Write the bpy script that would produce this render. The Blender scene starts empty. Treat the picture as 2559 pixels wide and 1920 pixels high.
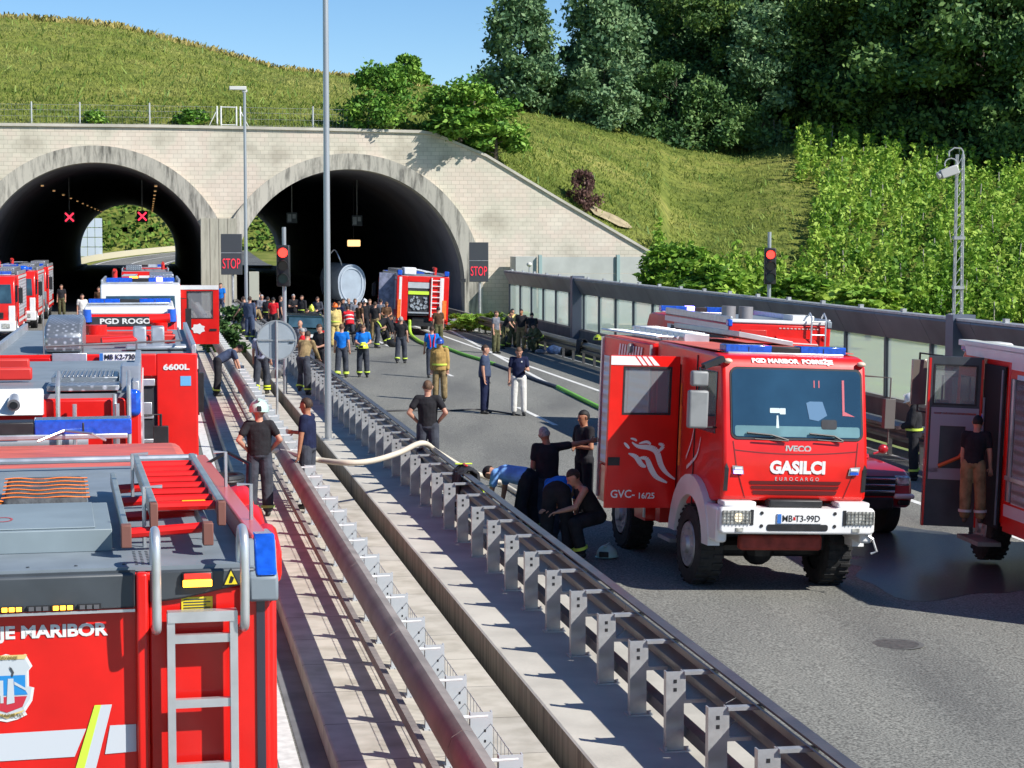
import bpy, bmesh, math, random
import numpy as np
from mathutils import Vector, Matrix
random.seed(7); rng = np.random.default_rng(7)
SC = bpy.context.scene; COL = SC.collection
R_ = math.radians
# ---------------------------------------------------------------- camera
HC, FPX, HZY = 4.55, 5200.0, 582.0
PITCH = math.atan((960 - HZY) / FPX)
cam = bpy.data.objects.new('camera', bpy.data.cameras.new('camera')); COL.objects.link(cam)
cam.location = (0, 0, HC); cam.rotation_euler = (math.pi / 2 - PITCH, 0, 0)
cam.data.sensor_width = 36; cam.data.lens = 36 * FPX / 2559
cam.data.clip_start = 0.5; cam.data.clip_end = 4000
SC.camera = cam
# ---------------------------------------------------------------- sky and sun
SUN_EL, SUN_V = 40.0, (0.87, -0.49)
w = bpy.data.worlds.new('World'); SC.world = w; w.use_nodes = True
nt = w.node_tree; bg = nt.nodes['Background']; sky = nt.nodes.new('ShaderNodeTexSky')
sky.sky_type = 'NISHITA'; sky.sun_disc = False
sky.sun_elevation = R_(SUN_EL); sky.sun_rotation = math.atan2(SUN_V[0], SUN_V[1])
sky.altitude = 4200; sky.air_density = 1.25; sky.dust_density = 0.0; sky.ozone_density = 3.0
hs = nt.nodes.new('ShaderNodeHueSaturation'); hs.inputs['Saturation'].default_value = 1.18; nt.links.new(sky.outputs[0], hs.inputs['Color']); nt.links.new(hs.outputs[0], bg.inputs[0]); bg.inputs[1].default_value = 0.09
sl = bpy.data.lights.new('sun', 'SUN'); sl.energy = 4.4; sl.angle = R_(0.5); sl.color = (1.0, 0.955, 0.89)
so = bpy.data.objects.new('sun', sl); COL.objects.link(so)
sv = Vector((SUN_V[0], SUN_V[1], math.tan(R_(SUN_EL)) * math.hypot(*SUN_V)))
so.rotation_euler = sv.to_track_quat('Z', 'Y').to_euler(); so.location = (40, -30, 60)
SC.view_settings.view_transform = 'Standard'; SC.view_settings.look = 'None'
SC.view_settings.exposure = 0.58; SC.view_settings.gamma = 1
SC.cycles.max_bounces = 6; SC.cycles.diffuse_bounces = 3; SC.cycles.glossy_bounces = 3
SC.cycles.transmission_bounces = 4; SC.cycles.transparent_max_bounces = 8; SC.cycles.caustics_reflective = False
SC.cycles.caustics_refractive = False
# ---------------------------------------------------------------- road frame: u to the right of the road, v along it
AL = math.atan(907 / math.hypot(FPX, 378))
DV = Vector((-math.sin(AL), math.cos(AL), 0)); RV = Vector((math.cos(AL), math.sin(AL), 0)); UP = Vector((0, 0, 1))
def W(u, v, z=0.0): return RV * u + DV * v + UP * z
def UV(p): return p.dot(RV), p.dot(DV)
def ray(px, py):
    c, s = math.cos(PITCH), math.sin(PITCH); a = (px - 1280) / FPX; b = (960 - py) / FPX
    return Vector((a, c + b * s, -s + b * c))
def P(px, py, z=0.0):
    d = ray(px, py); t = (z - HC) / d.z
    return Vector((d.x * t, d.y * t, z))
def PD(px, py, dep):            # the point of that view ray at a depth
    return Vector((0, 0, HC)) + ray(px, py) * dep
def gz(u):                      # surface height across the road
    if u < 1.47: return 0.0
    if u < 3.3: return 0.2
    if u < 4.95: return 0.3
    return -0.2 - 0.04 * (u - 9)
def G(px, py):                  # ground point seen at a pixel, on the surface it falls on
    z = 0.0
    for _ in range(12):
        p = P(px, py, z); z2 = gz(UV(p)[0])
        if abs(z2 - z) < 1e-4: break
        z = z2 if _ < 6 else 0.5 * (z + z2)
    return p
# ---------------------------------------------------------------- materials
def ramp_node(nt, stops):
    r = nt.nodes.new('ShaderNodeValToRGB'); e = r.color_ramp.elements
    while len(e) < len(stops): e.new(0.5)
    for i, (p, c) in enumerate(stops): e[i].position = p; e[i].color = (*c, 1)
    return r
MATS = {}
def mat(name, col=(0.5, 0.5, 0.5), rough=0.6, metal=0.0, coat=0.0, noise=0.0, nscale=3.0, bump=0.0, bscale=30.0,
        emit=None, estr=0.0, col2=None, alpha=None, trans=0.0, spec=0.5, rnoise=0.0, stretch=None):
    if name in MATS: return MATS[name]
    m = bpy.data.materials.new(name); m.use_nodes = True; nt = m.node_tree; b = nt.nodes['Principled BSDF']
    b.inputs['Base Color'].default_value = (*col, 1); b.inputs['Roughness'].default_value = rough
    b.inputs['Metallic'].default_value = metal; b.inputs['Coat Weight'].default_value = coat
    b.inputs['Coat Roughness'].default_value = 0.06; b.inputs['Specular IOR Level'].default_value = spec
    if emit: b.inputs['Emission Color'].default_value = (*emit, 1); b.inputs['Emission Strength'].default_value = estr
    if trans: b.inputs['Transmission Weight'].default_value = trans
    if alpha is not None: b.inputs['Alpha'].default_value = alpha
    tc = nt.nodes.new('ShaderNodeTexCoord'); src = tc.outputs['Object']
    if stretch:
        mp = nt.nodes.new('ShaderNodeMapping'); mp.inputs['Scale'].default_value = stretch
        nt.links.new(src, mp.inputs[0]); src = mp.outputs[0]
    if noise or col2:
        n = nt.nodes.new('ShaderNodeTexNoise'); n.inputs['Scale'].default_value = nscale; n.inputs['Detail'].default_value = 5
        nt.links.new(src, n.inputs[0])
        c2 = col2 or tuple(max(0, c * (1 - noise)) for c in col)
        c1 = col if col2 else tuple(min(1, c * (1 + noise)) for c in col)
        r = ramp_node(nt, [(0.35, c2), (0.65, c1)]); nt.links.new(n.outputs[0], r.inputs[0])
        nt.links.new(r.outputs[0], b.inputs['Base Color'])
        if rnoise:
            mr = nt.nodes.new('ShaderNodeMapRange'); mr.inputs[3].default_value = rough - rnoise; mr.inputs[4].default_value = rough + rnoise
            nt.links.new(n.outputs[0], mr.inputs[0]); nt.links.new(mr.outputs[0], b.inputs['Roughness'])
    if bump:
        n2 = nt.nodes.new('ShaderNodeTexNoise'); n2.inputs['Scale'].default_value = bscale; n2.inputs['Detail'].default_value = 4
        bp = nt.nodes.new('ShaderNodeBump'); bp.inputs['Strength'].default_value = bump; bp.inputs['Distance'].default_value = 0.02
        nt.links.new(src, n2.inputs[0]); nt.links.new(n2.outputs[0], bp.inputs['Height']); nt.links.new(bp.outputs[0], b.inputs['Normal'])
    MATS[name] = m; return m
RED = mat('red_paint', (0.72, 0.012, 0.008), 0.34, coat=0.3, noise=0.11, nscale=2.2, bump=0.05, bscale=5, spec=0.4, rnoise=0.1)
RED2 = mat('red_paint_dull', (0.60, 0.025, 0.018), 0.5, coat=0.1, noise=0.12, nscale=4)
ROOFRED = mat('red_roof_glare', (0.62, 0.13, 0.09), 0.55, noise=0.18, nscale=2.5, rnoise=0.15, stretch=(1, 6, 1))  # red paint paled to pink: sun glare on the roofs put into the colour
WHITE = mat('white_paint', (0.78, 0.78, 0.77), 0.35, coat=0.3, noise=0.05, nscale=3)
BLACK = mat('black_plastic', (0.018, 0.018, 0.02), 0.5, noise=0.3, nscale=8)
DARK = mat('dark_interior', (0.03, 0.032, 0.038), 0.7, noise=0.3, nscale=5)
RUB = mat('tyre_rubber', (0.022, 0.022, 0.022), 0.85, noise=0.35, nscale=12, bump=0.4, bscale=60)
ALU = mat('aluminium', (0.62, 0.64, 0.66), 0.38, metal=0.75, noise=0.1, nscale=6, rnoise=0.12)
STEEL = mat('galvanised_steel', (0.46, 0.47, 0.47), 0.5, metal=0.55, noise=0.16, nscale=5, bump=0.1, bscale=40, rnoise=0.15)
STEELD = mat('weathered_steel', (0.30, 0.285, 0.28), 0.42, metal=0.6, noise=0.25, nscale=3, bump=0.1, bscale=25, rnoise=0.18)
BEAMD = mat('dark_rail_steel', (0.15, 0.14, 0.138), 0.36, metal=0.6, noise=0.25, nscale=2.5, bump=0.1, bscale=25, rnoise=0.15)
BEAML = mat('brown_rail_steel', (0.24, 0.215, 0.20), 0.8, metal=0.0, noise=0.2, nscale=2.0, bump=0.1, bscale=20, rnoise=0.15)
GREYP = mat('grey_panel', (0.21, 0.25, 0.28), 0.5, noise=0.1, nscale=4)
DGREY = mat('dark_grey_panel', (0.055, 0.065, 0.075), 0.45, noise=0.15, nscale=4)
LGREY = mat('light_grey_panel', (0.47, 0.50, 0.52), 0.45, noise=0.08, nscale=4)
GLASS = mat('vehicle_glass', (0.035, 0.075, 0.10), 0.06, spec=0.8, coat=0.6, noise=0.4, nscale=1.8)
BLUEL = mat('blue_beacon', (0.01, 0.09, 0.55), 0.12, coat=0.6, noise=0.2, nscale=20)
BLUEON = mat('blue_beacon_lit', (0.1, 0.1, 0.8), 0.2, emit=(0.22, 0.16, 1.0), estr=6)
AMBON = mat('amber_lamp_lit', (0.9, 0.4, 0.02), 0.3, emit=(1.0, 0.42, 0.03), estr=4)
REDON = mat('red_signal_lit', (0.9, 0.02, 0.02), 0.3, emit=(1.0, 0.03, 0.02), estr=3.2)
REDLED = mat('red_led', (0.5, 0.02, 0.04), 0.4, emit=(1.0, 0.05, 0.08), estr=0.55)
REDX = mat('red_cross_lit', (0.5, 0.02, 0.04), 0.4, emit=(1.0, 0.03, 0.07), estr=1.6)
REDL = mat('red_lens', (0.55, 0.01, 0.012), 0.2, coat=0.5)
CLEAR = mat('headlamp_lens', (0.62, 0.62, 0.58), 0.15, metal=0.5, noise=0.5, nscale=14)
WARM = mat('lamp_warm_lit', (0.9, 0.7, 0.4), 0.3, emit=(1.0, 0.62, 0.25), estr=1.3)
LIME = mat('lime_reflective', (0.62, 0.85, 0.06), 0.5)
YEL = mat('yellow_sticker', (0.85, 0.68, 0.03), 0.5)
ORG = mat('orange_fabric', (0.85, 0.20, 0.03), 0.7, noise=0.15, nscale=8)
BLUEP = mat('blue_panel', (0.03, 0.16, 0.52), 0.5)
def shutter_mat(name, col, metal=0.4, freq=14.0, axis='Z'):
    m = mat(name, col, 0.45, metal=metal); nt = m.node_tree; b = nt.nodes['Principled BSDF']
    tc = nt.nodes.new('ShaderNodeTexCoord'); wv = nt.nodes.new('ShaderNodeTexWave'); wv.bands_direction = axis
    wv.inputs['Scale'].default_value = freq / 6.28; wv.wave_profile = 'SIN'
    bp = nt.nodes.new('ShaderNodeBump'); bp.inputs['Strength'].default_value = 0.7; bp.inputs['Distance'].default_value = 0.02
    nt.links.new(tc.outputs['Object'], wv.inputs[0]); nt.links.new(wv.outputs['Fac'], bp.inputs['Height']); nt.links.new(bp.outputs[0], b.inputs['Normal'])
    return m
SHUT = shutter_mat('roller_shutter', (0.55, 0.57, 0.60))
def chequer_mat():
    m = mat('chequer_plate', (0.6, 0.62, 0.64), 0.35, metal=0.7); nt = m.node_tree; b = nt.nodes['Principled BSDF']
    tc = nt.nodes.new('ShaderNodeTexCoord'); v = nt.nodes.new('ShaderNodeTexVoronoi'); v.inputs['Scale'].default_value = 16; v.inputs['Randomness'].default_value = 0.1
    mp = nt.nodes.new('ShaderNodeMapping'); mp.inputs['Rotation'].default_value = (0.5, 0.5, 0.8)
    r = ramp_node(nt, [(0.15, (0.9, 0.92, 0.95)), (0.4, (0.32, 0.34, 0.36))])
    nt.links.new(tc.outputs['Object'], mp.inputs[0]); nt.links.new(mp.outputs[0], v.inputs[0]); nt.links.new(v.outputs['Distance'], r.inputs[0]); nt.links.new(r.outputs[0], b.inputs['Base Color'])
    return m
CHEQ = chequer_mat()
# ---------------------------------------------------------------- object helpers
def new_obj(name, data, parent=None):
    o = bpy.data.objects.new(name, data); COL.objects.link(o)
    if parent is not None: o.parent = parent
    return o
def tag(o, label=None, cat=None, group=None, kind=None):
    if label: o['label'] = label
    if cat: o['category'] = cat
    if group: o['group'] = group
    if kind: o['kind'] = kind
    return o
def thing(name, label, cat, loc=(0, 0, 0), fwd=None, up=None, group=None):
    o = new_obj(name, None); tag(o, label, cat, group); o.empty_display_size = 0.2
    f = Vector(fwd) if fwd is not None else DV.copy(); n = Vector(up) if up is not None else UP.copy()
    f.normalize(); x = f.cross(n).normalized(); n = x.cross(f).normalized()
    M = Matrix((x, f, n)).transposed().to_4x4(); M.translation = Vector(loc); o.matrix_world = M
    return o
def copy_tree(o, parent=None):
    c = o.copy(); COL.objects.link(c)
    if parent is not None: c.parent = parent
    for ch in list(o.children): copy_tree(ch, c)
    return c
class MB:
    def __init__(s): s.v = []; s.f = []; s.m = []; s.M = None
    def add(s, vs, fs, mi=0):
        n = len(s.v)
        if s.M is not None: vs = [s.M @ Vector(p) for p in vs]
        s.v += [tuple(p) for p in vs]; s.f += [tuple(i + n for i in f) for f in fs]; s.m += [mi] * len(fs); return s
    def box(s, x0, x1, y0, y1, z0, z1, mi=0):
        return s.add([(x0, y0, z0), (x1, y0, z0), (x1, y1, z0), (x0, y1, z0), (x0, y0, z1), (x1, y0, z1), (x1, y1, z1), (x0, y1, z1)],
                     [(0, 3, 2, 1), (4, 5, 6, 7), (0, 1, 5, 4), (1, 2, 6, 5), (2, 3, 7, 6), (3, 0, 4, 7)], mi)
    def prism(s, poly, a0, a1, axis='x', mi=0):      # poly in the other two axes, extruded
        n = len(poly)
        def pt(a, p):
            return (a, p[0], p[1]) if axis == 'x' else ((p[0], a, p[1]) if axis == 'y' else (p[0], p[1], a))
        vs = [pt(a0, p) for p in poly] + [pt(a1, p) for p in poly]
        fs = [tuple(range(n))[::-1], tuple(range(n, 2 * n))] + [(i, (i + 1) % n, n + (i + 1) % n, n + i) for i in range(n)]
        return s.add(vs, fs, mi)
    def cyl(s, p0, p1, r0, r1=None, n=12, mi=0, cap=True):
        r1 = r0 if r1 is None else r1; p0 = Vector(p0); p1 = Vector(p1); d = (p1 - p0).normalized()
        a = d.orthogonal().normalized(); b = d.cross(a)
        vs = []
        for p, r in ((p0, r0), (p1, r1)):
            for i in range(n):
                t = 2 * math.pi * i / n; vs.append(p + a * (r * math.cos(t)) + b * (r * math.sin(t)))
        fs = [(i, (i + 1) % n, n + (i + 1) % n, n + i) for i in range(n)]
        if cap: fs += [tuple(range(n))[::-1], tuple(range(n, 2 * n))]
        return s.add(vs, fs, mi)
    def tube(s, pts, r, n=8, mi=0):
        pts = [Vector(p) for p in pts]; vs = []; prev = None
        for k, p in enumerate(pts):
            d = (pts[min(k + 1, len(pts) - 1)] - pts[max(k - 1, 0)]).normalized()
            a = d.cross(UP) if abs(d.z) < 0.95 else d.cross(Vector((0, 1, 0)))
            if prev is not None:
                a = prev - d * prev.dot(d)
            a.normalize(); prev = a; b = d.cross(a); rr = r[k] if isinstance(r, (list, tuple)) else r
            for i in range(n):
                t = 2 * math.pi * i / n; vs.append(p + a * (rr * math.cos(t)) + b * (rr * math.sin(t)))
        fs = []
        for k in range(len(pts) - 1):
            for i in range(n): fs.append((k * n + i, k * n + (i + 1) % n, (k + 1) * n + (i + 1) % n, (k + 1) * n + i))
        fs += [tuple(range(n))[::-1], tuple(range((len(pts) - 1) * n, len(pts) * n))]
        return s.add(vs, fs, mi)
    def ell(s, c, r, n=12, m=8, mi=0, t0=0.0, t1=math.pi):   # ellipsoid, t0..t1 from the top pole
        c = Vector(c); vs = []; fs = []
        for j in range(m + 1):
            t = t0 + (t1 - t0) * j / m
            for i in range(n):
                a = 2 * math.pi * i / n; vs.append((c.x + r[0] * math.sin(t) * math.cos(a), c.y + r[1] * math.sin(t) * math.sin(a), c.z + r[2] * math.cos(t)))
        for j in range(m):
            for i in range(n): fs.append((j * n + i, (j + 1) * n + i, (j + 1) * n + (i + 1) % n, j * n + (i + 1) % n))
        fs += [tuple(range(n)), tuple(range(m * n, (m + 1) * n))[::-1]]
        return s.add(vs, fs, mi)
    def build(s, name, mats, parent=None, bevel=0.0, smooth=False, seg=2):
        me = bpy.data.meshes.new(name); me.from_pydata(s.v, [], s.f)
        for m in (mats if isinstance(mats, (list, tuple)) else [mats]): me.materials.append(m)
        me.polygons.foreach_set('material_index', s.m)
        bm = bmesh.new(); bm.from_mesh(me); bmesh.ops.recalc_face_normals(bm, faces=bm.faces); bm.to_mesh(me); bm.free()
        if smooth:
            me.polygons.foreach_set('use_smooth', [True] * len(me.polygons)); me.set_sharp_from_angle(angle=R_(38))
        o = new_obj(name, me, parent)
        if bevel:
            b = o.modifiers.new('bevel', 'BEVEL'); b.width = bevel; b.segments = seg; b.limit_method = 'ANGLE'; b.angle_limit = R_(40)
            b.harden_normals = False
            me.polygons.foreach_set('use_smooth', [True] * len(me.polygons)); me.set_sharp_from_angle(angle=R_(35))
        return o
def text_mesh(name, body, size, m, parent, M, bold=0.0, depth=0.0008, align='CENTER', sx=1.0, shear=0.0, space=1.0):
    cu = bpy.data.curves.new(name, 'FONT'); cu.body = body; cu.size = size; cu.align_x = align; cu.align_y = 'CENTER'
    cu.extrude = depth; cu.offset = bold; cu.shear = shear; cu.space_character = space; cu.resolution_u = 3
    t = bpy.data.objects.new(name + '_curve', cu); COL.objects.link(t)
    dg = bpy.context.evaluated_depsgraph_get(); me = bpy.data.meshes.new_from_object(t.evaluated_get(dg))
    bpy.data.objects.remove(t); me.transform(Matrix.Diagonal((sx, 1, 1, 1)))
    me.materials.clear(); me.materials.append(m); me.name = name
    o = new_obj(name, me, parent); o.matrix_local = M; return o
def face_M(loc, xdir, up=(0, 0, 1)):             # text lies in the plane spanned by xdir and up
    x = Vector(xdir).normalized(); u = Vector(up); n = x.cross(u).normalized(); u = n.cross(x)
    M = Matrix((x, u, n)).transposed().to_4x4(); M.translation = Vector(loc); return M
def np_mesh(name, V, quads, mats, parent=None, midx=None):
    me = bpy.data.meshes.new(name); nv = len(V); k = quads.shape[1]; nf = len(quads)
    me.vertices.add(nv); me.vertices.foreach_set('co', V.astype(np.float32).ravel())
    me.loops.add(nf * k); me.loops.foreach_set('vertex_index', quads.astype(np.int32).ravel())
    me.polygons.add(nf); me.polygons.foreach_set('loop_start', np.arange(0, nf * k, k, dtype=np.int32))
    me.polygons.foreach_set('loop_total', np.full(nf, k, dtype=np.int32))
    for m in (mats if isinstance(mats, (list, tuple)) else [mats]): me.materials.append(m)
    if midx is not None: me.polygons.foreach_set('material_index', midx.astype(np.int32))
    me.update(); me.validate(); return new_obj(name, me, parent)
def leaves(C, size, up=0.3, rs=rng):              # one folded leaf clump per centre, as a bent quad
    n = len(C); N = rs.normal(size=(n, 3)); N[:, 2] += up; N /= np.linalg.norm(N, axis=1)[:, None]
    A = np.cross(N, rs.normal(size=(n, 3))); A /= np.linalg.norm(A, axis=1)[:, None]; B = np.cross(N, A)
    s = size * rs.uniform(0.55, 1.35, n)[:, None]
    V = np.stack([C - A * s, C - B * s * 0.55 + N * s * .15, C + A * s, C + B * s * 0.55 - N * s * .1], 1).reshape(-1, 3)
    return V, np.arange(4 * n).reshape(n, 4)
# ================================================================ SETTING
def asphalt(name, c1, c2, wet=False):
    m = bpy.data.materials.new(name); m.use_nodes = True; nt = m.node_tree; b = nt.nodes['Principled BSDF']
    tc = nt.nodes.new('ShaderNodeTexCoord')
    n1 = nt.nodes.new('ShaderNodeTexNoise'); n1.inputs['Scale'].default_value = 38; n1.inputs['Detail'].default_value = 3
    n2 = nt.nodes.new('ShaderNodeTexNoise'); n2.inputs['Scale'].default_value = 0.35; n2.inputs['Detail'].default_value = 5
    mp = nt.nodes.new('ShaderNodeMapping'); mp.inputs['Rotation'].default_value = (0, 0, -AL); mp.inputs['Scale'].default_value = (1.6, 0.25, 1)
    nt.links.new(tc.outputs['Object'], mp.inputs[0]); nt.links.new(mp.outputs[0], n2.inputs[0]); nt.links.new(tc.outputs['Object'], n1.inputs[0])
    r1 = ramp_node(nt, [(0.36, tuple(c * 0.45 for c in c1)), (0.5, c1), (0.66, tuple(min(1, c * 1.6) for c in c1))]); r2 = ramp_node(nt, [(0.33, (0.70, 0.70, 0.71)), (0.5, (.98, .98, .97)), (0.68, (1.16, 1.15, 1.12))])
    nt.links.new(n1.outputs[0], r1.inputs[0]); nt.links.new(n2.outputs[0], r2.inputs[0])
    mx = nt.nodes.new('ShaderNodeMix'); mx.data_type = 'RGBA'; mx.blend_type = 'MULTIPLY'; mx.inputs[0].default_value = 1
    nt.links.new(r1.outputs[0], mx.inputs[6]); nt.links.new(r2.outputs[0], mx.inputs[7]); nt.links.new(mx.outputs[2], b.inputs['Base Color'])
    b.inputs['Roughness'].default_value = 0.32 if wet else 0.88
    bp = nt.nodes.new('ShaderNodeBump'); bp.inputs['Strength'].default_value = 0.15 if wet else 0.5; bp.inputs['Distance'].default_value = 0.01
    nt.links.new(n1.outputs[0], bp.inputs['Height']); nt.links.new(bp.outputs[0], b.inputs['Normal'])
    return m
ASPH = asphalt('asphalt', (0.175, 0.175, 0.158), None); ASPW = asphalt('wet_asphalt', (0.07, 0.073, 0.076), None, True)
ASPD = asphalt('old_asphalt', (0.10, 0.105, 0.105), None)
CONC = mat('concrete', (0.50, 0.475, 0.415), 0.85, noise=0.13, nscale=1.4, bump=0.15, bscale=22)
def stained_concrete(name, c1, c2, sc=(3.2, 3.2, 0.25), nz=0.45):
    m = bpy.data.materials.new(name); m.use_nodes = True; nt = m.node_tree; b = nt.nodes['Principled BSDF']; b.inputs['Roughness'].default_value = 0.9
    tc = nt.nodes.new('ShaderNodeTexCoord'); mp = nt.nodes.new('ShaderNodeMapping'); mp.inputs['Scale'].default_value = sc
    n = nt.nodes.new('ShaderNodeTexNoise'); n.inputs['Scale'].default_value = 1.0; n.inputs['Detail'].default_value = 7; n.inputs['Roughness'].default_value = 0.7
    r = ramp_node(nt, [(nz - 0.12, c2), (nz + 0.1, c1)])
    nt.links.new(tc.outputs['Object'], mp.inputs[0]); nt.links.new(mp.outputs[0], n.inputs[0]); nt.links.new(n.outputs[0], r.inputs[0]); nt.links.new(r.outputs[0], b.inputs['Base Color'])
    return m
WALLC = stained_concrete('board_marked_concrete', (0.30, 0.27, 0.22), (0.12, 0.105, 0.085), (7, 7, 0.4))
RINGC = stained_concrete('stained_ring_concrete', (0.52, 0.49, 0.42), (0.13, 0.125, 0.11), (3.4, 3.4, 0.35), 0.44)
TUNC = stained_concrete('tunnel_lining', (0.30, 0.29, 0.33), (0.20, 0.195, 0.225), (0.3, 0.3, 0.3))
MARK = mat('road_marking_white', (0.66, 0.66, 0.63), 0.7, noise=0.14, nscale=9)
def quadstrip(name, us, v0, v1, nv, zf, m, off=0.0, smooth=False):
    mb = MB(); vs = []; vv = [v0 + (v1 - v0) * j / nv for j in range(nv + 1)]
    for v in vv:
        for u in us: vs.append(W(u, v, zf(u) + off))
    k = len(us); fs = [(j * k + i, j * k + i + 1, (j + 1) * k + i + 1, (j + 1) * k + i) for j in range(nv) for i in range(k - 1)]
    mb.add(vs, fs); return mb.build(name, m)
tag(quadstrip('ground', [-400, -30, 0, 17, 19, 60, 500], -60, 1500, 20, lambda u: -0.62 if u < 17.9 else -1.0, mat('soil_ground', (0.20, 0.25, 0.07), 0.95, noise=0.3, nscale=0.6)), kind='structure')
tag(quadstrip('road_surface', [-10.5, -5, 0, 1.47], -30, 300, 12, lambda u: 0.0, ASPH), kind='structure')
zr = lambda u: -0.2 - 0.04 * (u - 9)
tag(quadstrip('road_surface', [4.95, 9, 13, 17.4], -30, 300, 12, zr, ASPH), kind='structure')
# median: paving with a joint pattern, gap between the two decks, raised slab
def paving_mat():
    m = bpy.data.materials.new('median_paving'); m.use_nodes = True; nt = m.node_tree; b = nt.nodes['Principled BSDF']; b.inputs['Roughness'].default_value = 0.9
    tc = nt.nodes.new('ShaderNodeTexCoord'); mp = nt.nodes.new('ShaderNodeMapping'); mp.inputs['Rotation'].default_value = (0, 0, -AL)
    br = nt.nodes.new('ShaderNodeTexBrick'); br.offset = 0; br.inputs['Scale'].default_value = 1.0; br.inputs['Brick Width'].default_value = 4.0; br.inputs['Row Height'].default_value = 1.3
    br.inputs['Mortar Size'].default_value = 0.008; br.inputs['Color1'].default_value = (0.54, 0.50, 0.42, 1); br.inputs['Color2'].default_value = (0.48, 0.45, 0.39, 1); br.inputs['Mortar'].default_value = (0.16, 0.15, 0.13, 1)
    n = nt.nodes.new('ShaderNodeTexNoise'); n.inputs['Scale'].default_value = 3; n.inputs['Detail'].default_value = 8; r = ramp_node(nt, [(0.3, (0.72, 0.71, 0.68)), (0.62, (1.05, 1.05, 1.05))])
    mx = nt.nodes.new('ShaderNodeMix'); mx.data_type = 'RGBA'; mx.blend_type = 'MULTIPLY'; mx.inputs[0].default_value = 1
    nt.links.new(tc.outputs['Object'], mp.inputs[0]); nt.links.new(mp.outputs[0], br.inputs[0]); nt.links.new(tc.outputs['Object'], n.inputs[0]); nt.links.new(n.outputs[0], r.inputs[0])
    nt.links.new(br.outputs[0], mx.inputs[6]); nt.links.new(r.outputs[0], mx.inputs[7]); nt.links.new(mx.outputs[2], b.inputs['Base Color'])
    return m
PAV = paving_mat(); V1 = 117.6
def road_prism(name, poly, m, v0=-20, v1=V1, mats=None):
    mb = MB(); n = len(poly)
    vs = [W(p[0], v0, p[1]) for p in poly] + [W(p[0], v1, p[1]) for p in poly]
    mb.add(vs, [tuple(range(n)), tuple(range(n, 2 * n))] + [(i, (i + 1) % n, n + (i + 1) % n, n + i) for i in range(n)])
    return mb.build(name, m)
tag(road_prism('median_paving', [(1.47, -0.6), (1.47, 0.19), (1.49, 0.2), (3.245, 0.2), (3.245, -0.6)], PAV), kind='structure')
tag(road_prism('median_slab', [(3.45, -0.6), (3.45, 0.29), (3.47, 0.3), (4.93, 0.3), (4.95, 0.28), (4.95, -0.6)], [CONC]), kind='structure')
bpy.data.objects['median_slab'].data.materials.append(WALLC)
for p in bpy.data.objects['median_slab'].data.polygons:
    c = p.center
    if abs(p.normal.z) < 0.3 and abs(c.dot(RV) - 3.45) < 0.1 and p.area > 5: p.material_index = 1
tag(quadstrip('road_gutter', [1.24, 1.465], -20, 117, 6, lambda u: 0.004, mat('gutter_concrete', (0.15, 0.155, 0.16), 0.85, noise=0.25, nscale=2)), kind='structure')
# road markings
mk = MB()
def line(u0, u1, v0, v1, zf, off=0.005):
    mk.add([W(u0, v0, zf(u0) + off), W(u1, v0, zf(u1) + off), W(u1, v1, zf(u1) + off), W(u0, v1, zf(u0) + off)], [(0, 1, 2, 3)])
z0 = lambda u: 0.0
line(1.04, 1.22, -15, 290, z0); line(-9.2, -9.05, -15, 290, z0)
for k in range(40): line(-2.9, -2.75, 8 + 7.5 * k, 11.5 + 7.5 * k, z0)
for k in range(-3, 14): line(9.86, 10.0, 50.7 + 18 * k, 56.2 + 18 * k, zr)
line(13.75, 13.92, -15, 290, zr); line(5.5, 5.65, -15, 290, zr); line(16.55, 16.68, 40, 290, zr)
# merge line swinging over near the tunnel
mk.add([W(12.4, 62, zr(12.4) + .006), W(12.55, 62, zr(12.5) + .006), W(15.9, 116, zr(15.9) + .006), W(15.7, 116, zr(15.7) + .006)], [(0, 1, 2, 3)])
tag(mk.build('road_marking', MARK), kind='structure')
# wet patch under the trucks at the right
def blob(name, cu, cv, ru, rv, m, zf, off, n=120, seed=1):
    r = random.Random(seed); ph = [r.uniform(0, 6.28) for _ in range(4)]; mb = MB(); pts = []
    for i in range(n):
        a = 2 * math.pi * i / n; k = 1 + 0.22 * math.sin(3 * a + ph[0]) + 0.15 * math.sin(5 * a + ph[1]) + 0.09 * math.sin(9 * a + ph[2]) + .06 * math.sin(17 * a + ph[3])
        u = cu + ru * k * math.cos(a); v = cv + rv * k * math.sin(a); pts.append(W(u, v, zf(u) + off))
    mb.add(pts, [tuple(range(n))]); return mb.build(name, m)
pw = G(2400, 1395); uw, vw = UV(pw)
tag(blob('wet_patch', uw, vw, 2.6, 3.2, ASPW, zr, 0.004, seed=4), kind='structure')
pm = G(2238, 1611); um, vm = UV(pm)
mhb = MB(); mhb.add([W(um + .27 * math.cos(i * .2618), vm + .27 * math.sin(i * .2618), zr(um) + .01) for i in range(24)], [tuple(range(24))]); mhb.add([W(um + .33 * math.cos(i * .2618), vm + .33 * math.sin(i * .2618), zr(um) + .006) for i in range(24)], [tuple(range(24))], 1); mh = mhb.build('manhole_cover', [mat('cast_iron', (0.085, 0.08, 0.075), 0.7, noise=.3, nscale=20), mat('patched_tar', (.12, .12, .115), .9)]); tag(mh, 'round dark iron manhole cover in the empty asphalt at front', 'manhole')
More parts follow.
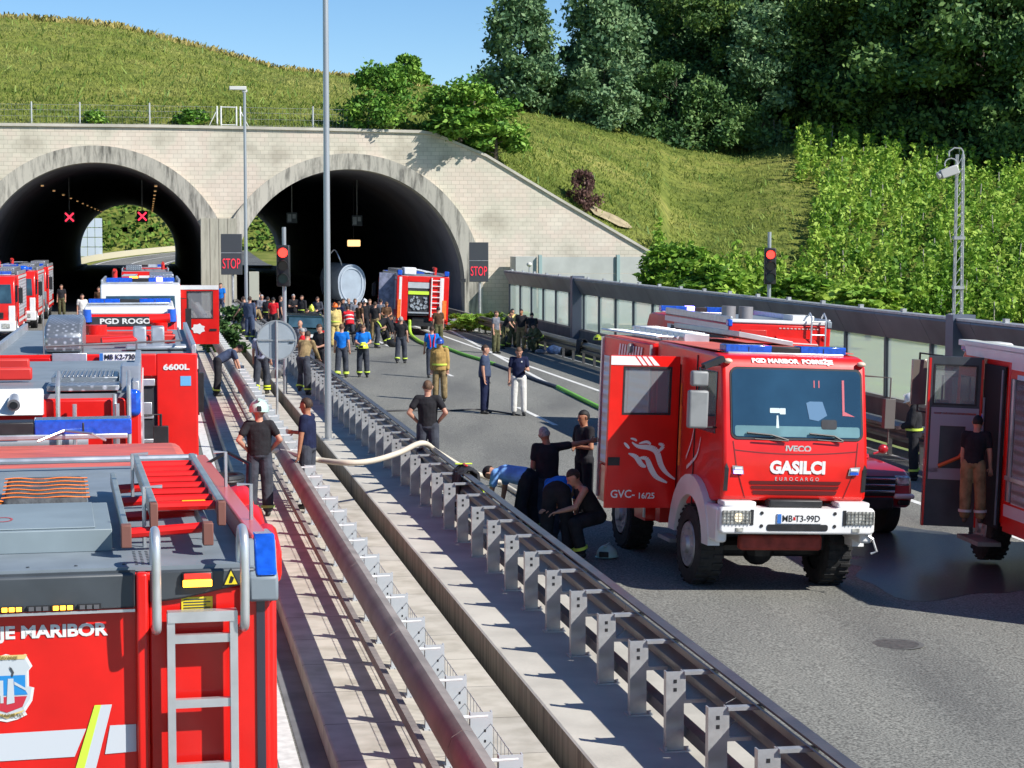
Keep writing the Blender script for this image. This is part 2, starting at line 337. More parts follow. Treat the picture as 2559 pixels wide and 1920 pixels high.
# ---------------------------------------------------------------- portal wall with two arches
VP_ = 118.0
def wall_u(px):                                     # u where that pixel column meets the portal plane
    d = ray(px, 582); t = VP_ / d.dot(DV); return (d * t).dot(RV)
def wall_z(px, py):
    d = ray(px, py); t = VP_ / d.dot(DV); return HC + d.z * t
UA, UB = wall_u(240), wall_u(873)
ARCH = [(UA, 6.5, 1.95, 0.0), (UB, 6.6, 1.55, zr(12))]  # centre u, radius, springing height, floor
def arch_z(a, du, R, grow=0.0):
    R += grow
    return a[2] + math.sqrt(max(0, R * R - du * du)) if abs(du) < R else None
topl = [(-500, 313), (0, 315), (400, 319), (810, 327), (1050, 333), (1085, 338), (1215, 392), (1400, 503), (1645, 645), (1646, 646)]
topuz = [(wall_u(a), wall_z(a, b)) for a, b in topl]
def wall_top(u):
    for (a, za), (b, zb) in zip(topuz, topuz[1:]):
        if a <= u <= b: return za + (zb - za) * (u - a) / (b - a)
    return topuz[0][1] if u < topuz[0][0] else topuz[-1][1]
us = sorted(set([topuz[0][0] + (topuz[-1][0] - topuz[0][0]) * i / 150 for i in range(151)] + [p[0] for p in topuz] +
    [a[0] + a[1] * math.cos(math.pi * k / 64) * s for a in ARCH for k in range(65) for s in (1,)] ))
mb = MB()
for a, b in zip(us, us[1:]):
    if b - a < 1e-5: continue
    m_ = 0.5 * (a + b); za0 = za1 = -0.8
    for A in ARCH:
        if abs(m_ - A[0]) < A[1]:
            za0 = arch_z(A, min(max(a - A[0], -A[1]), A[1]), A[1]) or A[2]; za1 = arch_z(A, min(max(b - A[0], -A[1]), A[1]), A[1]) or A[2]
    ta, tb = wall_top(a), wall_top(b)
    v0, v1 = VP_, VP_ + 0.9
    q = [W(a, v0, za0), W(b, v0, za1), W(b, v0, tb), W(a, v0, ta), W(a, v1, za0), W(b, v1, za1), W(b, v1, tb), W(a, v1, ta)]
    mb.add(q, [(0, 1, 2, 3), (7, 6, 5, 4), (3, 2, 6, 7)] + ([(0, 4, 5, 1)] if za0 > -0.8 else []))
def block_mat():
    m = bpy.data.materials.new('cream_block_masonry'); m.use_nodes = True; nt = m.node_tree; b = nt.nodes['Principled BSDF']; b.inputs['Roughness'].default_value = 0.9
    tc = nt.nodes.new('ShaderNodeTexCoord'); mp = nt.nodes.new('ShaderNodeMapping'); mp.vector_type = 'TEXTURE'; mp.inputs['Rotation'].default_value = (math.pi / 2, 0, AL)
    br = nt.nodes.new('ShaderNodeTexBrick'); br.inputs['Scale'].default_value = 1; br.inputs['Brick Width'].default_value = 0.46; br.inputs['Row Height'].default_value = 0.235
    br.inputs['Mortar Size'].default_value = 0.012; br.inputs['Mortar Smooth'].default_value = 0.3; br.inputs['Bias'].default_value = 0.1
    br.inputs['Color1'].default_value = (0.66, 0.60, 0.51, 1); br.inputs['Color2'].default_value = (0.59, 0.54, 0.46, 1); br.inputs['Mortar'].default_value = (0.44, 0.40, 0.33, 1)
    n = nt.nodes.new('ShaderNodeTexNoise'); n.inputs['Scale'].default_value = 0.5; n.inputs['Detail'].default_value = 6
    r = ramp_node(nt, [(0.30, (0.74, 0.74, 0.70)), (0.44, (.97, .99, .95)), (0.56, (1.05, .99, .97)), (0.68, (1.08, 1.07, 1.05))]); mx = nt.nodes.new('ShaderNodeMix'); mx.data_type = 'RGBA'; mx.blend_type = 'MULTIPLY'; mx.inputs[0].default_value = 1
    nt.links.new(tc.outputs['Object'], mp.inputs[0]); nt.links.new(mp.outputs[0], br.inputs[0]); nt.links.new(tc.outputs['Object'], n.inputs[0]); nt.links.new(n.outputs[0], r.inputs[0])
    nt.links.new(br.outputs[0], mx.inputs[6]); nt.links.new(r.outputs[0], mx.inputs[7]); nt.links.new(mx.outputs[2], b.inputs['Base Color'])
    bp = nt.nodes.new('ShaderNodeBump'); bp.inputs['Strength'].default_value = 0.4; bp.inputs['Distance'].default_value = 0.02
    nt.links.new(br.outputs['Fac'], bp.inputs['Height']); bp.invert = True; nt.links.new(bp.outputs[0], b.inputs['Normal'])
    return m
wall = mb.build('portal_wall', block_mat()); tag(wall, 'wide cream block masonry wall holding both tunnel mouths under the hill', 'wall')
# coping
mb = MB()
for (a, za), (b, zb) in zip(topuz, topuz[1:]):
    q = [W(a, VP_ - .12, za), W(b, VP_ - .12, zb), W(b, VP_ + 1.0, zb), W(a, VP_ + 1.0, za), W(a, VP_ - .12, za + .16), W(b, VP_ - .12, zb + .16), W(b, VP_ + 1.0, zb + .16), W(a, VP_ + 1.0, za + .16)]
    mb.add(q, [(0, 3, 2, 1), (4, 5, 6, 7), (0, 1, 5, 4), (2, 3, 7, 6), (1, 2, 6, 5), (3, 0, 4, 7)])
mb.build('coping', mat('coping_concrete', (0.52, 0.49, 0.42), 0.9, noise=0.15, nscale=1), wall)
# arch rings and the pier between them
def ring(A, name, label, rin, rout, v0, v1, clipu=None):
    mb = MB(); n = 72; pr = []
    lim = math.pi * 0.5
    for k in range(n + 1):
        t = -0.02 + (math.pi + 0.04) * k / n; c, s = math.cos(t), math.sin(t)
        side = abs(c) ** 3 * 0.15
        for rr in (rin, rout + side):
            pr.append((A[0] + rr * c, A[2] + rr * s))
    fs = []; vs = []
    lo = A[3] - 0.3
    prof = [((A[0] + rin, lo), (A[0] + rout + .15, lo))] + [(pr[2 * k], pr[2 * k + 1]) for k in range(n + 1)] + [((A[0] - rin, lo), (A[0] - rout - .15, lo))]
    for a, b in prof: vs += [W(a[0], v0 + .12, a[1]), W(b[0], v0, b[1]), W(b[0], v1, b[1]), W(a[0], v1, a[1])]
    for k in range(len(prof) - 1):
        i = 4 * k; j = i + 4
        fs += [(i, i + 1, j + 1, j), (i + 1, i + 2, j + 2, j + 1), (i + 2, i + 3, j + 3, j + 2), (i + 3, i, j, j + 3)]
    mb.add(vs, fs); return tag(mb.build(name, RINGC, smooth=False), label, 'tunnel mouth')
ring(ARCH[0], 'arch_ring', 'stained grey concrete arch ring round the tunnel mouth with the far exit in view', 6.47, 7.4, VP_ - .45, VP_ + 1.2)
ring(ARCH[1], 'arch_ring', 'stained grey concrete arch ring round the tunnel mouth with the tanker inside', 6.57, 7.45, VP_ - .45, VP_ + 1.2)
mb = MB(); pu0, pu1 = wall_u(502), wall_u(590); zt = wall_z(545, 546)
q = []
for v in (VP_ - .5, VP_ + 1.0):
    q += [W(pu0, v, -.7), W(pu1, v, -.7), W(pu1, v, zt), W(pu0, v, zt)]
mb.add(q, [(0, 1, 2, 3), (4, 7, 6, 5), (3, 2, 6, 7), (0, 3, 7, 4), (1, 5, 6, 2)])
for k in range(3):
    uu = pu0 + (pu1 - pu0) * (k + 1) / 4
    mb.add([W(uu, VP_ - .515, 0), W(uu + .03, VP_ - .515, 0), W(uu + .03, VP_ - .515, zt), W(uu, VP_ - .515, zt)], [(0, 1, 2, 3)], 1)
tag(mb.build('tunnel_pier', [stained_concrete('pier_concrete', (0.43, 0.41, 0.33), (0.26, 0.25, 0.2), (3, 3, .35)), WALLC]), 'flat concrete pier between the two tunnel mouths', 'pier')
# tunnel tubes
for A, nm in ((ARCH[0], 'a'), (ARCH[1], 'b')):
    mb = MB(); n = 40; prof = [(A[0] + A[1] * .985, A[3] - .3)] + [(A[0] + A[1] * math.cos(math.pi * k / n), A[2] + A[1] * math.sin(math.pi * k / n)) for k in range(n + 1)] + [(A[0] - A[1] * .985, A[3] - .3)]
    vv = [VP_ + .9] + [VP_ + 12 * k for k in range(1, 15)] + [296]; vs = []
    for v in vv: vs += [W(p[0], v, p[1]) for p in prof]
    k_ = len(prof); fs = [(j * k_ + i, j * k_ + i + 1, (j + 1) * k_ + i + 1, (j + 1) * k_ + i) for j in range(len(vv) - 1) for i in range(k_ - 1)]
    mb.add(vs, fs)
    for s in (-1, 1):                                # service walkway
        a = A[0] + s * A[1] * .99; b = A[0] + s * (A[1] - .9)
        mb.add([W(a, VP_ - .3, A[3] + .22), W(b, VP_ - .3, A[3] + .22), W(b, 296, A[3] + .22), W(a, 296, A[3] + .22), W(b, VP_ - .3, A[3] - .2), W(b, 296, A[3] - .2), W(a, VP_ - .3, A[3] - .2)], [(0, 1, 2, 3), (1, 4, 5, 2), (0, 6, 4, 1)])
    o = mb.build('tunnel_tube', TUNC, smooth=True); tag(o, 'dark vaulted lining of the tunnel open at its far end' if nm == 'a' else 'dark vaulted lining of the tunnel behind the tanker', 'tunnel')
# ---------------------------------------------------------------- hill: skyline and foot curves, swept into real ground
def interp(x, pts):
    if x <= pts[0][0]: return pts[0][1]
    for (a, ya), (b, yb) in zip(pts, pts[1:]):
        if x <= b: return ya + (yb - ya) * (x - a) / (b - a)
    return pts[-1][1]
crest = [(-500, 60), (0, 42), (160, 50), (300, 66), (530, 124), (690, 172), (880, 195), (1085, 220), (1240, 262), (1450, 290), (1700, 350), (1850, 366), (1960, 338), (2100, 350), (2300, 385), (2559, 445), (3000, 540)]
foot = [(a, b) for a, b in topl[:9]] + [(1660, 735), (2000, 800), (2559, 850), (3000, 880)]
cdep = [(-500, 158), (900, 160), (1200, 168), (1960, 172), (2559, 158), (3000, 150)]
def pdep(px):                                        # depth of the portal plane in that column
    d = ray(px, 582); return VP_ / d.dot(DV)
def fdep(px): return pdep(px) + 0.75 if px <= 1646 else interp(px, [(1646, pdep(1646) + .75), (1760, 124), (2200, 120), (3000, 112)])
from mathutils import noise as mnoise
def hill_pt(px, t):
    yb, yc = interp(px, foot), interp(px, crest); db, dc = fdep(px), interp(px, cdep)
    tt = 1 - (1 - t) ** 1.12
    if t <= 1:
        p = PD(px, yb + (yc - yb) * tt, db + (dc - db) * (0.35 * t + 0.65 * t * t))
        k = min(1, t * 5) * (1 if t < .93 else max(0, (1 - t) / .07))
        p.z += k * 0.35 * mnoise.noise(p * 0.13) + k * 0.12 * mnoise.noise(p * 0.5)
        return p
    p = PD(px, yc, dc); q = PD(px, yc, dc + (t - 1) * 130); q.z = p.z - (t - 1) * 1.5 - 9 * (t - 1) ** 2; return q
cols = list(range(-500, 3001, 25)); ts = [i / 44 for i in range(45)] + [1.03, 1.1, 1.3, 1.6, 2.0]
V = np.array([tuple(hill_pt(c, t)) for c in cols for t in ts]); nt_ = len(ts)
Q = np.array([(i * nt_ + j, (i + 1) * nt_ + j, (i + 1) * nt_ + j + 1, i * nt_ + j + 1) for i in range(len(cols) - 1) for j in range(nt_ - 1)])
def grass_mat(name, a, b_, c, sc=0.12):
    m = bpy.data.materials.new(name); m.use_nodes = True; nt = m.node_tree; b = nt.nodes['Principled BSDF']; b.inputs['Roughness'].default_value = 0.85; b.inputs['Specular IOR Level'].default_value = 0.15
    tc = nt.nodes.new('ShaderNodeTexCoord'); n = nt.nodes.new('ShaderNodeTexNoise'); n.inputs['Scale'].default_value = sc; n.inputs['Detail'].default_value = 10; n.inputs['Roughness'].default_value = 0.68
    r = ramp_node(nt, [(0.36, a), (0.5, b_), (0.66, c)]); nt.links.new(tc.outputs['Object'], n.inputs[0]); nt.links.new(n.outputs[0], r.inputs[0])
    n2 = nt.nodes.new('ShaderNodeTexNoise'); n2.inputs['Scale'].default_value = 1.7; n2.inputs['Detail'].default_value = 4; r2 = ramp_node(nt, [(0.35, (0.6, 0.66, 0.6)), (0.6, (1.15, 1.12, 1.0))])
    nt.links.new(tc.outputs['Object'], n2.inputs[0]); nt.links.new(n2.outputs[0], r2.inputs[0]); mx = nt.nodes.new('ShaderNodeMix'); mx.data_type = 'RGBA'; mx.blend_type = 'MULTIPLY'; mx.inputs[0].default_value = 1
    nt.links.new(r.outputs[0], mx.inputs[6]); nt.links.new(r2.outputs[0], mx.inputs[7]); nt.links.new(mx.outputs[2], b.inputs['Base Color']); return m
GRASS = grass_mat('hill_grass', (0.08, 0.115, 0.022), (0.17, 0.20, 0.045), (0.27, 0.26, 0.08))
hill = np_mesh('hill', V, Q, [GRASS]); tag(hill, kind='structure'); hill.data.polygons.foreach_set('use_smooth', [True] * len(hill.data.polygons))
# flank closing the hill down to the ground behind the wall is its own real slope beyond the far portals
# ---------------------------------------------------------------- beyond the tunnel
def grid(name, fn, nu, nv, m):
    V = np.array([tuple(fn(i / nu, j / nv)) for i in range(nu + 1) for j in range(nv + 1)])
    Q = np.array([(i * (nv + 1) + j, (i + 1) * (nv + 1) + j, (i + 1) * (nv + 1) + j + 1, i * (nv + 1) + j + 1) for i in range(nu) for j in range(nv)])
    o = np_mesh(name, V, Q, [m]); o.data.polygons.foreach_set('use_smooth', [True] * len(Q)); return o
def far_z(v): return -0.05 + max(0, v - 305) ** 1.3 * 0.0062
tag(grid('far_ground', lambda a, b: W(-70 + 150 * a, 296 + 110 * b, far_z(296 + 110 * b) - 0.06), 6, 20, GRASS), kind='structure')
def far_road(a, b):
    v = 292 + 112 * b; c = UA + 0.2 + 0.0030 * max(0, v - 300) ** 2; return W(c - 5.6 + 11 * a, v, far_z(v) + 0.02)
tag(grid('far_road', far_road, 3, 30, ASPH), kind='structure')
def far_line(off):
    def f(a, b):
        v = 292 + 112 * b; c = UA + .2 + 0.0030 * max(0, v - 300) ** 2 + off; return W(c + .25 * a, v, far_z(v) + 0.04)
    return f
def far_road2(a, b): return W(UB - 6 + 12 * a, 292 + 76 * b, far_z(292 + 76 * b) + .01)
tag(grid('far_road', far_road2, 2, 10, ASPD), kind='structure')
for off in (-5.0, -0.2, 4.6): tag(grid('far_road_marking', far_line(off), 1, 30, MARK), kind='structure')
def bank(a, b):
    v = 368 + 30 * b + 6 * math.sin(a * 5); return W(-70 + 150 * a, v, far_z(368) - .2 + 20 * b + 1.2 * mnoise.noise(Vector((a * 30, b * 12, 0))))
tag(grid('far_bank', bank, 60, 20, GRASS), kind='structure')
mb = MB(); pts = []
for k in range(31):
    v = 296 + 80 * k / 30; c = UA + .2 + 0.0030 * max(0, v - 300) ** 2 - 7.2; pts.append((c, v, far_z(v)))
for a, b in zip(pts, pts[1:]):
    mb.add([W(a[0], a[1], a[2]), W(b[0], b[1], b[2]), W(b[0], b[1], b[2] + .9), W(a[0], a[1], a[2] + .9), W(a[0] - .5, a[1], a[2] + .9), W(b[0] - .5, b[1], b[2] + .9)], [(0, 1, 2, 3), (3, 2, 5, 4)])
tag(mb.build('roadside_parapet', mat('parapet_concrete', (0.55, 0.5, 0.36), .9)), 'low pale parapet curving along the far road beyond the tunnel exit', 'parapet')
mb = MB()
for k in range(4):
    for j in range(4):
        a = -11.7 + k * 1.15; z = 0.9 + j * 1.5; mb.add([W(a, 330, z), W(a + 1.08, 330, z), W(a + 1.08, 330, z + 1.4), W(a, 330, z + 1.4), W(a, 330.2, z), W(a + 1.08, 330.2, z), W(a + 1.08, 330.2, z + 1.4), W(a, 330.2, z + 1.4)], [(0, 1, 2, 3), (4, 7, 6, 5), (3, 2, 6, 7), (0, 4, 5, 1), (1, 5, 6, 2), (0, 3, 7, 4)])
tag(mb.build('far_panel_screen', mat('screen_panel', (0.52, 0.6, 0.68), .5)), 'pale gridded panel screen standing beyond the tunnel exit', 'screen')
# foliage on the far bank
C = []
for _ in range(9000):
    a, b = random.random(), random.random() ** 1.2; p = bank(a, b); C.append((p.x + random.gauss(0, .5), p.y + random.gauss(0, .5) - .6, p.z + random.random() * 1.6))
LEAFB = grass_mat('bank_leaves', (0.05, 0.12, 0.02), (0.12, 0.22, 0.04), (0.26, 0.32, 0.07), 0.3)
Vl, Ql = leaves(np.array(C), 0.55); tag(np_mesh('bank_shrubs', Vl, Ql, [LEAFB]), 'mixed green shrubs covering the bank beyond the tunnels', 'shrubs', kind='stuff')
# ================================================================ GUARDRAILS
def uvbox(mb, u0, u1, v0, v1, z0, z1, mi=0):
    q = [W(u0, v0, z0), W(u1, v0, z0), W(u1, v1, z0), W(u0, v1, z0), W(u0, v0, z1), W(u1, v0, z1), W(u1, v1, z1), W(u0, v1, z1)]
    return mb.add(q, [(0, 3, 2, 1), (4, 5, 6, 7), (0, 1, 5, 4), (1, 2, 6, 5), (2, 3, 7, 6), (3, 0, 4, 7)], mi)
def profile_sweep(mb, prof, v0, v1, nv=1, mi=0, closed=True):
    n = len(prof); vs = []
    for j in range(nv + 1): vs += [W(p[0], v0 + (v1 - v0) * j / nv, p[1]) for p in prof]
    fs = [(j * n + i, j * n + (i + 1) % n, (j + 1) * n + (i + 1) % n, (j + 1) * n + i) for j in range(nv) for i in range(n if closed else n - 1)]
    if closed: fs += [tuple(range(n))[::-1], tuple(range(nv * n, nv * n + n))]
    return mb.add(vs, fs, mi)
SP = 1.304
def wbeam(u, zc, s):   # W profile facing side s, returns closed loop
    pts = [(0, .21), (.03, .19), (.10, .13), (.10, .065), (.012, .02), (.012, -.02), (.10, -.065), (.10, -.13), (.03, -.19), (0, -.21)]
    t = .008
    return [(u + s * a, zc + b) for a, b in pts] + [(u + s * (a - t), zc + b * .96) for a, b in pts[::-1]]
# right-hand rail: posts on the raised slab, beam on the road side
U0 = 4.20
gr = thing('guardrail', 'long dark steel guardrail on the raised slab beside the big empty road', 'guardrail', W(U0, 13, .3), DV)
inv = gr.matrix_world.inverted()
def to_local(o, par):
    o.parent = par; o.matrix_parent_inverse = par.matrix_world.inverted(); return o
mb = MB(); v = 8.0
while v < 112:
    profile_sweep(mb, wbeam(U0 + .27, .79, 1), v, v + 3.9, 1, 0); v += 3.912
to_local(mb.build('beam', BEAMD, smooth=True), gr)
mb = MB(); profile_sweep(mb, [(U0 + .30, 1.0), (U0 + .30, 1.02), (U0 + .40, 1.02), (U0 + .44, .99), (U0 + .44, .96), (U0 + .40, 1.0)], 8, 112, 1); to_local(mb.build('top_rail', BEAMD), gr)
mb = MB(); profile_sweep(mb, [(U0 + .10, .40), (U0 + .10, .50), (U0 + .20, .50), (U0 + .20, .40)], 8, 112, 1); to_local(mb.build('lower_rail', BEAMD), gr)
def rail_post():
    mb = MB()                                        # C section post with slotted holes
    mb.box(-.075, .075, -.012, 0, 0, .665); mb.box(-.075, -.065, 0, .07, 0, .665); mb.box(.065, .075, 0, .07, 0, .665)
    mb.box(-.014, .014, -.0145, -.0125, .50, .53, 1); mb.box(-.014, .014, -.0145, -.0125, .57, .60, 1)
    mb.box(-.10, .13, -.05, .11, 0, .014)
    for x in (-.075, .105): mb.cyl((x, -.02, .014), (x, -.02, .045), .012, n=6, mi=2)
    return mb
pb = rail_post(); pmesh = pb.build('post', [STEEL, BLACK, ALU])
br = MB(); br.box(.075, .36, -.04, .04, .64, .668); br.box(.075, .265, -.012, .012, .40, .43); br.box(.075, .09, -.01, .01, .42, .65)
brm = br.build('tie_bracket', STEEL)
d0 = 5200 / 1290 * 3.581
def place_rail_child(proto, par, u, v, z, first=False):
    o = proto if first else proto.copy()
    if not first: COL.objects.link(o)
    M = Matrix((RV, DV, UP)).transposed().to_4x4(); M.translation = W(u, v, z)
    o.parent = par; o.matrix_parent_inverse = Matrix(); o.matrix_local = par.matrix_world.inverted() @ M; return o
V0 = UV(P(1883, 1872, .97))[1]
k = -3; first = True
while V0 + SP * k < 108 and k < 74:
    v = V0 + SP * k; place_rail_child(pmesh, gr, U0, v, .3, first); place_rail_child(brm, gr, U0, v, .3, first); first = False; k += 1
# left-hand rail: box-like brown beam on the left of pale posts, white ties, wire mesh along the posts
U1 = 2.42
gl = thing('guardrail', 'long brown steel guardrail with pale posts and wire mesh beside the parked fire engines', 'guardrail', W(U1, 9, .2), DV)
v = 3.0; mb = MB()
bp_ = [(U1 - .31, .70), (U1 - .33, .82), (U1 - .30, .90), (U1 - .22, .95), (U1 - .14, .93), (U1 - .15, .88), (U1 - .22, .88), (U1 - .27, .80), (U1 - .26, .70)]
while v < 113: profile_sweep(mb, bp_, v, v + 3.9); v += 3.912
to_local(mb.build('beam', BEAML, smooth=True), gl)
mb = MB(); profile_sweep(mb, [(U1 - .30, .30), (U1 - .30, .40), (U1 - .24, .40), (U1 - .24, .30)], 3, 113); to_local(mb.build('lower_rail', BEAML), gl)
mb = MB(); mb.box(-.085, .085, -.01, 0, 0, .75); mb.box(.075, .085, 0, .06, 0, .75); mb.box(-.085, -.075, 0, .06, 0, .75)
mb.box(.02, .034, -.0125, -.0105, .60, .62, 1); mb.box(.02, .034, -.0125, -.0105, .52, .54, 1); mb.box(-.10, .10, -.05, .10, 0, .014)
pm2 = mb.build('post', [LGREY, BLACK]); 
mb = MB(); mb.cyl((-.145, 0, .715), (.05, 0, .72), .014, n=8)
tie = mb.build('tie_bar', WHITE)
V0L = UV(P(1176, 1781, .95))[1]; k = -5; first = True
while V0L + SP * k < 110 and k < 78:
    v = V0L + SP * k; place_rail_child(pm2, gl, U1, v, .2, first); place_rail_child(tie, gl, U1, v, .2, first); first = False; k += 1
mb = MB()
for j in range(5): mb.tube([W(U1 + .07, 4, .3 + .14 * j), W(U1 + .07, 110, .3 + .14 * j)], .004, 4)
v = 5.0
while v < 75: mb.tube([W(U1 + .07, v, .28), W(U1 + .07, v, .87)], .003, 4); v += .163
to_local(mb.build('wire_mesh', STEEL), gl)
# far right-hand rail before the noise barrier
U2 = 16.45; zb = zr(U2)
g2 = thing('guardrail', 'dark steel guardrail at the foot of the glass noise barrier', 'guardrail', W(U2, 20, zb), DV); mb = MB()
v = 18
while v < 120: profile_sweep(mb, wbeam(U2, zb + .62, -1), v, v + 3.9); v += 3.912
to_local(mb.build('beam', BEAMD, smooth=True), g2)
mb = MB(); profile_sweep(mb, [(U2 + .05, zb + .74), (U2 + .05, zb + .82), (U2 + .2, zb + .82), (U2 + .2, zb + .74)], 18, 120); to_local(mb.build('top_rail', STEELD), g2)
mb = MB(); mb.box(-.05, .05, 0, .05, 0, .8); pr2 = mb.build('post', STEELD)
for k in range(50): place_rail_child(pr2, g2, U2 + .12, 19 + 2 * k, zb, k == 0)
# ================================================================ NOISE BARRIER
UBR = 17.75; zB = -.55
BGL = bpy.data.materials.new('barrier_glass'); BGL.use_nodes = True; _n = BGL.node_tree; _b = _n.nodes['Principled BSDF']
_b.inputs['Base Color'].default_value = (0.66, 0.74, 0.72, 1); _b.inputs['Roughness'].default_value = 0.08; _b.inputs['Alpha'].default_value = 0.32; _tr = _n.nodes.new('ShaderNodeBsdfTranslucent'); _tr.inputs[0].default_value = (.70, .80, .74, 1); _mx = _n.nodes.new('ShaderNodeMixShader'); _mx.inputs[0].default_value = .18; _n.links.new(_b.outputs[0], _mx.inputs[1]); _n.links.new(_tr.outputs[0], _mx.inputs[2]); _n.links.new(_mx.outputs[0], _n.nodes['Material Output'].inputs[0]); _b.inputs['Specular IOR Level'].default_value = 0.8
BBAND = mat('barrier_band', (0.20, 0.195, 0.21), 0.42, metal=0.35, noise=0.2, nscale=0.8, bump=0.05, bscale=9)
nbar = thing('noise_barrier', 'long glass noise barrier with a dark metal hood and slim posts', 'noise barrier', W(UBR, 30, zB), DV)
def band_z(v): return 2.62
mb = MB(); v = 18.0; v_end = UV(PD(1262, 700, 103.8))[1]; posts = []
v = v_end
segs = []
while v > 18: segs.append((v - 3.0, v)); v -= 3.0
for a, b in segs: profile_sweep(mb, [(UBR - .34, 2.62), (UBR - .36, 2.58), (UBR - .05, 2.0), (UBR + .06, 2.0), (UBR + .10, 2.1), (UBR - .1, 2.62)], a + .012, b - .012)
profile_sweep(mb, [(UBR - .36, 2.63), (UBR - .36, 2.68), (UBR - .05, 2.68), (UBR - .05, 2.63)], segs[-1][0], v_end, 1, 1)
for a, b in segs: uvbox(mb, UBR - .22, UBR - .12, a + 1.45, a + 1.6, 2.68, 2.76, 1)
to_local(mb.build('hood', [BBAND, STEEL], smooth=False), nbar)
mb = MB()
for a, b in segs: uvbox(mb, UBR - .02, UBR, a + .08, b - .08, .55, 2.0)
to_local(mb.build('glass_panel', BGL), nbar)
mb = MB(); profile_sweep(mb, [(UBR - .12, zB), (UBR - .12, .50), (UBR - .02, .55), (UBR + .12, .55), (UBR + .12, zB)], segs[-1][0], v_end); to_local(mb.build('base_wall', mat('barrier_base', (0.15, 0.12, 0.105), .8, noise=.2, nscale=1.5)), nbar)
mb = MB(); uvbox(mb, -.06, .05, -.07, .07, 0, 2.6)
pp = MB(); pp.box(-.09, .06, -.055, .055, 0, 1.45); pp.box(-.045, .02, -.075, .075, 0, 1.45); ppm = pp.build('post', mat('barrier_post', (0.10, 0.115, 0.14), .45, metal=.4))
for k, (a, b) in enumerate(segs[:34]): place_rail_child(ppm, nbar, UBR, b, .55, k == 0)
for px, wd in ((1436, .22), (2390, .22)):
    s = (px - 373) / UBR; vv = UV(PD(px, 700, 5200 / s))[1]; mb = MB(); uvbox(mb, UBR - .42, UBR + .1, vv - wd, vv + wd, zB, 2.75)
    to_local(mb.build('column', mat('barrier_column', (0.13, 0.15, 0.20), .45, metal=.3)), nbar)
# side return walls next to the portal (grey slab panels)
ua, ub = wall_u(1272), wall_u(1640)
mb = MB()
for k in range(4):
    z0_, z1_ = -.6 + .95 * k, .33 + .95 * k; uvbox(mb, ua + (1.3 if k < 4 else 0), wall_u(1517), VP_ - 2.4, VP_ - 2.2, z0_, z1_); uvbox(mb, wall_u(1527), ub, VP_ - 2.4, VP_ - 2.2, z0_, z1_)
uvbox(mb, ua, ua + 1.2, VP_ - 2.3, VP_ - .46, -.6, 3.2)
for px in (1331, 1522): uvbox(mb, wall_u(px) - .09, wall_u(px) + .09, VP_ - 2.55, VP_ - 2.2, -.6, 3.3, 1)
o = mb.build('panel_wall', [mat('pale_panel', (0.44, 0.46, 0.44), .8, noise=.08, nscale=1), mat('green_steel', (.30, .42, .42), .5)]); tag(o, 'low wall of pale grey panels between the portal and the glass barrier', 'wall')
# ================================================================ LAMPS, SIGNALS, SIGNS
def pole_at(px, py, z): return P(px, py, z)
p = P(821, 1100, .3); t = thing('street_lamp', 'tallest smooth grey lamp pole rising out of the frame between the guardrails', 'street lamp', p)
mb = MB(); mb.cyl((0, 0, .02), (0, 0, 10.6), .072, .055, n=16); mb.cyl((0, 0, 0), (0, 0, .03), .16, n=16)
for a in range(4): mb.cyl((.12 * math.cos(a * 1.57), .12 * math.sin(a * 1.57), .03), (.12 * math.cos(a * 1.57), .12 * math.sin(a * 1.57), .08), .018, n=6)
POLE = mat('pole_grey', (0.42, 0.44, 0.46), .4, metal=.5, noise=.06, nscale=2, stretch=(1, 1, .2)); mb.build('pole', POLE, t, smooth=True)
mb = MB(); mb.box(-.06, .06, -.1, 1.2, 10.5, 10.6); mb.build('lamp_head', POLE, t)
p = P(617, 830, .2); t = thing('street_lamp', 'slim lamp pole with a flat lantern in front of the tunnel pier', 'street lamp', p)
hh = HC + (582 - 228) / (FPX / p.y) - .2
mb = MB(); mb.cyl((0, 0, 0), (0, 0, hh), .085, .06, n=12); mb.build('pole', POLE, t, smooth=True)
mb = MB(); mb.box(-.66, .08, -.12, .12, hh - .02, hh + .14); mb.box(-.1, .12, -.06, .06, hh - .12, hh); mb.build('lantern', mat('lantern_white', (.62, .62, .6), .4), t, bevel=.02)
mb = MB(); mb.box(.12, .55, -.08, .06, 1.4, 2.65); mb.build('service_box', mat('beige_box', (.42, .42, .34), .6), t, bevel=.01)
def signal(px, py, z, zs, label, s=1.0):
    p = P(px, py, z); t = thing('traffic_light', label, 'traffic light', p, fwd=(0.0, 1, 0))
    h0 = zs - z; mb = MB(); mb.cyl((0, .03, 0), (0, .03, h0 + 1.55 * s), .055, n=12); mb.build('pole', POLE, t, smooth=True)
    mb = MB(); mb.box(-.17 * s, .17 * s, -.28 * s, -.04, h0, h0 + 1.08 * s); mb.build('signal_head', BLACK, t, bevel=.03)
    for k, (nm, m_) in enumerate((('green_lens', mat('unlit_green', (.01, .05, .05), .2)), ('amber_lens', mat('unlit_amber', (.05, .035, .03), .2)), ('red_lens', REDON))):
        zc = h0 + (.2 + .34 * k) * s; mb = MB(); mb.cyl((0, -.285 * s, zc), (0, -.30 * s, zc), .125 * s, n=20); o = mb.build(nm, m_, t)
        mb = MB(); n = 14; vs = []
        for i in range(n + 1):
            a = math.pi * (-.12 + 1.24 * i / n); c_, s_ = math.cos(a) * .145 * s, math.sin(a) * .145 * s
            vs += [(c_, -.28 * s, zc + s_), (c_, -.42 * s, zc + s_ * .95)]
        mb.add(vs, [(2 * i, 2 * i + 1, 2 * i + 3, 2 * i + 2) for i in range(n)]); mb.build('visor', BLACK, t)
    return t
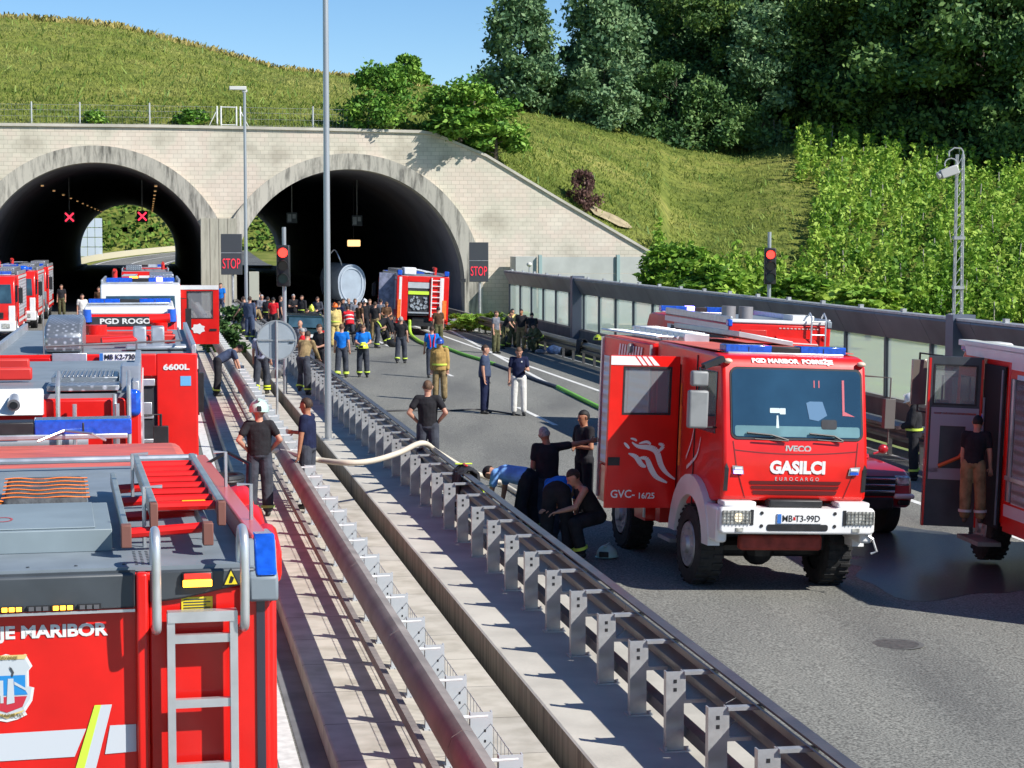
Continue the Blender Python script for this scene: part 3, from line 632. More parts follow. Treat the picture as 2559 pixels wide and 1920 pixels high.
signal(713, 985, .3, HC - (715 - 582) / (FPX / P(713, 985, .3).y), 'traffic light glowing red on the grey pole just behind the round sign', 1.0)
pd = PD(1920, 760, 62.0); t = signal(1920, 582 + 5.3 * FPX / 62, -.75, HC - (710 - 582) * 62 / FPX, 'traffic light glowing red against the green vineyard', 1.0)
# round road sign seen from behind
p = P(694, 1035, .3); s = FPX / p.y; zc = HC - (850 - 582) / s - .3
t = thing('round_sign', 'round road sign seen from its plain grey back on a thin post', 'road sign', p, fwd=(0, 1, 0))
mb = MB(); mb.cyl((0, 0, zc), (0, -.015, zc), .465, n=48); mb.build('sign_plate', mat('sign_back', (.50, .55, .58), .45, metal=.35, noise=.06, nscale=3), t)
mb = MB(); n = 48; vs = []
for i in range(n):
    a = 2 * math.pi * i / n; vs += [(.47 * math.cos(a), -.03, zc + .47 * math.sin(a)), (.44 * math.cos(a), -.03, zc + .44 * math.sin(a)), (.44 * math.cos(a), .0, zc + .44 * math.sin(a)), (.47 * math.cos(a), .0, zc + .47 * math.sin(a))]
mb.add(vs, [(4 * i + a, 4 * ((i + 1) % n) + a, 4 * ((i + 1) % n) + (a + 1) % 4, 4 * i + (a + 1) % 4) for i in range(n) for a in range(4)])
mb.box(-.44, .44, -.04, -.016, zc - .018, zc + .018); mb.box(-.17, -.03, -.022, -.016, zc - .43, zc + .43, 1); mb.box(.28, .38, -.03, -.016, zc - .075, zc - .055, 2); mb.build('rim', [STEEL, mat('back_rib', (.33, .37, .40), .5, metal=.3), BLACK], t)
mb = MB(); mb.cyl((0, -.06, 0), (0, -.06, zc + .45), .03, n=10); mb.build('post', STEEL, t, smooth=True)
# variable message boards with STOP
def vms(px, py0, py1, wpx, pyg, label, u_side):
    s = 46.5; dep = FPX / s; top = PD(px, py0, dep); bot = PD(px, py1, dep); g = HC - 4.6
    t = thing('message_board', label, 'message board', (top.x, top.y, -.2), fwd=(0, 1, 0)); hw = wpx / s / 2
    z1 = top.z + .2; z0_ = bot.z + .2; mb = MB(); mb.box(-hw, hw, 0, .25, z0_, z1); mb.build('cabinet', mat('board_grey', (.06, .066, .075), .5), t, bevel=.02)
    mb = MB(); mb.box(-hw, hw, -.012, 0, z0_ + (z1 - z0_) * .53, z0_ + (z1 - z0_) * .545); mb.build('divider', STEEL, t)
    text_mesh('board_text', 'STOP', .78 * wpx / 52, REDLED, t, face_M((0, -.02, z0_ + (z1 - z0_) * .26), (1, 0, 0)), bold=.0, sx=.52)
    mb = MB(); mb.cyl((.05, .12, 0), (.05, .12, z0_), .07, n=10); mb.build('post', STEEL, t); return t
vms(578, 585, 687, 52, 0, 'dark message board reading STOP in red beside the tunnel pier', 0)
vms(1197, 606, 705, 48, 0, 'dark message board reading STOP in red on the masonry right of the tunnels', 0)
# green emergency sign with three legs behind the right board
q = PD(1196, 705, 5200 / 43.5); t = thing('emergency_sign', 'green and white refuge sign on three thin legs under the message board', 'road sign', (q.x, q.y, -.5), fwd=(0, 1, 0))
zt_ = q.z + .5; mb = MB(); mb.box(-.5, .5, 0, .04, zt_ - .48, zt_ + .1); mb.build('green_panel', mat('sign_green', (.0, .22, .16), .5), t)
mb = MB()
for a, b in ((-.44, -.03), (.03, .46)): mb.box(a, b, -.005, .03, zt_ - .93, zt_ - .5)
mb.box(-.06, .1, -.012, -.002, zt_ - .4, zt_ - .15); mb.box(-.4, -.2, -.012, -.002, zt_ - .33, zt_ - .2); mb.box(.2, .4, -.012, -.002, zt_ - .33, zt_ - .2); mb.build('white_panel', mat('sign_white', (.6, .66, .68), .5), t)
mb = MB()
for x in (-.3, 0, .35): mb.cyl((x, .06, 0), (x, .06, zt_), .03, n=8)
mb.build('legs', STEELD, t)
q = PD(1322, 652, 5200 / 44); t = thing('small_lamp', 'small white globe lamp on a short post against the panel wall', 'lamp', (q.x, q.y - 4, -.5)); zt_ = q.z + .35
mb = MB(); mb.cyl((0, 0, 0), (0, 0, zt_), .04, n=8); mb.build('post', STEEL, t); mb = MB(); mb.ell((0, 0, zt_), (.16, .16, .13)); mb.build('globe', mat('lamp_globe', (.6, .6, .56), .4), t, smooth=True)
# small plates by the portal ring
q = PD(1158, 700, 5200 / 43.6); mb = MB(); mb.box(-.17, .17, -.04, 0, -.1, .1); o = mb.build('number_plate_box', DARK); o.location = (q.x, q.y - 1.2, q.z); tag(o, 'small dark plate fixed low on the right arch ring', 'plate')
q = PD(539, 538, 5200 / 42.6); mb = MB(); mb.ell((0, 0, 0), (.12, .12, .1)); mb.cyl((0, 0, -.18), (0, 0, 0), .04); o = mb.build('dome_camera', DARK); o.location = (q.x, q.y + .2, q.z); tag(o, 'tiny dark dome camera on top of the concrete pier', 'camera')
# lane signals hung in the tunnels
def lane_signal(px, py, dep, size, label, lit, clip=False):
    q = PD(px, py, dep); A = ARCH[0] if px < 600 else ARCH[1]; u, v = UV(q); top = arch_z(A, u - A[0], A[1]) - .05
    t = thing('lane_signal', label, 'lane signal', q, fwd=(DV.x, DV.y, 0)); h = size / 2
    mb = MB(); mb.box(-h, h, 0, .18, -h, h); mb.build('housing', BLACK if lit else DGREY, t, bevel=.02)
    mb = MB(); mb.cyl((0, .09, h), (0, .09, top - q.z), .035, n=8); mb.build('hanger_rod', STEEL, t)
    mb = MB()
    if lit:
        e = h * .82; w_ = h * .2
        for sx in (1, -1):
            if lit == 2 and sx == -1: pts = [(-e * .9, -e + w_ * 3.2), (-w_ * .3, 0)]
            mb.add([(-e * sx, -.012, e - w_), (-(e - w_) * sx, -.012, e), (e * sx, -.012, -e + w_), ((e - w_) * sx, -.012, -e)], [(0, 1, 2, 3)])
        mb.build('cross', REDX, t)
    else:
        mb.box(-h * .8, -h * .1, -.012, 0, -h * .7, h * .7); mb.box(h * .1, h * .7, -.012, 0, -h * .1, h * .7); mb.build('display', LGREY, t)
lane_signal(174, 543, 133, .72, 'lane signal showing a red cross hung left in the lit tunnel', 1)
lane_signal(356, 541, 133, .72, 'lane signal showing a red cross hung near the row of tunnel lamps', 1)
lane_signal(730, 545, 131, .68, 'unlit grey lane signal hung above the red traffic light', 0)
lane_signal(893, 552, 131, .68, 'unlit grey lane signal hung above the warm lamp in the dark tunnel', 0)
for px in (313, 378):
    q = PD(px, 574, 270); t = thing('lane_signal', 'small black lane signal at the far tunnel exit, ' + ('near the middle of the opening' if px == 313 else 'near its right rim'), 'lane signal', q)
    mb = MB(); mb.box(-.32, .32, 0, .2, -.32, .32); mb.build('housing', BLACK, t); mb = MB(); mb.cyl((0, .1, .3), (0, .1, 2.6), .04, n=6); mb.build('hanger_rod', BLACK, t)
q = PD(885, 608, 136); t = thing('tunnel_lamp', 'warm lit oblong sign lamp glowing in the dark right tunnel', 'lamp', q); mb = MB(); mb.box(-.42, .42, 0, .1, -.21, .21); mb.build('lens', WARM, t, bevel=.08); mb = MB(); mb.box(-.46, .46, .1, .2, -.25, .25); mb.cyl((0, .15, .2), (0, .15, 3.9), .03, n=6); mb.build('case', BLACK, t)
LD = mat('ceiling_lamp_lit', (.8, .5, .2), .4, emit=(1, .55, .2), estr=.45)
for k in range(11):
    for side, sg in (('left', -1), ('right', 1)):
        v = 128 + k * 15.5; du = sg * 3.35; z = arch_z(ARCH[0], du, ARCH[0][1]) - .32
        t = thing('ceiling_lamp', 'small lamp in the row along the ' + side + ' vault of the open tunnel', 'lamp', W(UA + du, v, z), group='lamps along the ' + side + ' vault of the open tunnel')
        mb = MB(); mb.box(-.1, .1, 0, .5, .1, .26); mb.build('case', STEELD, t); mb = MB(); mb.box(-.08, .08, -.012, 0, .12, .18); mb.build('lens', LD, t)
# lattice mast with floodlight and camera on the right
s = (2410 - 373) / 17.9; dep = FPX / s; q = PD(2410, 800, dep); t = thing('camera_mast', 'grey lattice mast with a curled top bracket and camera above the noise barrier', 'mast', (q.x, q.y + .6, 2.4), fwd=(0, 1, 0))
ht = HC + (582 - 385) / s - 2.4; mb = MB()
for x, y in ((-.09, 0), (.09, 0), (-.09, .16), (.09, .16)): mb.cyl((x, y, -.3), (x * .75, y, ht), .018, n=6)
for k in range(16):
    z = k * ht / 16; a = .09 * (1 - .25 * k / 16); mb.cyl((-a, 0, z), (a, 0, z + ht / 16), .009, n=4); mb.cyl((a, .0, z), (a, .16, z + ht / 16), .009, n=4)
for z in (.9, 2.0): mb.box(-.12, .12, -.03, .19, z, z + .07)
mb.build('lattice', STEEL, t)
mb = MB(); mb.tube([(.05, 0, ht - .1), (.05, 0, ht + .06), (0, 0, ht + .13), (-.15, 0, ht + .14), (-.26, 0, ht + .06), (-.26, 0, ht - .05)], .018, 6); mb.tube([(-.1, -.02, ht - .3)] + [(-.22 + .14 * math.cos(a), -.02, ht - .22 + .13 * math.sin(a)) for a in [i * .5 for i in range(8)]], .015, 6); mb.build('bracket', STEEL, t)
mb = MB(); mb.M = Matrix.Translation((-.24, -.05, ht - .38)) @ Matrix.Rotation(-.35, 4, 'Y'); mb.box(-.22, .18, -.1, .1, -.1, .1); mb.cyl((-.22, 0, 0), (-.3, 0, -.01), .09); mb.build('camera_head', mat('camera_case', (.5, .5, .48), .4), t, bevel=.02)
# ================================================================ FENCE, GATE ON TOP OF THE PORTAL
t = thing('wire_fence', 'thin wire fence on slim posts along the top of the portal wall', 'fence', W(wall_u(0), VP_ + 1.6, wall_top(0) + .1))
def topz(px): return wall_top(wall_u(px)) + .1
mb = MB(); pxs = [-60, 80, 200, 378, 500]; 
for z in (.2, .55, .9, 1.2):
    mb.tube([W(wall_u(px), VP_ + 1.6, topz(px) + z) for px in (-60, 200, 540)], .008, 4); mb.tube([W(wall_u(px), VP_ + 1.6, topz(px) + z) for px in (610, 790, 940)], .008, 4)
for i in range(110): mb.tube([W(wall_u(-60 + 9 * i), VP_ + 1.6, topz(-60 + 9 * i)), W(wall_u(-60 + 9 * i), VP_ + 1.6, topz(-60 + 9 * i) + 1.2)], .005, 3)
to_local(mb.build('wire', STEEL), t)
for px in (80, 202, 378, 790, 930):
    mb = MB(); mb.cyl(W(wall_u(px), VP_ + 1.6, topz(px) - .1), W(wall_u(px), VP_ + 1.6, topz(px) + 1.35), .045, n=8); to_local(mb.build('post', LGREY), t)
t = thing('metal_gate', 'small white metal gate frame with slanting braces above the portal', 'gate', W(wall_u(578), VP_ + 1.6, topz(578)))
mb = MB()
for px in (548, 558, 597, 607): mb.cyl(W(wall_u(px), VP_ + 1.6, topz(px) - .1), W(wall_u(px), VP_ + 1.6, topz(px) + 1.25), .045, n=8)
mb.tube([W(wall_u(558), VP_ + 1.6, topz(558) + 1.2), W(wall_u(597), VP_ + 1.6, topz(597) + 1.2)], .03, 6); mb.tube([W(wall_u(558), VP_ + 1.6, topz(558) + .2), W(wall_u(597), VP_ + 1.6, topz(597) + .2)], .03, 6)
mb.tube([W(wall_u(525), VP_ + 1.6, topz(530)), W(wall_u(550), VP_ + 1.6, topz(550) + 1.1)], .025, 6); mb.tube([W(wall_u(630), VP_ + 1.6, topz(630)), W(wall_u(605), VP_ + 1.6, topz(605) + 1.1)], .025, 6)
to_local(mb.build('frame', WHITE), t)
# ================================================================ HOSES
def smooth_path(pts, n=10):
    out = []; pts = [Vector(p) for p in pts]
    for i in range(len(pts) - 1):
        p0 = pts[max(i - 1, 0)]; p1 = pts[i]; p2 = pts[i + 1]; p3 = pts[min(i + 2, len(pts) - 1)]
        for k in range(n):
            t = k / n; out.append(0.5 * ((2 * p1) + (-p0 + p2) * t + (2 * p0 - 5 * p1 + 4 * p2 - p3) * t * t + (-p0 + 3 * p1 - 3 * p2 + p3) * t ** 3))
    return out + [pts[-1]]
HOSE = mat('pale_hose', (0.66, 0.60, 0.48), .75, noise=.08, nscale=4)
def onrail(px, py, u):                                # point of that ray above a given u
    d = ray(px, py); t = u / d.dot(RV); return Vector((0, 0, HC)) + d * t
a = onrail(690, 1127, 2.1); b = onrail(1056, 1108, 4.32); gnd = G(1252, 1216); gnd2 = G(1330, 1260)
pts = [onrail(640, 1135, 1.95), a]
for px, py, f in ((756, 1141, .13), (805, 1151, .26), (870, 1157, .43), (935, 1151, .62), (1000, 1131, .82)): pts.append(onrail(px, py, 2.1 + (4.32 - 2.1) * f))
pts += [b, onrail(1098, 1133, 4.75), onrail(1170, 1175, 5.5), gnd + Vector((0, 0, .06)), gnd2 + Vector((0, 0, .05)), G(1420, 1290) + Vector((0, 0, .05))]
mb = MB(); mb.tube(smooth_path(pts), .046, 10); tag(mb.build('fire_hose', HOSE, smooth=True), 'cream fire hose slung across both guardrails', 'hose')
GRN = mat('green_hose', (0.22, 0.62, 0.06), .6, noise=.1, nscale=5); DBL = mat('dark_hose', (0.035, 0.045, 0.07), .6)
def ghose(pp, r, m, label, lift=.0, name='fire_hose'):
    pts = [G(*q) + Vector((0, 0, r + lift)) for q in pp]; mb = MB(); mb.tube(smooth_path(pts), r, 8); return tag(mb.build(name, m, smooth=True), label, 'hose')
ghose([(1118, 874), (1160, 890), (1200, 902), (1236, 914)], .062, GRN, 'bright green hose leading from the engine at the tunnel to the dark hose')
ghose([(1236, 914), (1290, 934), (1345, 955), (1394, 972)], .055, DBL, 'dark blue hose section joining two bright green ones')
ghose([(1394, 972), (1430, 990), (1470, 1010), (1520, 1034)], .062, GRN, 'bright green hose running towards the open crew door')
zN = zr(13)
mb = MB(); q0 = PD(1024, 801, 99.2); pts = [q0, PD(1026, 832, 98.6), G(1040, 852) + Vector((0, 0, .08)), G(1065, 864) + Vector((0, 0, .07)), G(1118, 874) + Vector((0, 0, .07))]; mb.tube(smooth_path(pts), .075, 8); tag(mb.build('fire_hose', mat('lime_hose', (.42, .72, .05), .6), smooth=True), 'lime suction hose curving down from the pump bay at the tunnel', 'hose')
ghose([(925, 1031), (1020, 1028), (1110, 1029), (1200, 1026), (1300, 1040)], .022, BLACK, 'thin black line lying straight across the asphalt behind the man with hands on hips')
# ================================================================ VEGETATION
def leaf_mat(name, c1, c2, c3, sc=0.35, trans=0.12):
    m = bpy.data.materials.new(name); m.use_nodes = True; nt = m.node_tree; b = nt.nodes['Principled BSDF']; b.inputs['Roughness'].default_value = 0.6; b.inputs['Specular IOR Level'].default_value = 0.25
    tc = nt.nodes.new('ShaderNodeTexCoord'); n = nt.nodes.new('ShaderNodeTexNoise'); n.inputs['Scale'].default_value = sc; n.inputs['Detail'].default_value = 6
    w_ = nt.nodes.new('ShaderNodeTexWhiteNoise'); geo = nt.nodes.new('ShaderNodeNewGeometry'); oi = nt.nodes.new('ShaderNodeObjectInfo')
    add = nt.nodes.new('ShaderNodeMath'); add.operation = 'MULTIPLY_ADD'; add.inputs[1].default_value = 0.30
    nt.links.new(tc.outputs['Object'], n.inputs[0]); nt.links.new(geo.outputs['Random Per Island'], add.inputs[0]); nt.links.new(n.outputs[0], add.inputs[2])
    a2 = nt.nodes.new('ShaderNodeMath'); a2.operation = 'MULTIPLY_ADD'; a2.inputs[1].default_value = 0.12; nt.links.new(oi.outputs['Random'], a2.inputs[0]); nt.links.new(add.outputs[0], a2.inputs[2])
    r = ramp_node(nt, [(0.48, c1), (0.66, c2), (0.85, c3)]); nt.links.new(a2.outputs[0], r.inputs[0]); nt.links.new(r.outputs[0], b.inputs['Base Color'])
    tr = nt.nodes.new('ShaderNodeBsdfTranslucent'); mx = nt.nodes.new('ShaderNodeMixShader'); mx.inputs[0].default_value = trans
    nt.links.new(r.outputs[0], tr.inputs[0]); nt.links.new(b.outputs[0], mx.inputs[1]); nt.links.new(tr.outputs[0], mx.inputs[2]); nt.links.new(mx.outputs[0], nt.nodes['Material Output'].inputs[0])
    return m
DKL = leaf_mat('dark_leaves', (0.02, 0.055, 0.02), (0.055, 0.12, 0.03), (0.16, 0.25, 0.055), .22)
MDL = leaf_mat('mid_leaves', (0.03, 0.08, 0.03), (0.075, 0.16, 0.05), (0.15, 0.25, 0.07), .3)
PLL = leaf_mat('pale_leaves', (0.06, 0.13, 0.065), (0.13, 0.235, 0.105), (0.22, 0.33, 0.15), .4)
BRL = leaf_mat('bright_leaves', (0.05, 0.14, 0.02), (0.12, 0.27, 0.035), (0.24, 0.40, 0.06), .8)
VNL = leaf_mat('vine_leaves', (0.07, 0.17, 0.02), (0.20, 0.37, 0.04), (0.40, 0.54, 0.09), .5, .25)
BRN = leaf_mat('brown_leaves', (0.06, 0.03, 0.03), (0.11, 0.055, 0.05), (0.16, 0.09, 0.07), 1)
BARK = mat('bark', (0.09, 0.075, 0.055), .9, noise=.3, nscale=6)
def crown_pts(kind, n, rs):
    """points inside a crown of unit height; clumps on a branching shape"""
    C = []
    ncl = {'round': 46, 'tall': 60, 'poplar': 54, 'bush': 34}[kind]
    cl = []
    for _ in range(ncl):
        h = rs.uniform(0.06, 1.0) if kind != 'bush' else rs.uniform(.0, .9); a = rs.uniform(0, 6.283)
        if kind == 'round': R = 0.46 * math.sin(math.pi * min(1, max(.08, h * .92))) ** .6
        elif kind == 'tall': R = 0.30 * (1 - h) ** .45 + .02
        elif kind == 'poplar': R = 0.19 * math.sin(math.pi * min(.97, h * .9 + .06)) ** .5
        else: R = 0.55 * math.sqrt(max(0.02, 1 - h * h))
        r = R * rs.uniform(.45, 1.12) ** .6; cl.append((r * math.cos(a), r * math.sin(a), h, rs.uniform(.055, .115) * ({'round': 1.1, 'bush': 1.75, 'tall': 1.25}.get(kind, .95))))
    per = n // ncl
    for x, y, z, s in cl:
        q = rs.normal(size=(per, 3)); q /= np.linalg.norm(q, axis=1)[:, None]; q *= (rs.uniform(.25, 1.25, per) ** .6)[:, None]; q += rs.normal(0, .22, (per, 3)); q *= rs.uniform(.75, 1.3, 3)
        C.append(q * np.array([s, s, s * .72]) + np.array([x, y, z]))
    return np.concatenate(C), cl
def crown_mesh(name, kind, n, leaf, H, m, seed):
    rs = np.random.default_rng(seed); C, cl = crown_pts(kind, n, rs); V, Q = leaves(C * H, leaf, .35, rs); o = np_mesh(name, V, Q, [m]); return o, [(a * H, b * H, c * H) for a, b, c, s in cl]
def trunk_mesh(cl, H, r):
    mb = MB(); mb.tube([(0, 0, -1.2), (0.05 * r, 0, H * .3), (0, .1 * r, H * .6), (0, 0, H * .93)], [r, r * .75, r * .45, r * .1], 8)
    for x, y, z in cl[::3]:
        z0 = max(.12 * H, z - 0.35 * math.hypot(x, y) - .1 * H); mb.tube([(0, 0, z0), (x * .5, y * .5, (z0 + z) / 2 - .01 * H), (x, y, z)], [r * .3, r * .2, r * .05], 5)
    return mb.build('trunk', BARK, smooth=True)
def tree(kind, H, leaf, n, m, label, loc, cat='tree', seed=1, name='tree', group=None, r=.2):
    t = thing(name, label, cat, loc, group=group); c, cl = crown_mesh('crown', kind, n, leaf, H, m, seed); c.parent = t; tr = trunk_mesh(cl, H, r); tr.parent = t; return t
def hill_at(px, t): return hill_pt(px, t)
# distinct trees on the crest
tr = [  # px, base t, dist extra, top py, kind, leaf material, name, label
 (1015, 1.02, 'bush', 142, BRL, 'shrub', 'small lone shrub on the skyline left of the big trees', .30),
 (1300, .97, 'tall', 5, PLL, 'tree', 'pale feathery tree, first on the left of the wood', .36),
 (1395, .99, 'round', 120, MDL, 'tree', 'rounded grey-green tree between the two feathery ones', .36),
 (1505, .98, 'tall', -35, PLL, 'tree', 'tall pale feathery tree leaning above its neighbours at the wood edge', .36),
 (1510, .94, 'bush', 160, PLL, 'shrub', 'grey-green bushy thicket under the tall feathery tree', .32),
 (1690, .97, 'bush', 150, MDL, 'shrub', 'dark round bush in front of the wood above the grass slope', .32),
 (1790, .96, 'bush', 190, MDL, 'shrub', 'dense bush at the foot of the poplar-like tree', .32),
 (1905, .96, 'poplar', 30, PLL, 'tree', 'slim upright poplar-like tree standing out before the dark wood', .34)]
for i, (px, t_, kind, py, m_, nm, lab, lf) in enumerate(tr):
    p = hill_at(px, min(t_, 1.0)); p.z -= .4; s = FPX / p.y; H = (582 - py) / s + HC - p.z
    tree(kind, H, lf * .58, 19000 if kind != 'bush' else 14000, m_, lab, p, 'tree' if nm == 'tree' else 'shrub', 20 + i, nm, r=.02 * H)
# the dark wood: four crowns reused
protos = []
for i, kd in enumerate(('round', 'round', 'round', 'round')):
    H = 16.0; t = thing('forest_tree', 'x', 'tree', (0, 0, 0)); c, cl = crown_mesh('crown', kd, 32000, .22, H, [DKL, DKL, MDL, DKL][i], 60 + i); c.parent = t; k = trunk_mesh(cl, H, .34); k.parent = t; protos.append(t)
rr = random.Random(5)
spots = []
for row, (dd, zz, step) in enumerate(((2, 0, 118), (11, 0, 130), (22, .5, 150))):
    px = 1745 + row * 20
    while px < 2720:
        spots.append((px + rr.uniform(-22, 22), dd + rr.uniform(-1, 3), row)); px += step
words_a = ['front row', 'second row', 'back row']
used = [False] * 4
NW = {0: [], 1: [], 2: []}
for px, dd, row in spots: NW[row].append(px)
for px, dd, row in spots:
    base = hill_pt(px, 1.0); d = base.y + dd; q = base * 1.0; s_ = d / base.y; loc = Vector((base.x * s_, base.y * s_, base.z - .8 - .05 * dd))
    if px > 1980: loc = Vector((loc.x, loc.y, loc.z - .6))
    i = rr.randrange(4); src = protos[i]; o = src if not used[i] else copy_tree(src); used[i] = True
    sc = rr.uniform(.86, 1.15) * (1.0 if row == 0 else 1.12 + .1 * row)
    if row == 0 and px < 2000: sc *= .8
    o.matrix_world = Matrix.Translation(loc) @ Matrix.Rotation(rr.uniform(0, 6.28), 4, 'Z') @ Matrix.Diagonal((sc * rr.uniform(.9, 1.15), sc * rr.uniform(.9, 1.15), sc, 1))
    k = sorted(NW[row]).index(px); o['group'] = 'broadleaved trees of the dark wood'
    o['label'] = 'dark leafy tree of the wood above the vineyard and meadow'
# bushes on and beside the portal
def bush(px, py, dep, H, W_, m, label, seed, n=5000, leaf=.13, name='shrub', kind='bush'):
    p = PD(px, py, dep); t = tree(kind, H, leaf, n, m, label, p, 'shrub', seed, name, r=.05 * H); M = t.matrix_world.copy(); k = W_ / (1.1 * H)
    t.matrix_world = M @ Matrix.Diagonal((k, k, 1, 1)); return t
bush(955, 322, pdep(955) + 1.6, 3.6, 4.3, BRL, 'bright green leafy bush on the portal edge, left of the drooping one', 41)
bush(1180, 342, pdep(1180) + 1.0, 3.5, 5.2, BRL, 'large dark green bush drooping over the corner of the portal wall', 42, n=8000)
bush(1240, 395, pdep(1240) + .5, 2.0, 3.0, BRL, 'lower bough of green leaves at the sloping wall edge', 43, n=3000)
bush(1150, 330, pdep(1150) - 0.2, 1.6, 3.2, BRL, 'leafy boughs hanging forward over the coping', 49, n=2600)
bush(1455, 520, pdep(1455) + 2.0, 2.3, 1.7, BRN, 'dry reddish brown shrub beside the sloping wall', 44, n=2600, leaf=.12)
bush(238, 312, pdep(238) + 1.3, .9, 1.2, BRL, 'small dark shrub by the wire fence, nearest the frame edge', 45, n=700, leaf=.1)
bush(480, 316, pdep(480) + 1.3, 1.0, 1.9, BRL, 'low green shrub by the fence, left of the white gate', 46, n=900, leaf=.1)
bush(1700, 742, 112, 2.7, 4.0, VNL, 'bright leafy bush covering the end of the pale panel wall', 47, n=6000, leaf=.15)
bush(1790, 745, 108, 1.9, 3.4, VNL, 'leafy bush left of the far traffic light', 48, n=4500, leaf=.15)
bush(2005, 770, 104, 1.7, 3.4, VNL, 'leafy bush right of the far traffic light', 50, n=4500, leaf=.15)
bush(2170, 790, 100, 1.4, 3.4, VNL, 'low leafy bush in the vineyard foot above the red engine ladder', 51, n=4000, leaf=.15)
for i, (px, dv) in enumerate(((1180, 0), (1240, -3), (1300, -7), (1150, 2))):
    q = P(px, 815, -.5); bush(px, 582 + 4.9 * FPX / 106, 106 + dv * .5, .8, 1.6, VNL, ['tuft of weeds under the message board', 'tuft of weeds at the end of the glass barrier', 'low weeds behind the far guardrail', 'weeds at the foot of the arch ring'][i], 70 + i, n=700, leaf=.09, name='weeds')
# weeds on the median near the lamp
for i, (px, py, H, W_, lb) in enumerate(((585, 838, 1.3, 1.9, 'tall weeds on the median beside the slim lamp pole'), (560, 880, .8, 1.3, 'lower weeds on the median by the open truck door'), (655, 800, .9, 1.6, 'weeds on the median near the dark car'))):
    p = P(px, py, .2); t = tree('bush', H, .1, 1300, MDL, lb, p, 'weeds', 80 + i, 'weeds', r=.04); k = W_ / (1.1 * H); t.matrix_world = t.matrix_world @ Matrix.Diagonal((k, k, 1, 1))
# meadow grass as tufts
def tufts(name, label, n, pick, size, m, seed, wd=.2):
    rs = np.random.default_rng(seed); C = []
    while len(C) < n:
        p = pick(rs)
        if p is not None: C.append(tuple(p))
    C = np.array(C); k = len(C); a = rs.uniform(0, 6.283, k); s = size * rs.uniform(.5, 1.5, k); X = np.stack([np.cos(a), np.sin(a), np.zeros(k)], 1)
    L = np.stack([rs.normal(0, .5, k), rs.normal(.35, .5, k), np.ones(k)], 1)
    V = np.stack([C - X * (s * wd)[:, None], C + X * (s * wd)[:, None], C + L * s[:, None] + X * (s * wd * .5)[:, None], C + L * (s * .9)[:, None] - X * (s * wd * .6)[:, None]], 1).reshape(-1, 3)
    return tag(np_mesh(name, V, np.arange(4 * k).reshape(k, 4), [m]), label, 'grass', kind='stuff')
GR2 = grass_mat('meadow_grass', (0.13, 0.19, 0.04), (0.26, 0.31, 0.075), (0.40, 0.40, 0.14), .11)
_g = GR2.node_tree; _gb = _g.nodes['Principled BSDF']; _gt = _g.nodes.new('ShaderNodeBsdfTranslucent'); _gm = _g.nodes.new('ShaderNodeMixShader'); _gm.inputs[0].default_value = .35
_g.links.new(_gb.inputs['Base Color'].links[0].from_socket, _gt.inputs[0]); _g.links.new(_gb.outputs[0], _gm.inputs[1]); _g.links.new(_gt.outputs[0], _gm.inputs[2]); _g.links.new(_gm.outputs[0], _g.nodes['Material Output'].inputs[0])
def pick(rs):
    px = rs.uniform(-60, 2600); t = rs.uniform(0.005, 1.03)
    if px > 2140 and rs.random() < .6: return None
    p = hill_pt(px, t); p.z -= .06; return p
tufts('meadow_grass', 'rough green and straw coloured meadow grass over the tunnel hill', 130000, pick, .16, GR2, 11)
STR = grass_mat('straw_grass', (0.22, 0.20, 0.06), (0.32, 0.27, 0.10), (0.42, 0.34, 0.15), .3)
def pick2(rs):
    px = rs.uniform(-60, 1990); t = rs.uniform(.965, 1.04); p = hill_pt(px, t); p.z -= .06; return p
tufts('straw_grass', 'pale straw coloured seed heads along the ridge', 6000, pick2, .34, STR, 12)
def pick3(rs):
    px = rs.uniform(-60, 1200) if rs.random() < .6 else rs.uniform(1240, 2000); t = rs.uniform(.02, 1.03); return hill_pt(px, t)
WEED = leaf_mat('weed_leaves', (0.08, 0.15, 0.03), (0.14, 0.23, 0.04), (0.24, 0.31, 0.06), 1)
tufts('tall_weeds', 'darker taller weeds dotted over the meadow', 2200, pick3, .34, WEED, 13, .12)
# bare earth scar beside the brown shrub
mb = MB(); C0 = [hill_pt(1515 + 55 * math.cos(a) * (1 + .3 * math.sin(3 * a)), 0.085 + .05 * math.sin(a) * (1 + .4 * math.sin(2 * a + 1))) for a in [i * .35 for i in range(18)]]
cc = sum(C0, Vector()) / len(C0); mb.add([cc + Vector((0, -.35, .2))] + [c + Vector((0, -.25, .12)) for c in C0], [(0, i + 1, (i + 1) % 18 + 1) for i in range(18)])
tag(mb.build('bare_soil', mat('dry_soil', (0.34, 0.28, 0.17), .95, noise=.2, nscale=2), smooth=True), kind='structure')
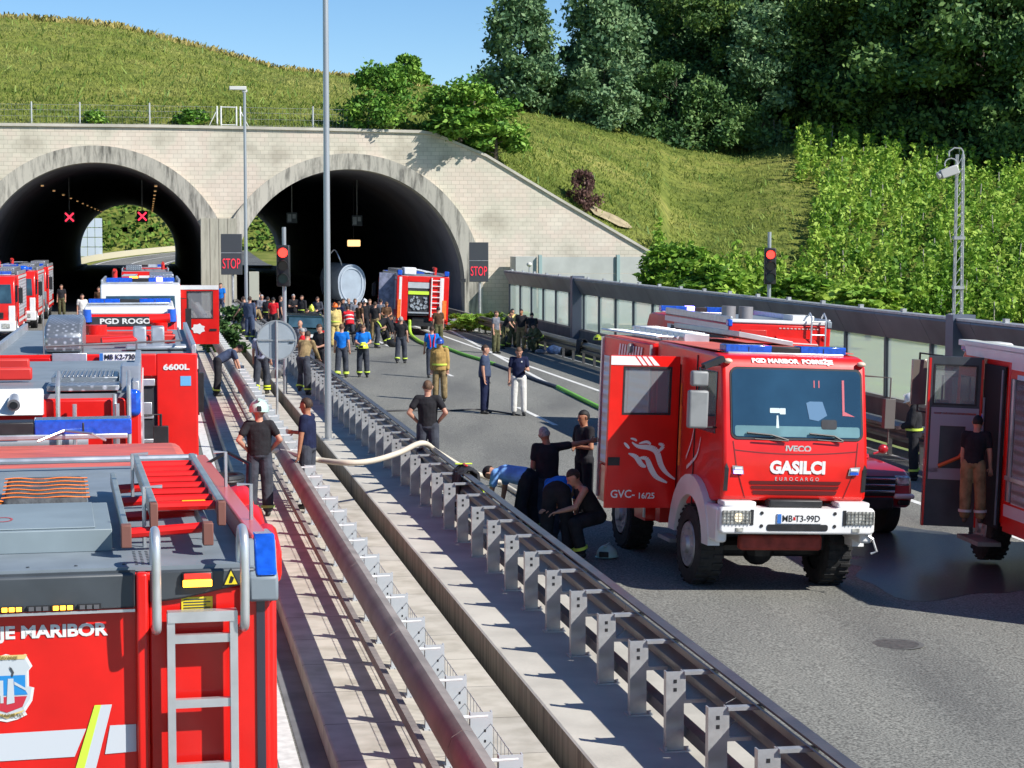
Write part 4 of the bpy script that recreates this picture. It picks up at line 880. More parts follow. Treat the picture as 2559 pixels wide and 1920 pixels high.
# vineyard rows running up the slope
rows = []
rs = np.random.default_rng(17); stake_m = mat('stake', (.34, .31, .27), .8); k = 0
px0 = 1700.0
ncol = 30
for r_i in range(ncol):
    pxa = 1690 + r_i * 37 + 8 * math.sin(r_i * 2.3)
    C = []; stk = []; tmin = .02 if pxa > 1760 else .3
    lean = 150
    for j in range(70):
        t = j / 69.0; px = pxa + lean * (t - .35) + 10 * math.sin(j * .9 + r_i)
        if px > 2750 or px < 1640: continue
        if t > .16 + .1 * mnoise.noise(Vector((px * .01, j * .3, 0))) and px < 1925 + 60 * mnoise.noise(Vector((r_i * .7, t * 6, 3))) + 95 * max(0, math.sin(3.1416 * min(1, t))) ** .7: continue
        p = hill_pt(px, min(t, 1.0)); hgt = 1.5 + .25 * math.sin(j * 1.7 + r_i)
        dn = mnoise.noise(p * .35); hgt *= 1 + .35 * dn; n_ = int(max(10, 40 + 60 * dn)); q = rs.normal(size=(n_, 3)) * np.array([.21, .24, .0]); z = rs.uniform(.05, 1.0, n_) ** .8 * hgt * (1.35 if j % 2 else .8)
        q[:, 2] = z; q[:, :2] *= (1.1 - .5 * (z / hgt))[:, None]; C.append(q + np.array(tuple(p)))
        if j % 23 == (r_i * 5) % 23: stk.append(p)
    if not C: continue
    t_ = thing('vine_row', 'x', 'vine row', tuple(hill_pt(pxa, .3)), group='vine rows on the slope at the right')
    V, Q = leaves(np.concatenate(C), .17, .5, rs); o = to_local(np_mesh('foliage', V, Q, [VNL]), t_)
    for p in stk:
        mb = MB(); mb.cyl(p + Vector((0, 0, -.2)), p + Vector((rs.normal(0, .12), 0, 2.0)), .035, n=5); to_local(mb.build('stake', stake_m), t_)
    t_['label'] = 'bright green row of vines with pale stakes on the vineyard slope'; k += 1
# ================================================================ VEHICLES
NR = (RV * 0.04 + UP).normalized()                   # normal of the sloping right carriageway
def wheel(root, x, y, r=.5, w=.32, z=None, rimc=None, hub=.0):
    z = r if z is None else z; sgn = 1 if x > 0 else -1; mb = MB(); n = 28
    pr = [(-w / 2, r * .62), (-w / 2, r * .93), (-w * .42, r), (w * .42, r), (w / 2, r * .93), (w / 2, r * .62)]; vs = []
    for i in range(n):
        a = 2 * math.pi * i / n; vs += [(x + px_, y + q * math.cos(a), z + q * math.sin(a)) for px_, q in pr]
    fs = [(6 * i + k, 6 * i + k + 1, 6 * ((i + 1) % n) + k + 1, 6 * ((i + 1) % n) + k) for i in range(n) for k in range(5)]
    mb.add(vs, fs); mb.cyl((x - w * .4, y, z), (x + w * .4, y, z), r * .62, n=n)
    if r > .42:
        for i in range(n):
            a = 2 * math.pi * (i + .5) / n
            for sx in (-1, 1): mb.M = Matrix.Translation((x + sx * w * .28, y, z)) @ Matrix.Rotation(a + sx * .06, 4, 'X'); mb.box(-w * .2, w * .2, -.022, .022, r - .006, r + .014)
        mb.M = None
    o = mb.build('wheel', RUB, root, smooth=True)
    mb = MB(); xo = x + sgn * w * .5; mb.cyl((x + sgn * w * .38, y, z), (xo + sgn * .006, y, z), r * .60, r * .56, n=24); mb.cyl((xo, y, z), (xo + sgn * .05, y, z), r * .24, r * .2, n=16)
    for k in range(10):
        a = k * .628; mb.cyl((xo, y + r * .42 * math.cos(a), z + r * .42 * math.sin(a)), (xo + sgn * .022, y + r * .42 * math.cos(a), z + r * .42 * math.sin(a)), .016, n=6)
    mb.build('rim', rimc or mat('rim_grey', (.42, .43, .44), .45, metal=.4, noise=.2, nscale=6), o, smooth=True); return o
def lightbar(root, x0, x1, y, z, h=.14, d=.26, lit=None, name='light_bar'):
    mb = MB(); L = x1 - x0; mb.box(x0, x0 + L * .38, y - d / 2, y + d / 2, z, z + h); mb.box(x1 - L * .38, x1, y - d / 2, y + d / 2, z, z + h)
    mb.box(x0 + L * .38, x1 - L * .38, y - d / 2 + .01, y + d / 2 - .01, z + .01, z + h - .015, 1); mb.box(x0 + .03, x1 - .03, y - d / 2 - .008, y + d / 2 + .008, z - .03, z + .012, 2)
    for f in (.19, .81): mb.box(x0 + L * f - .01, x0 + L * f + .01, y - d / 2 - .004, y + d / 2 + .004, z + .01, z + h - .02, 1)
    o = mb.build(name, [BLUEL, BLACK, ALU], root, bevel=.02)
    if lit is not None:
        mb = MB(); c = x0 + L * lit; mb.box(c - .1, c + .1, y - d / 2 - .02, y + d / 2 + .02, z + .02, z + h + .01); mb.build('flash_unit', BLUEON, o, bevel=.02)
    return o
def ladder(mb, p0, p1, w, side, n, r=.02, mi=0):      # rungs from p0 to p1, side = unit vector across
    p0, p1, side = Vector(p0), Vector(p1), Vector(side)
    for s in (-1, 1): mb.tube([p0 + side * (s * w / 2), p1 + side * (s * w / 2)], r * 1.2, 6, mi)
    for k in range(n):
        p = p0.lerp(p1, (k + .5) / n); mb.tube([p - side * (w / 2), p + side * (w / 2)], r, 6, mi)
def arch_skirt(mb, x0, x1, y0, y1, z0, z1, yc, r, mi=0):   # side panel with a wheel arch cut out, extruded in x
    pts = [(y0, z1), (y0, z0), (yc - r, z0)] + [(yc - r * math.cos(a), z0 + .0 + r * 1.0 * math.sin(a)) for a in [math.pi * k / 10 for k in range(1, 10)]] + [(yc + r, z0), (y1, z0), (y1, z1)]
    n = len(pts)
    vs = [(x0, a, b) for a, b in pts] + [(x1, a, b) for a, b in pts]
    fs = [(i, (i + 1) % n, n + (i + 1) % n, n + i) for i in range(n)]
    mb.add(vs, fs, mi); top = z1
    # fill both faces with column quads
    inner = pts[1:-1]
    for k in range(len(inner) - 1):
        (a, za), (b, zb_) = inner[k], inner[k + 1]
        if b - a < 1e-6: continue
        for x in (x0, x1): mb.add([(x, a, za), (x, b, zb_), (x, b, top), (x, a, top)], [(0, 1, 2, 3)], mi)
def fire_truck(name, label, loc, fwd, up=UP, L=8.0, Wd=2.45, H=3.1, cabL=2.0, cabH=2.95, body=RED, front=RED, low=WHITE, bump=WHITE, lit=None, door_open=False, roof='gear', rear=True, group=None, r=.5, shutL=SHUT, cabmat=None, cat='fire engine', band=True):
    t = thing(name, label, cat, loc, fwd, up, group); hw = Wd / 2; Lb = L - cabL - .08; cabmat = cabmat or RED
    mb = MB(); mb.box(-.45, .45, .1, L - .4, .55, .85); mb.box(-hw + .1, hw - .1, -.12, .05, .45, .62); mb.cyl((-1, 1.6, r), (1, 1.6, r), .09); mb.cyl((-1, L - 1.5, r), (1, L - 1.5, r), .09); mb.build('chassis', BLACK, t)
    for s in (-1, 1):
        wheel(t, s * (hw - .22), 1.7, r); wheel(t, s * (hw - .18), L - 1.45, r)
    mb = MB(); mb.box(-hw, hw, 0, Lb, 1.15, H - .06)
    for s in (-1, 1):
        a, b = (hw - .28, hw) if s > 0 else (-hw, -hw + .28); arch_skirt(mb, a, b, 0, Lb, .55, 1.15, 1.7, .6)
    mb.build('body', body, t, bevel=.025)
    for s in (-1, 1):
        x0, x1 = (hw, hw + .012) if s > 0 else (-hw - .012, -hw)
        n = 3; w_ = (Lb - .5) / n
        for k in range(n):
            y0 = .25 + k * w_; mb = MB(); z0 = 1.2 if k == 0 else .95
            mb.box(x0, x1, y0 + .06, y0 + w_ - .06, z0, H - .28); mb.build('shutter', shutL, t)
        mb = MB(); mb.box(x0, x1, .06, Lb - .06, H - .22, H - .1); 
        if band: mb.box(x0, x1, .05, Lb - .05, .72, .84); 
        mb.build('white_stripe', WHITE, t)
    # cab
    c0, c1 = Lb + .08, L; pr = [(c0, .62), (c1 - .02, .62), (c1, .9), (c1, 1.62), (c1 - .12, cabH - .28), (c1 - .34, cabH - .04), (c1 - .6, cabH), (c0, cabH)]
    mb = MB(); mb.prism(pr, -hw + .03, hw - .03, 'x'); cab = mb.build('cab', cabmat, t, bevel=.05, seg=3)
    mb = MB(); y_a, y_b = c1 + .012, c1 - .118 + .012; mb.add([(-hw + .16, y_a, 1.60), (hw - .16, y_a, 1.60), (hw - .2, y_b, cabH - .36), (-hw + .2, y_b, cabH - .36), (-hw + .16, y_a - .02, 1.60), (hw - .16, y_a - .02, 1.60), (hw - .2, y_b - .02, cabH - .36), (-hw + .2, y_b - .02, cabH - .36)], [(0, 1, 2, 3), (0, 4, 5, 1), (1, 5, 6, 2), (2, 6, 7, 3), (3, 7, 4, 0)]); mb.build('windscreen', GLASS, t)
    for s in (-1, 1):
        x0, x1 = (hw - .03, hw - .018) if s > 0 else (-hw + .018, -hw + .03); mb = MB(); mb.box(x0, x1, c0 + .95, c1 - .3, 1.62, cabH - .42); mb.build('side_window', GLASS, t)
        mb = MB(); mb.box(x0, x1, c0 + .12, c0 + .8, 1.62, cabH - .42); mb.build('side_window', GLASS, t)
    mb = MB(); mb.box(-hw - .0, hw + .0, c1 - .35, c1 + .18, .42, .88); bo = mb.build('bumper', bump, t, bevel=.05)
    mb = MB(); mb.box(-hw + .03, -hw + .3, c1 - .3, c1 + .02, .88, 1.5); mb.box(hw - .3, hw - .03, c1 - .3, c1 + .02, .88, 1.5); mb.build('front_corner', low, t, bevel=.03)
    mb = MB(); mb.box(-.72, .72, c1, c1 + .02, .95, 1.22)
    for k in range(3): mb.box(-.68, .68, c1 + .02, c1 + .035, .99 + .075 * k, 1.025 + .075 * k)
    mb.build('grille', BLACK, t)
    for s in (-1, 1):
        mb = MB(); mb.box(s * .82 - .16, s * .82 + .16, c1 + .18, c1 + .2, .56, .76); mb.build('headlight', CLEAR, t, bevel=.02)
        mb = MB(); mb.box(s * (hw + .2) - .09, s * (hw + .2) + .09, c1 - .16, c1 - .04, 1.6, 2.25); mb.tube([(s * hw, c1 - .25, cabH - .45), (s * (hw + .2), c1 - .1, cabH - .45), (s * (hw + .2), c1 - .1, 1.55)], .018, 6); mb.build('mirror', BLACK, t, bevel=.03)
    lightbar(t, -hw + .2, hw - .2, c1 - .75, cabH + .04, lit=lit)
    # roof
    mb = MB(); mb.box(-hw + .06, hw - .06, .06, Lb - .06, H - .06, H - .02); ro = mb.build('roof_deck', GREYP, t)
    mb = MB()
    for s in (-1, 1): mb.box(s * (hw - .04) - .03, s * (hw - .04) + .03, 0, Lb, H - .06, H + .09)
    mb.build('roof_rail', ALU, t, bevel=.01)
    if roof == 'gear':
        mb = MB(); mb.box(-hw + .2, -hw + .95, .5, Lb - .6, H + .0, H + .24); mb.build('roof_box', CHEQ, t, bevel=.02)
        mb = MB(); ladder(mb, (.35, .3, H + .14), (.35, Lb - .3, H + .2), .42, (1, 0, 0), 14); mb.build('roof_ladder', ALU, t)
        mb = MB(); mb.cyl((.85, 2.2, H), (.85, 2.2, H + .3), .09); mb.cyl((.85, 1.9, H + .3), (.85, 2.9, H + .34), .07, .05); mb.build('water_monitor', RED2, t, smooth=True)
    if rear:
        mb = MB(); mb.box(-hw + .45, hw - .45, -.012, 0, .9, H - .35); mb.build('rear_shutter', shutL, t)
        for s in (-1, 1):
            mb = MB(); mb.box(s * (hw - .2) - .1, s * (hw - .2) + .1, -.02, 0, .8, 1.1); mb.build('tail_light', REDL, t)
        mb = MB(); ladder(mb, (hw - .38, -.08, .7), (hw - .38, -.08, H - .1), .36, (1, 0, 0), 8, .016); mb.build('rear_ladder', ALU, t)
    return t
def placed(px, py, dep=None, z=None):
    return PD(px, py, dep)
def on_left(u, v, z=0.0): return W(u, v, z)
# ---- row of three engines at the left, facing the camera
def v_at(dep, u):                                    # v of a point at depth dep on the line u
    return (dep - u * RV.y) / DV.y
for i, (dep, lab, kw) in enumerate(((87, 'red and white fire engine cut off by the left frame edge', dict(L=7.8)), (98, 'red and white fire engine with a round blue roof beacon at the tunnel mouth', dict(L=8)), (108.5, 'red fire engine with grey lower flanks, deepest in the left row', dict(L=7.5, low=GREYP, bump=DGREY)))):
    ur = -5.3; u = ur - 1.22 + (-.25 if i == 0 else 0); v = v_at(dep, u); L = kw.pop('L')
    t = fire_truck('fire_engine', lab, W(u, v + L, 0), -DV, L=L, H=2.8, cabH=2.75, group='fire engines parked in the left row', **kw)
    if i == 1:
        mb = MB(); mb.ell((-.6, L - .5, 2.85), (.3, .25, .16)); mb.build('beacon', BLUEL, t, smooth=True)
# ---- column on the left carriageway, from the tunnel back to the camera
UC = .57 - 1.23
t = fire_truck('fire_engine', 'red and white fire engine parked farthest up the central column, just outside the tunnel', W(-.2, v_at(100, -.2), 0), DV, L=7.5, Wd=2.25, H=2.75, cabH=2.75, band=False)
mb = MB(); mb.box(-.75, -.35, -.03, -.01, 2.2, 2.47); mb.build('amber_flasher', AMBON, t); mb = MB(); mb.box(-.3, .45, -.03, -.01, 2.15, 2.5); mb.build('white_plate', WHITE, t)
mb = MB(); mb.box(.6, .95, -.03, -.01, 2.25, 2.45); mb.build('blue_flasher', BLUEON, t)
# engine with the open door, facing the camera
dF = 63.0; uF = -.28
F = fire_truck('fire_engine', 'red and white fire engine with its cab door swung open towards the guardrail', W(uF, v_at(dF, uF) + 8, 0), -DV, L=8.0, H=3.0, cabH=3.0, cabmat=WHITE, lit=.22, roof='gear')
def door(root, hinge, xdir, wd, z0, z1, win, m=RED, inner=DGREY, th=.05, name='door'):
    """open door: hinge point (x,y), direction of the leaf"""
    h = Vector((hinge[0], hinge[1], 0)); d = Vector((xdir[0], xdir[1], 0)).normalized(); nrm = Vector((d.y, -d.x, 0))
    def pt(a, z, o): return tuple(h + d * a + nrm * o + Vector((0, 0, z)))
    mb = MB(); a0, a1, w0, w1 = win
    for (pa, pb, qa, qb) in ((0, a0, z0, z1), (a1, wd, z0, z1), (a0, a1, z0, w0), (a0, a1, w1, z1)):
        q = [pt(pa, qa, 0), pt(pb, qa, 0), pt(pb, qa, th), pt(pa, qa, th), pt(pa, qb, 0), pt(pb, qb, 0), pt(pb, qb, th), pt(pa, qb, th)]
        mb.add(q, [(0, 3, 2, 1), (4, 5, 6, 7), (0, 1, 5, 4), (1, 2, 6, 5), (2, 3, 7, 6), (3, 0, 4, 7)])
    o = mb.build(name, m, root)
    mb = MB(); q = [pt(a0, w0, th * .4), pt(a1, w0, th * .4), pt(a1, w1, th * .4), pt(a0, w1, th * .4), pt(a0, w0, th * .6), pt(a1, w0, th * .6), pt(a1, w1, th * .6), pt(a0, w1, th * .6)]
    mb.add(q, [(0, 3, 2, 1), (4, 5, 6, 7), (0, 1, 5, 4), (1, 2, 6, 5), (2, 3, 7, 6), (3, 0, 4, 7)]); mb.build('window', mat('door_glass', (.25, .28, .30), .08, alpha=.55, spec=.8), o)
    mb = MB(); f = .025
    for (pa, pb, qa, qb) in ((a0 - f, a0, w0 - f, w1 + f), (a1, a1 + f, w0 - f, w1 + f), (a0, a1, w0 - f, w0), (a0, a1, w1, w1 + f)):
        q = [pt(pa, qa, -.006), pt(pb, qa, -.006), pt(pb, qa, th + .006), pt(pa, qa, th + .006), pt(pa, qb, -.006), pt(pb, qb, -.006), pt(pb, qb, th + .006), pt(pa, qb, th + .006)]
        mb.add(q, [(0, 3, 2, 1), (4, 5, 6, 7), (0, 1, 5, 4), (1, 2, 6, 5), (2, 3, 7, 6), (3, 0, 4, 7)])
    mb.build('window_frame', BLACK, o); return o, pt
# truck local x right of a truck facing camera = image left; its left side (image right) is x negative
o, pt = door(F, (-1.22, 7.55), (-1, .12), 1.15, 1.15, 2.95, (.2, .95, 1.95, 2.75))
mb = MB(); mb.add([pt(a, z, .062) for a, z in ((.0, 2.82), (1.15, 2.82), (1.15, 2.95), (0, 2.95))] , [(0, 1, 2, 3)]); mb.build('white_top_band', WHITE, o)
n = 9; mb = MB(); c = pt(.52, 1.62, -.01); mb.add([pt(.52, 1.62, .064)] + [pt(.52 + (.17 + .05 * (i % 2)) * math.cos(i * .4488), 1.62 + (.13 + .04 * (i % 2)) * math.sin(i * .4488), .064) for i in range(14)], [(0, i + 1, (i + 1) % 14 + 1) for i in range(14)]); mb.build('white_emblem', WHITE, o)
mb = MB(); mb.add([pt(.86, 1.55, .064), pt(1.08, 1.55, .064), pt(1.08, 1.62, .064), pt(.86, 1.62, .064)], [(0, 1, 2, 3)]); mb.build('handle', BLACK, o)
# van-sized engine: white roof, two rear beacons
dE = 48.0; uE = -.47
E = thing('rescue_van', 'white roofed rescue van with two blue beacons at the back of its roof', 'rescue van', W(uE, v_at(dE, uE), 0), DV)
mb = MB(); mb.prism([(0, .5), (0, 2.5), (.12, 2.68), (3.6, 2.72), (4.4, 1.9), (5.6, 1.25), (5.7, .5)], -1.08, 1.08, 'x'); mb.build('body', RED, E, bevel=.06, seg=3)
mb = MB(); mb.prism([(.1, 2.66), (.16, 2.84), (3.4, 2.88), (3.6, 2.7)], -1.03, 1.03, 'x'); mb.build('roof', WHITE, E, bevel=.05, seg=3)
mb = MB(); mb.box(-.95, .95, -.012, 0, 2.4, 2.62); mb.build('rear_band', DARK, E)
for s, c in ((-1, 0), (1, 0)):
    mb = MB(); mb.cyl((s * .96, .0, 2.5), (s * .96, .0, 2.79), .115, .10, n=16); mb.build('beacon', BLUEL, E, smooth=True)
text_mesh('rear_lettering', 'PGD ROGOZA', .17, WHITE, E, face_M((.05, -.018, 2.51), (1, 0, 0)), bold=.006, sx=1.3)
lightbar(E, -.95, .95, 1.2, 2.9, .1, .3)
mb = MB(); mb.box(-1.0, 1.0, -.1, 0, .42, .62); mb.build('bumper', BLACK, E, bevel=.02)
mb = MB(); mb.box(-.7, .7, -.014, 0, 1.25, 1.85); mb.build('rear_window', GLASS, E)
for s in (-1, 1): wheel(E, s * .82, 1.1, .36, .22); wheel(E, s * .82, 4.7, .36, .22)
# ---- tanker marked 6600L
dD = 25.6; uD = .57 - 1.24; HD = HC - (881 - 582) * dD / FPX
D = fire_truck('tanker_engine', 'red tanker fire engine marked 6600L with open dark rear bay and chequered roof locker', W(uD, v_at(dD, uD), 0), DV, L=8.6, Wd=2.48, H=HD, cabH=2.95, roof='none', rear=False, shutL=RED)
for o_ in list(D.children):
    if o_.name.startswith('light_bar'): bpy.data.objects.remove(o_)
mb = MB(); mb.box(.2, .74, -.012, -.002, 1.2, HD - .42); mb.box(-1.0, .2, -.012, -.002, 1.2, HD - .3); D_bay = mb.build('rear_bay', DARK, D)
mb = MB(); mb.box(.74, 1.24, -.05, .0, .7, HD - .02); mb.box(-1.24, .74, -.05, 0, HD - .3, HD - .02); mb.box(-1.24, -1.0, -.05, 0, .7, HD - .3); mb.build('rear_frame', RED, D, bevel=.015)
mb = MB()
for k in range(4): mb.box(.1, .70, -.03, -.013, 1.35 + k * .3, 1.40 + k * .3)
mb.box(.3, .68, -.035, -.013, HD - .80, HD - .62); mb.box(.1, .72, -.045, -.014, HD - .42, HD - .33); mb.build('bay_fittings', ALU, D, bevel=.01)
text_mesh('capacity_lettering', '6600L', .095, WHITE, D, face_M((.98, -.058, HD - .19), (1, 0, 0)), bold=.004, sx=1.35)
mb = MB(); mb.box(1.03, 1.16, -.056, -.05, HD - .42, HD - .30); mb.build('info_sticker', mat('sticker_blue', (.15, .45, .75), .4), D)
mb = MB(); mb.box(-.9, -.54, -.07, -.05, HD - .26, HD - .06); mb.build('reflector_band', REDL, D, bevel=.01)
mb = MB(); mb.box(-.52, -.1, -.075, -.05, HD - .24, HD + .0); mb.build('step_plate', ALU, D, bevel=.01)
# plate on its bracket
mb = MB(); mb.box(.05, .50, -.12, -.09, HD - .105, HD + .0); o = mb.build('licence_plate', WHITE, D, bevel=.005); mb = MB(); mb.box(.05, .095, -.125, -.12, HD - .103, HD - .002); mb.build('plate_band', BLUEP, o)
text_mesh('plate_text', 'MB K2-730', .085, BLACK, o, face_M((.295, -.128, HD - .052), (1, 0, 0)), bold=.002, sx=.95)
mb = MB(); mb.box(.12, .42, -.09, -.05, HD - .1, HD - .02); mb.build('plate_bracket', BLACK, D)
mb = MB(); n = 7; pr = [(.12, HD), (.12, HD + .22), (.3, HD + .34), (1.3, HD + .42), (1.7, HD + .36), (1.7, HD)]; mb.prism(pr, -.62, -.16, 'x'); mb.build('roof_locker', CHEQ, D, bevel=.04)
mb = MB(); mb.box(-.1, .98, 3.4, 3.5, HD + .0, HD + .1); mb.box(-.3, 1.0, 2.0, 2.08, HD + .0, HD + .12); mb.build('roof_crossbar', RED2, D, bevel=.02)
mb = MB(); mb.cyl((-.05, 2.3, HD), (-.05, 2.3, HD + .24), .15, n=20); mb.cyl((.05, 1.1, HD + .08), (.65, 1.3, HD + .1), .05, n=10); mb.cyl((.80, 3.9, HD), (.80, 3.9, HD + .2), .10, .12, n=16); mb.cyl((.66, 3.9, HD + .24), (.95, 3.9, HD + .26), .07, n=12); mb.build('water_monitor', RED, D, smooth=True)
mb = MB(); mb.box(.45, .62, 1.2, 1.5, HD, HD + .26); mb.box(.68, .85, 1.2, 1.5, HD, HD + .26); mb.box(.36, 1.12, .5, .9, HD, HD + .05); mb.build('pump_fitting', ALU, D, bevel=.02)
mb = MB(); mb.tube([(-.6, 0, HD + .08), (1.05, 0, HD + .14), (1.05, 3.4, HD + .14)], .014, 6); mb.tube([(-.15, 0, HD - .02), (-.15, 0, HD + .12)], .012, 6); mb.tube([(.5, 0, HD), (.5, 0, HD + .14)], .012, 6)
mb.tube([(-.62, 0, HD - .6), (-.62, 0, HD + .95)], .008, 5); mb.build('guard_rail', STEELD, D)
# ---- low engine between the tanker and the near one
dB = 17.8; uB = -.07 - 1.22; HB = 3.18; vB = v_at(dB, uB)
B = fire_truck('fire_engine', 'red fire engine with white rear band and ribbed roof step, behind the nearest one', W(uB, vB, 0), DV, L=6.9, Wd=2.4, H=HB, cabH=2.84, roof='none', rear=True, lit=.93, cabmat=RED, cat='fire engine')
mb = MB(); mb.add([(-1.2, -.20, HB - .18), (.38, -.20, HB - .18), (.38, -.03, HB + .04), (-1.2, -.03, HB + .04), (-1.2, .0, HB - .2), (.38, .0, HB - .2)], [(0, 1, 2, 3), (3, 2, 5, 4), (0, 4, 5, 1), (0, 3, 4), (1, 5, 2)]); mb.build('white_rear_band', WHITE, B, bevel=.01)
mb = MB()
for x in (.14, -.55): mb.cyl((x, -.24, HB - .09), (x, -.10, HB - .04), .055, .045, n=20); mb.cyl((x, -.245, HB - .092), (x, -.24, HB - .09), .035, n=16, mi=1)
mb.build('work_lamp', [ALU, DARK], B, smooth=True)
mb = MB(); mb.box(.40, 1.02, .05, .55, HB + .0, HB + .05); mb.box(.42, 1.0, .55, 1.4, HB, HB + .09)
for k in range(14): mb.box(.45 + k * .038, .465 + k * .038, .56, 1.38, HB + .09, HB + .105)
mb.build('roof_step', CHEQ, B, bevel=.008)
for x in (.5, .98, 1.1):
    mb = MB(); mb.tube([(x, -.05, HB - .45), (x, -.06, HB + .05), (x, .12, HB + .16), (x, .3, HB + .1)] if x != .98 else [(x, -.05, HB - .5), (x, -.05, HB - .02)], .02, 8); mb.build('grab_handle', ALU, B, smooth=True)
mb = MB(); mb.add([(1.02, .0, HB - .25), (1.2, .0, HB - .25), (1.2, .6, HB + .18), (1.02, .6, HB + .18), (1.02, 1.2, HB + .18), (1.2, 1.2, HB + .18), (1.02, 1.2, HB - .3), (1.2, 1.2, HB - .3)], [(0, 1, 2, 3), (3, 2, 5, 4), (4, 5, 7, 6), (0, 3, 4, 6), (1, 7, 5, 2), (0, 6, 7, 1)]); mb.build('corner_fairing', ALU, B, bevel=.02)
mb = MB(); mb.box(1.08, 1.2, -.03, .18, HB - .22, HB + .02); mb.build('corner_beacon', BLUEL, B, bevel=.04)
mb = MB(); mb.cyl((-.55, 2.4, HB), (-.55, 2.4, HB + .2), .07); mb.box(-.65, -.45, 2.3, 2.5, HB + .15, HB + .28); mb.build('water_monitor', STEELD, B, bevel=.01)
mb = MB(); mb.box(-1.1, .2, 1.5, 1.6, HB, HB + .12); mb.box(-1.1, .1, 2.9, 3.0, HB, HB + .12); mb.build('roof_crossbar', RED2, B, bevel=.02)
# ---- nearest engine, rear and roof in view
SA = 540.0; dA = FPX / SA; HA = HC - (1424 - 582) / SA
fA = Vector((-math.sin(R_(12.4)), math.cos(R_(12.4)), 0)); cA = PD(14, 1440, dA - .02); cA.z = 0
A = thing('fire_engine', 'nearest red fire engine with grey roof, silver rear ladder and city emblem on its back', 'fire engine', cA, fA)
hw = 1.25; LA = 4.35
mb = MB(); mb.box(-.5, .5, .1, 6.6, .5, .8); mb.box(-hw + .05, hw - .05, -.15, .05, .4, .6); mb.build('chassis', BLACK, A)
for s in (-1, 1): wheel(A, s * 1.0, 1.9, .5, .34); wheel(A, s * 1.02, 6.0, .5, .34)
mb = MB(); mb.box(-hw, hw, .0, LA, 1.1, HA - .02)
for s in (-1, 1):
    a, b = (hw - .28, hw) if s > 0 else (-hw, -hw + .28); arch_skirt(mb, a, b, 0, LA, .5, 1.1, 1.9, .62)
mb.build('body', RED, A, bevel=.02)
mb = MB(); mb.box(.65, hw - .035, -.035, -.002, .6, HA - .10); mb.build('rear_side_panel', RED, A, bevel=.012)
mb = MB(); mb.box(.59, .648, -.06, -.002, .6, HA - .02); mb.build('rear_pillar', RED, A, bevel=.015)
mb = MB(); mb.box(1.15, 1.19, -.045, -.036, .6, HA - .16); mb.build('seam_strip', mat('seam_dark', (.03, .03, .05), .3, coat=.5), A)
mb = MB(); mb.add([(-hw, -.025, HA - .18), (.59, -.025, HA - .18), (.59, -.025, HA - .01), (-hw, -.025, HA - .01)], [(0, 1, 2, 3)]); mb.box(-hw, .585, -.06, -.002, HA - .185, HA - .02)
mb.prism([(.655, HA - .165), (.80, HA - .15), (1.10, HA - .09), (1.145, HA - .07), (1.145, HA - .012), (.655, HA - .012)], -.062, -.036, 'y'); mb.build('rear_header', DGREY, A, bevel=.012)
mb = MB(); mb.box(-hw, .585, -.068, -.060, HA - .20, HA - .187); mb.build('trim_strip', ALU, A)
for x0, lit_ in ((-.135, False), (-.025, True), (.095, False), (.205, True), (.325, False)):
    mb = MB(); mb.box(x0, x0 + .105, -.072, -.060, HA - .18, HA - .155); o = mb.build('warning_strip', BLACK, A)
    for j in range(3):
        mb = MB(); mb.box(x0 + .008 + j * .032, x0 + .032 + j * .032, -.078, -.072, HA - .177, HA - .158); mb.build('led_lens', AMBON if lit_ else mat('unlit_led', (.12, .12, .13), .2), o)
text_mesh('rear_lettering', 'REŠEVANJE MARIBOR', .080, WHITE, A, face_M((.455, -.0035, HA - .29), (1, 0, 0)), bold=.0032, sx=1.14, align='RIGHT', space=1.0)
# emblem: shield with gate, gold scroll bands
def shield(mb, cx, cz, s, y, mi):
    pts = [(-.16, .20), (-.07, .17), (0, .19), (.07, .17), (.13, .185), (.175, .10), (.15, .07), (.15, -.04), (.185, -.05), (.17, -.14), (.12, -.215), (.135, -.235), (.07, -.265), (0, -.28), (-.07, -.265), (-.17, -.14), (-.15, .07), (-.175, .10)]
    mb.add([(cx, y, cz)] + [(cx + a * s, y, cz + b * s) for a, b in pts], [(0, i + 1, (i + 1) % len(pts) + 1) for i in range(len(pts))], mi)
GOLD = mat('gold_print', (.72, .55, .22), .4); mb = MB(); cx = -.004; cz = HA - .515
shield(mb, cx, cz, .68, -.0035, 0); shield(mb, cx, cz, .615, -.006, 1)
def flat(pts, y, mi): mb.add([(cx + a * .71, y, cz + b * .71) for a, b in pts], [tuple(range(len(pts)))], mi)
flat([(-.11, .145), (.12, .145), (.135, .175), (-.13, .175)], -.008, 2); flat([(-.13, .04), (.12, .04), (.12, -.06), (.135, -.09), (-.13, -.09)], -.008, 3); flat([(-.13, -.10), (.13, -.10), (.10, -.17), (0, -.205), (-.1, -.17)], -.008, 4)
flat([(-.09, -.205), (0, -.245), (.10, -.205), (.115, -.19), (0, -.222), (-.1, -.19)], -.0085, 2)
flat([(.0, -.15), (.05, -.14), (.045, .02), (.01, .02)], -.010, 1); flat([(.05, .0), (.12, -.045), (.125, -.065), (.05, -.02)], -.010, 1)
flat([(.02, .1), (.035, .09), (.05, .06), (.04, .03), (.03, .035), (.037, .06), (.025, .08)], -.010, 5)
flat([(-.12, .01), (-.02, .01), (-.02, -.14), (-.12, -.14)], -.009, 1); flat([(-.06, -.14), (-.04, -.14), (-.04, -.09), (-.06, -.09)], -.0105, 5)
mb.build('city_emblem', [WHITE, mat('emblem_pale', (.55, .60, .63), .4), GOLD, mat('emblem_blue', (.02, .25, .62), .4), mat('emblem_red', (.55, .03, .05), .4), DGREY], A)
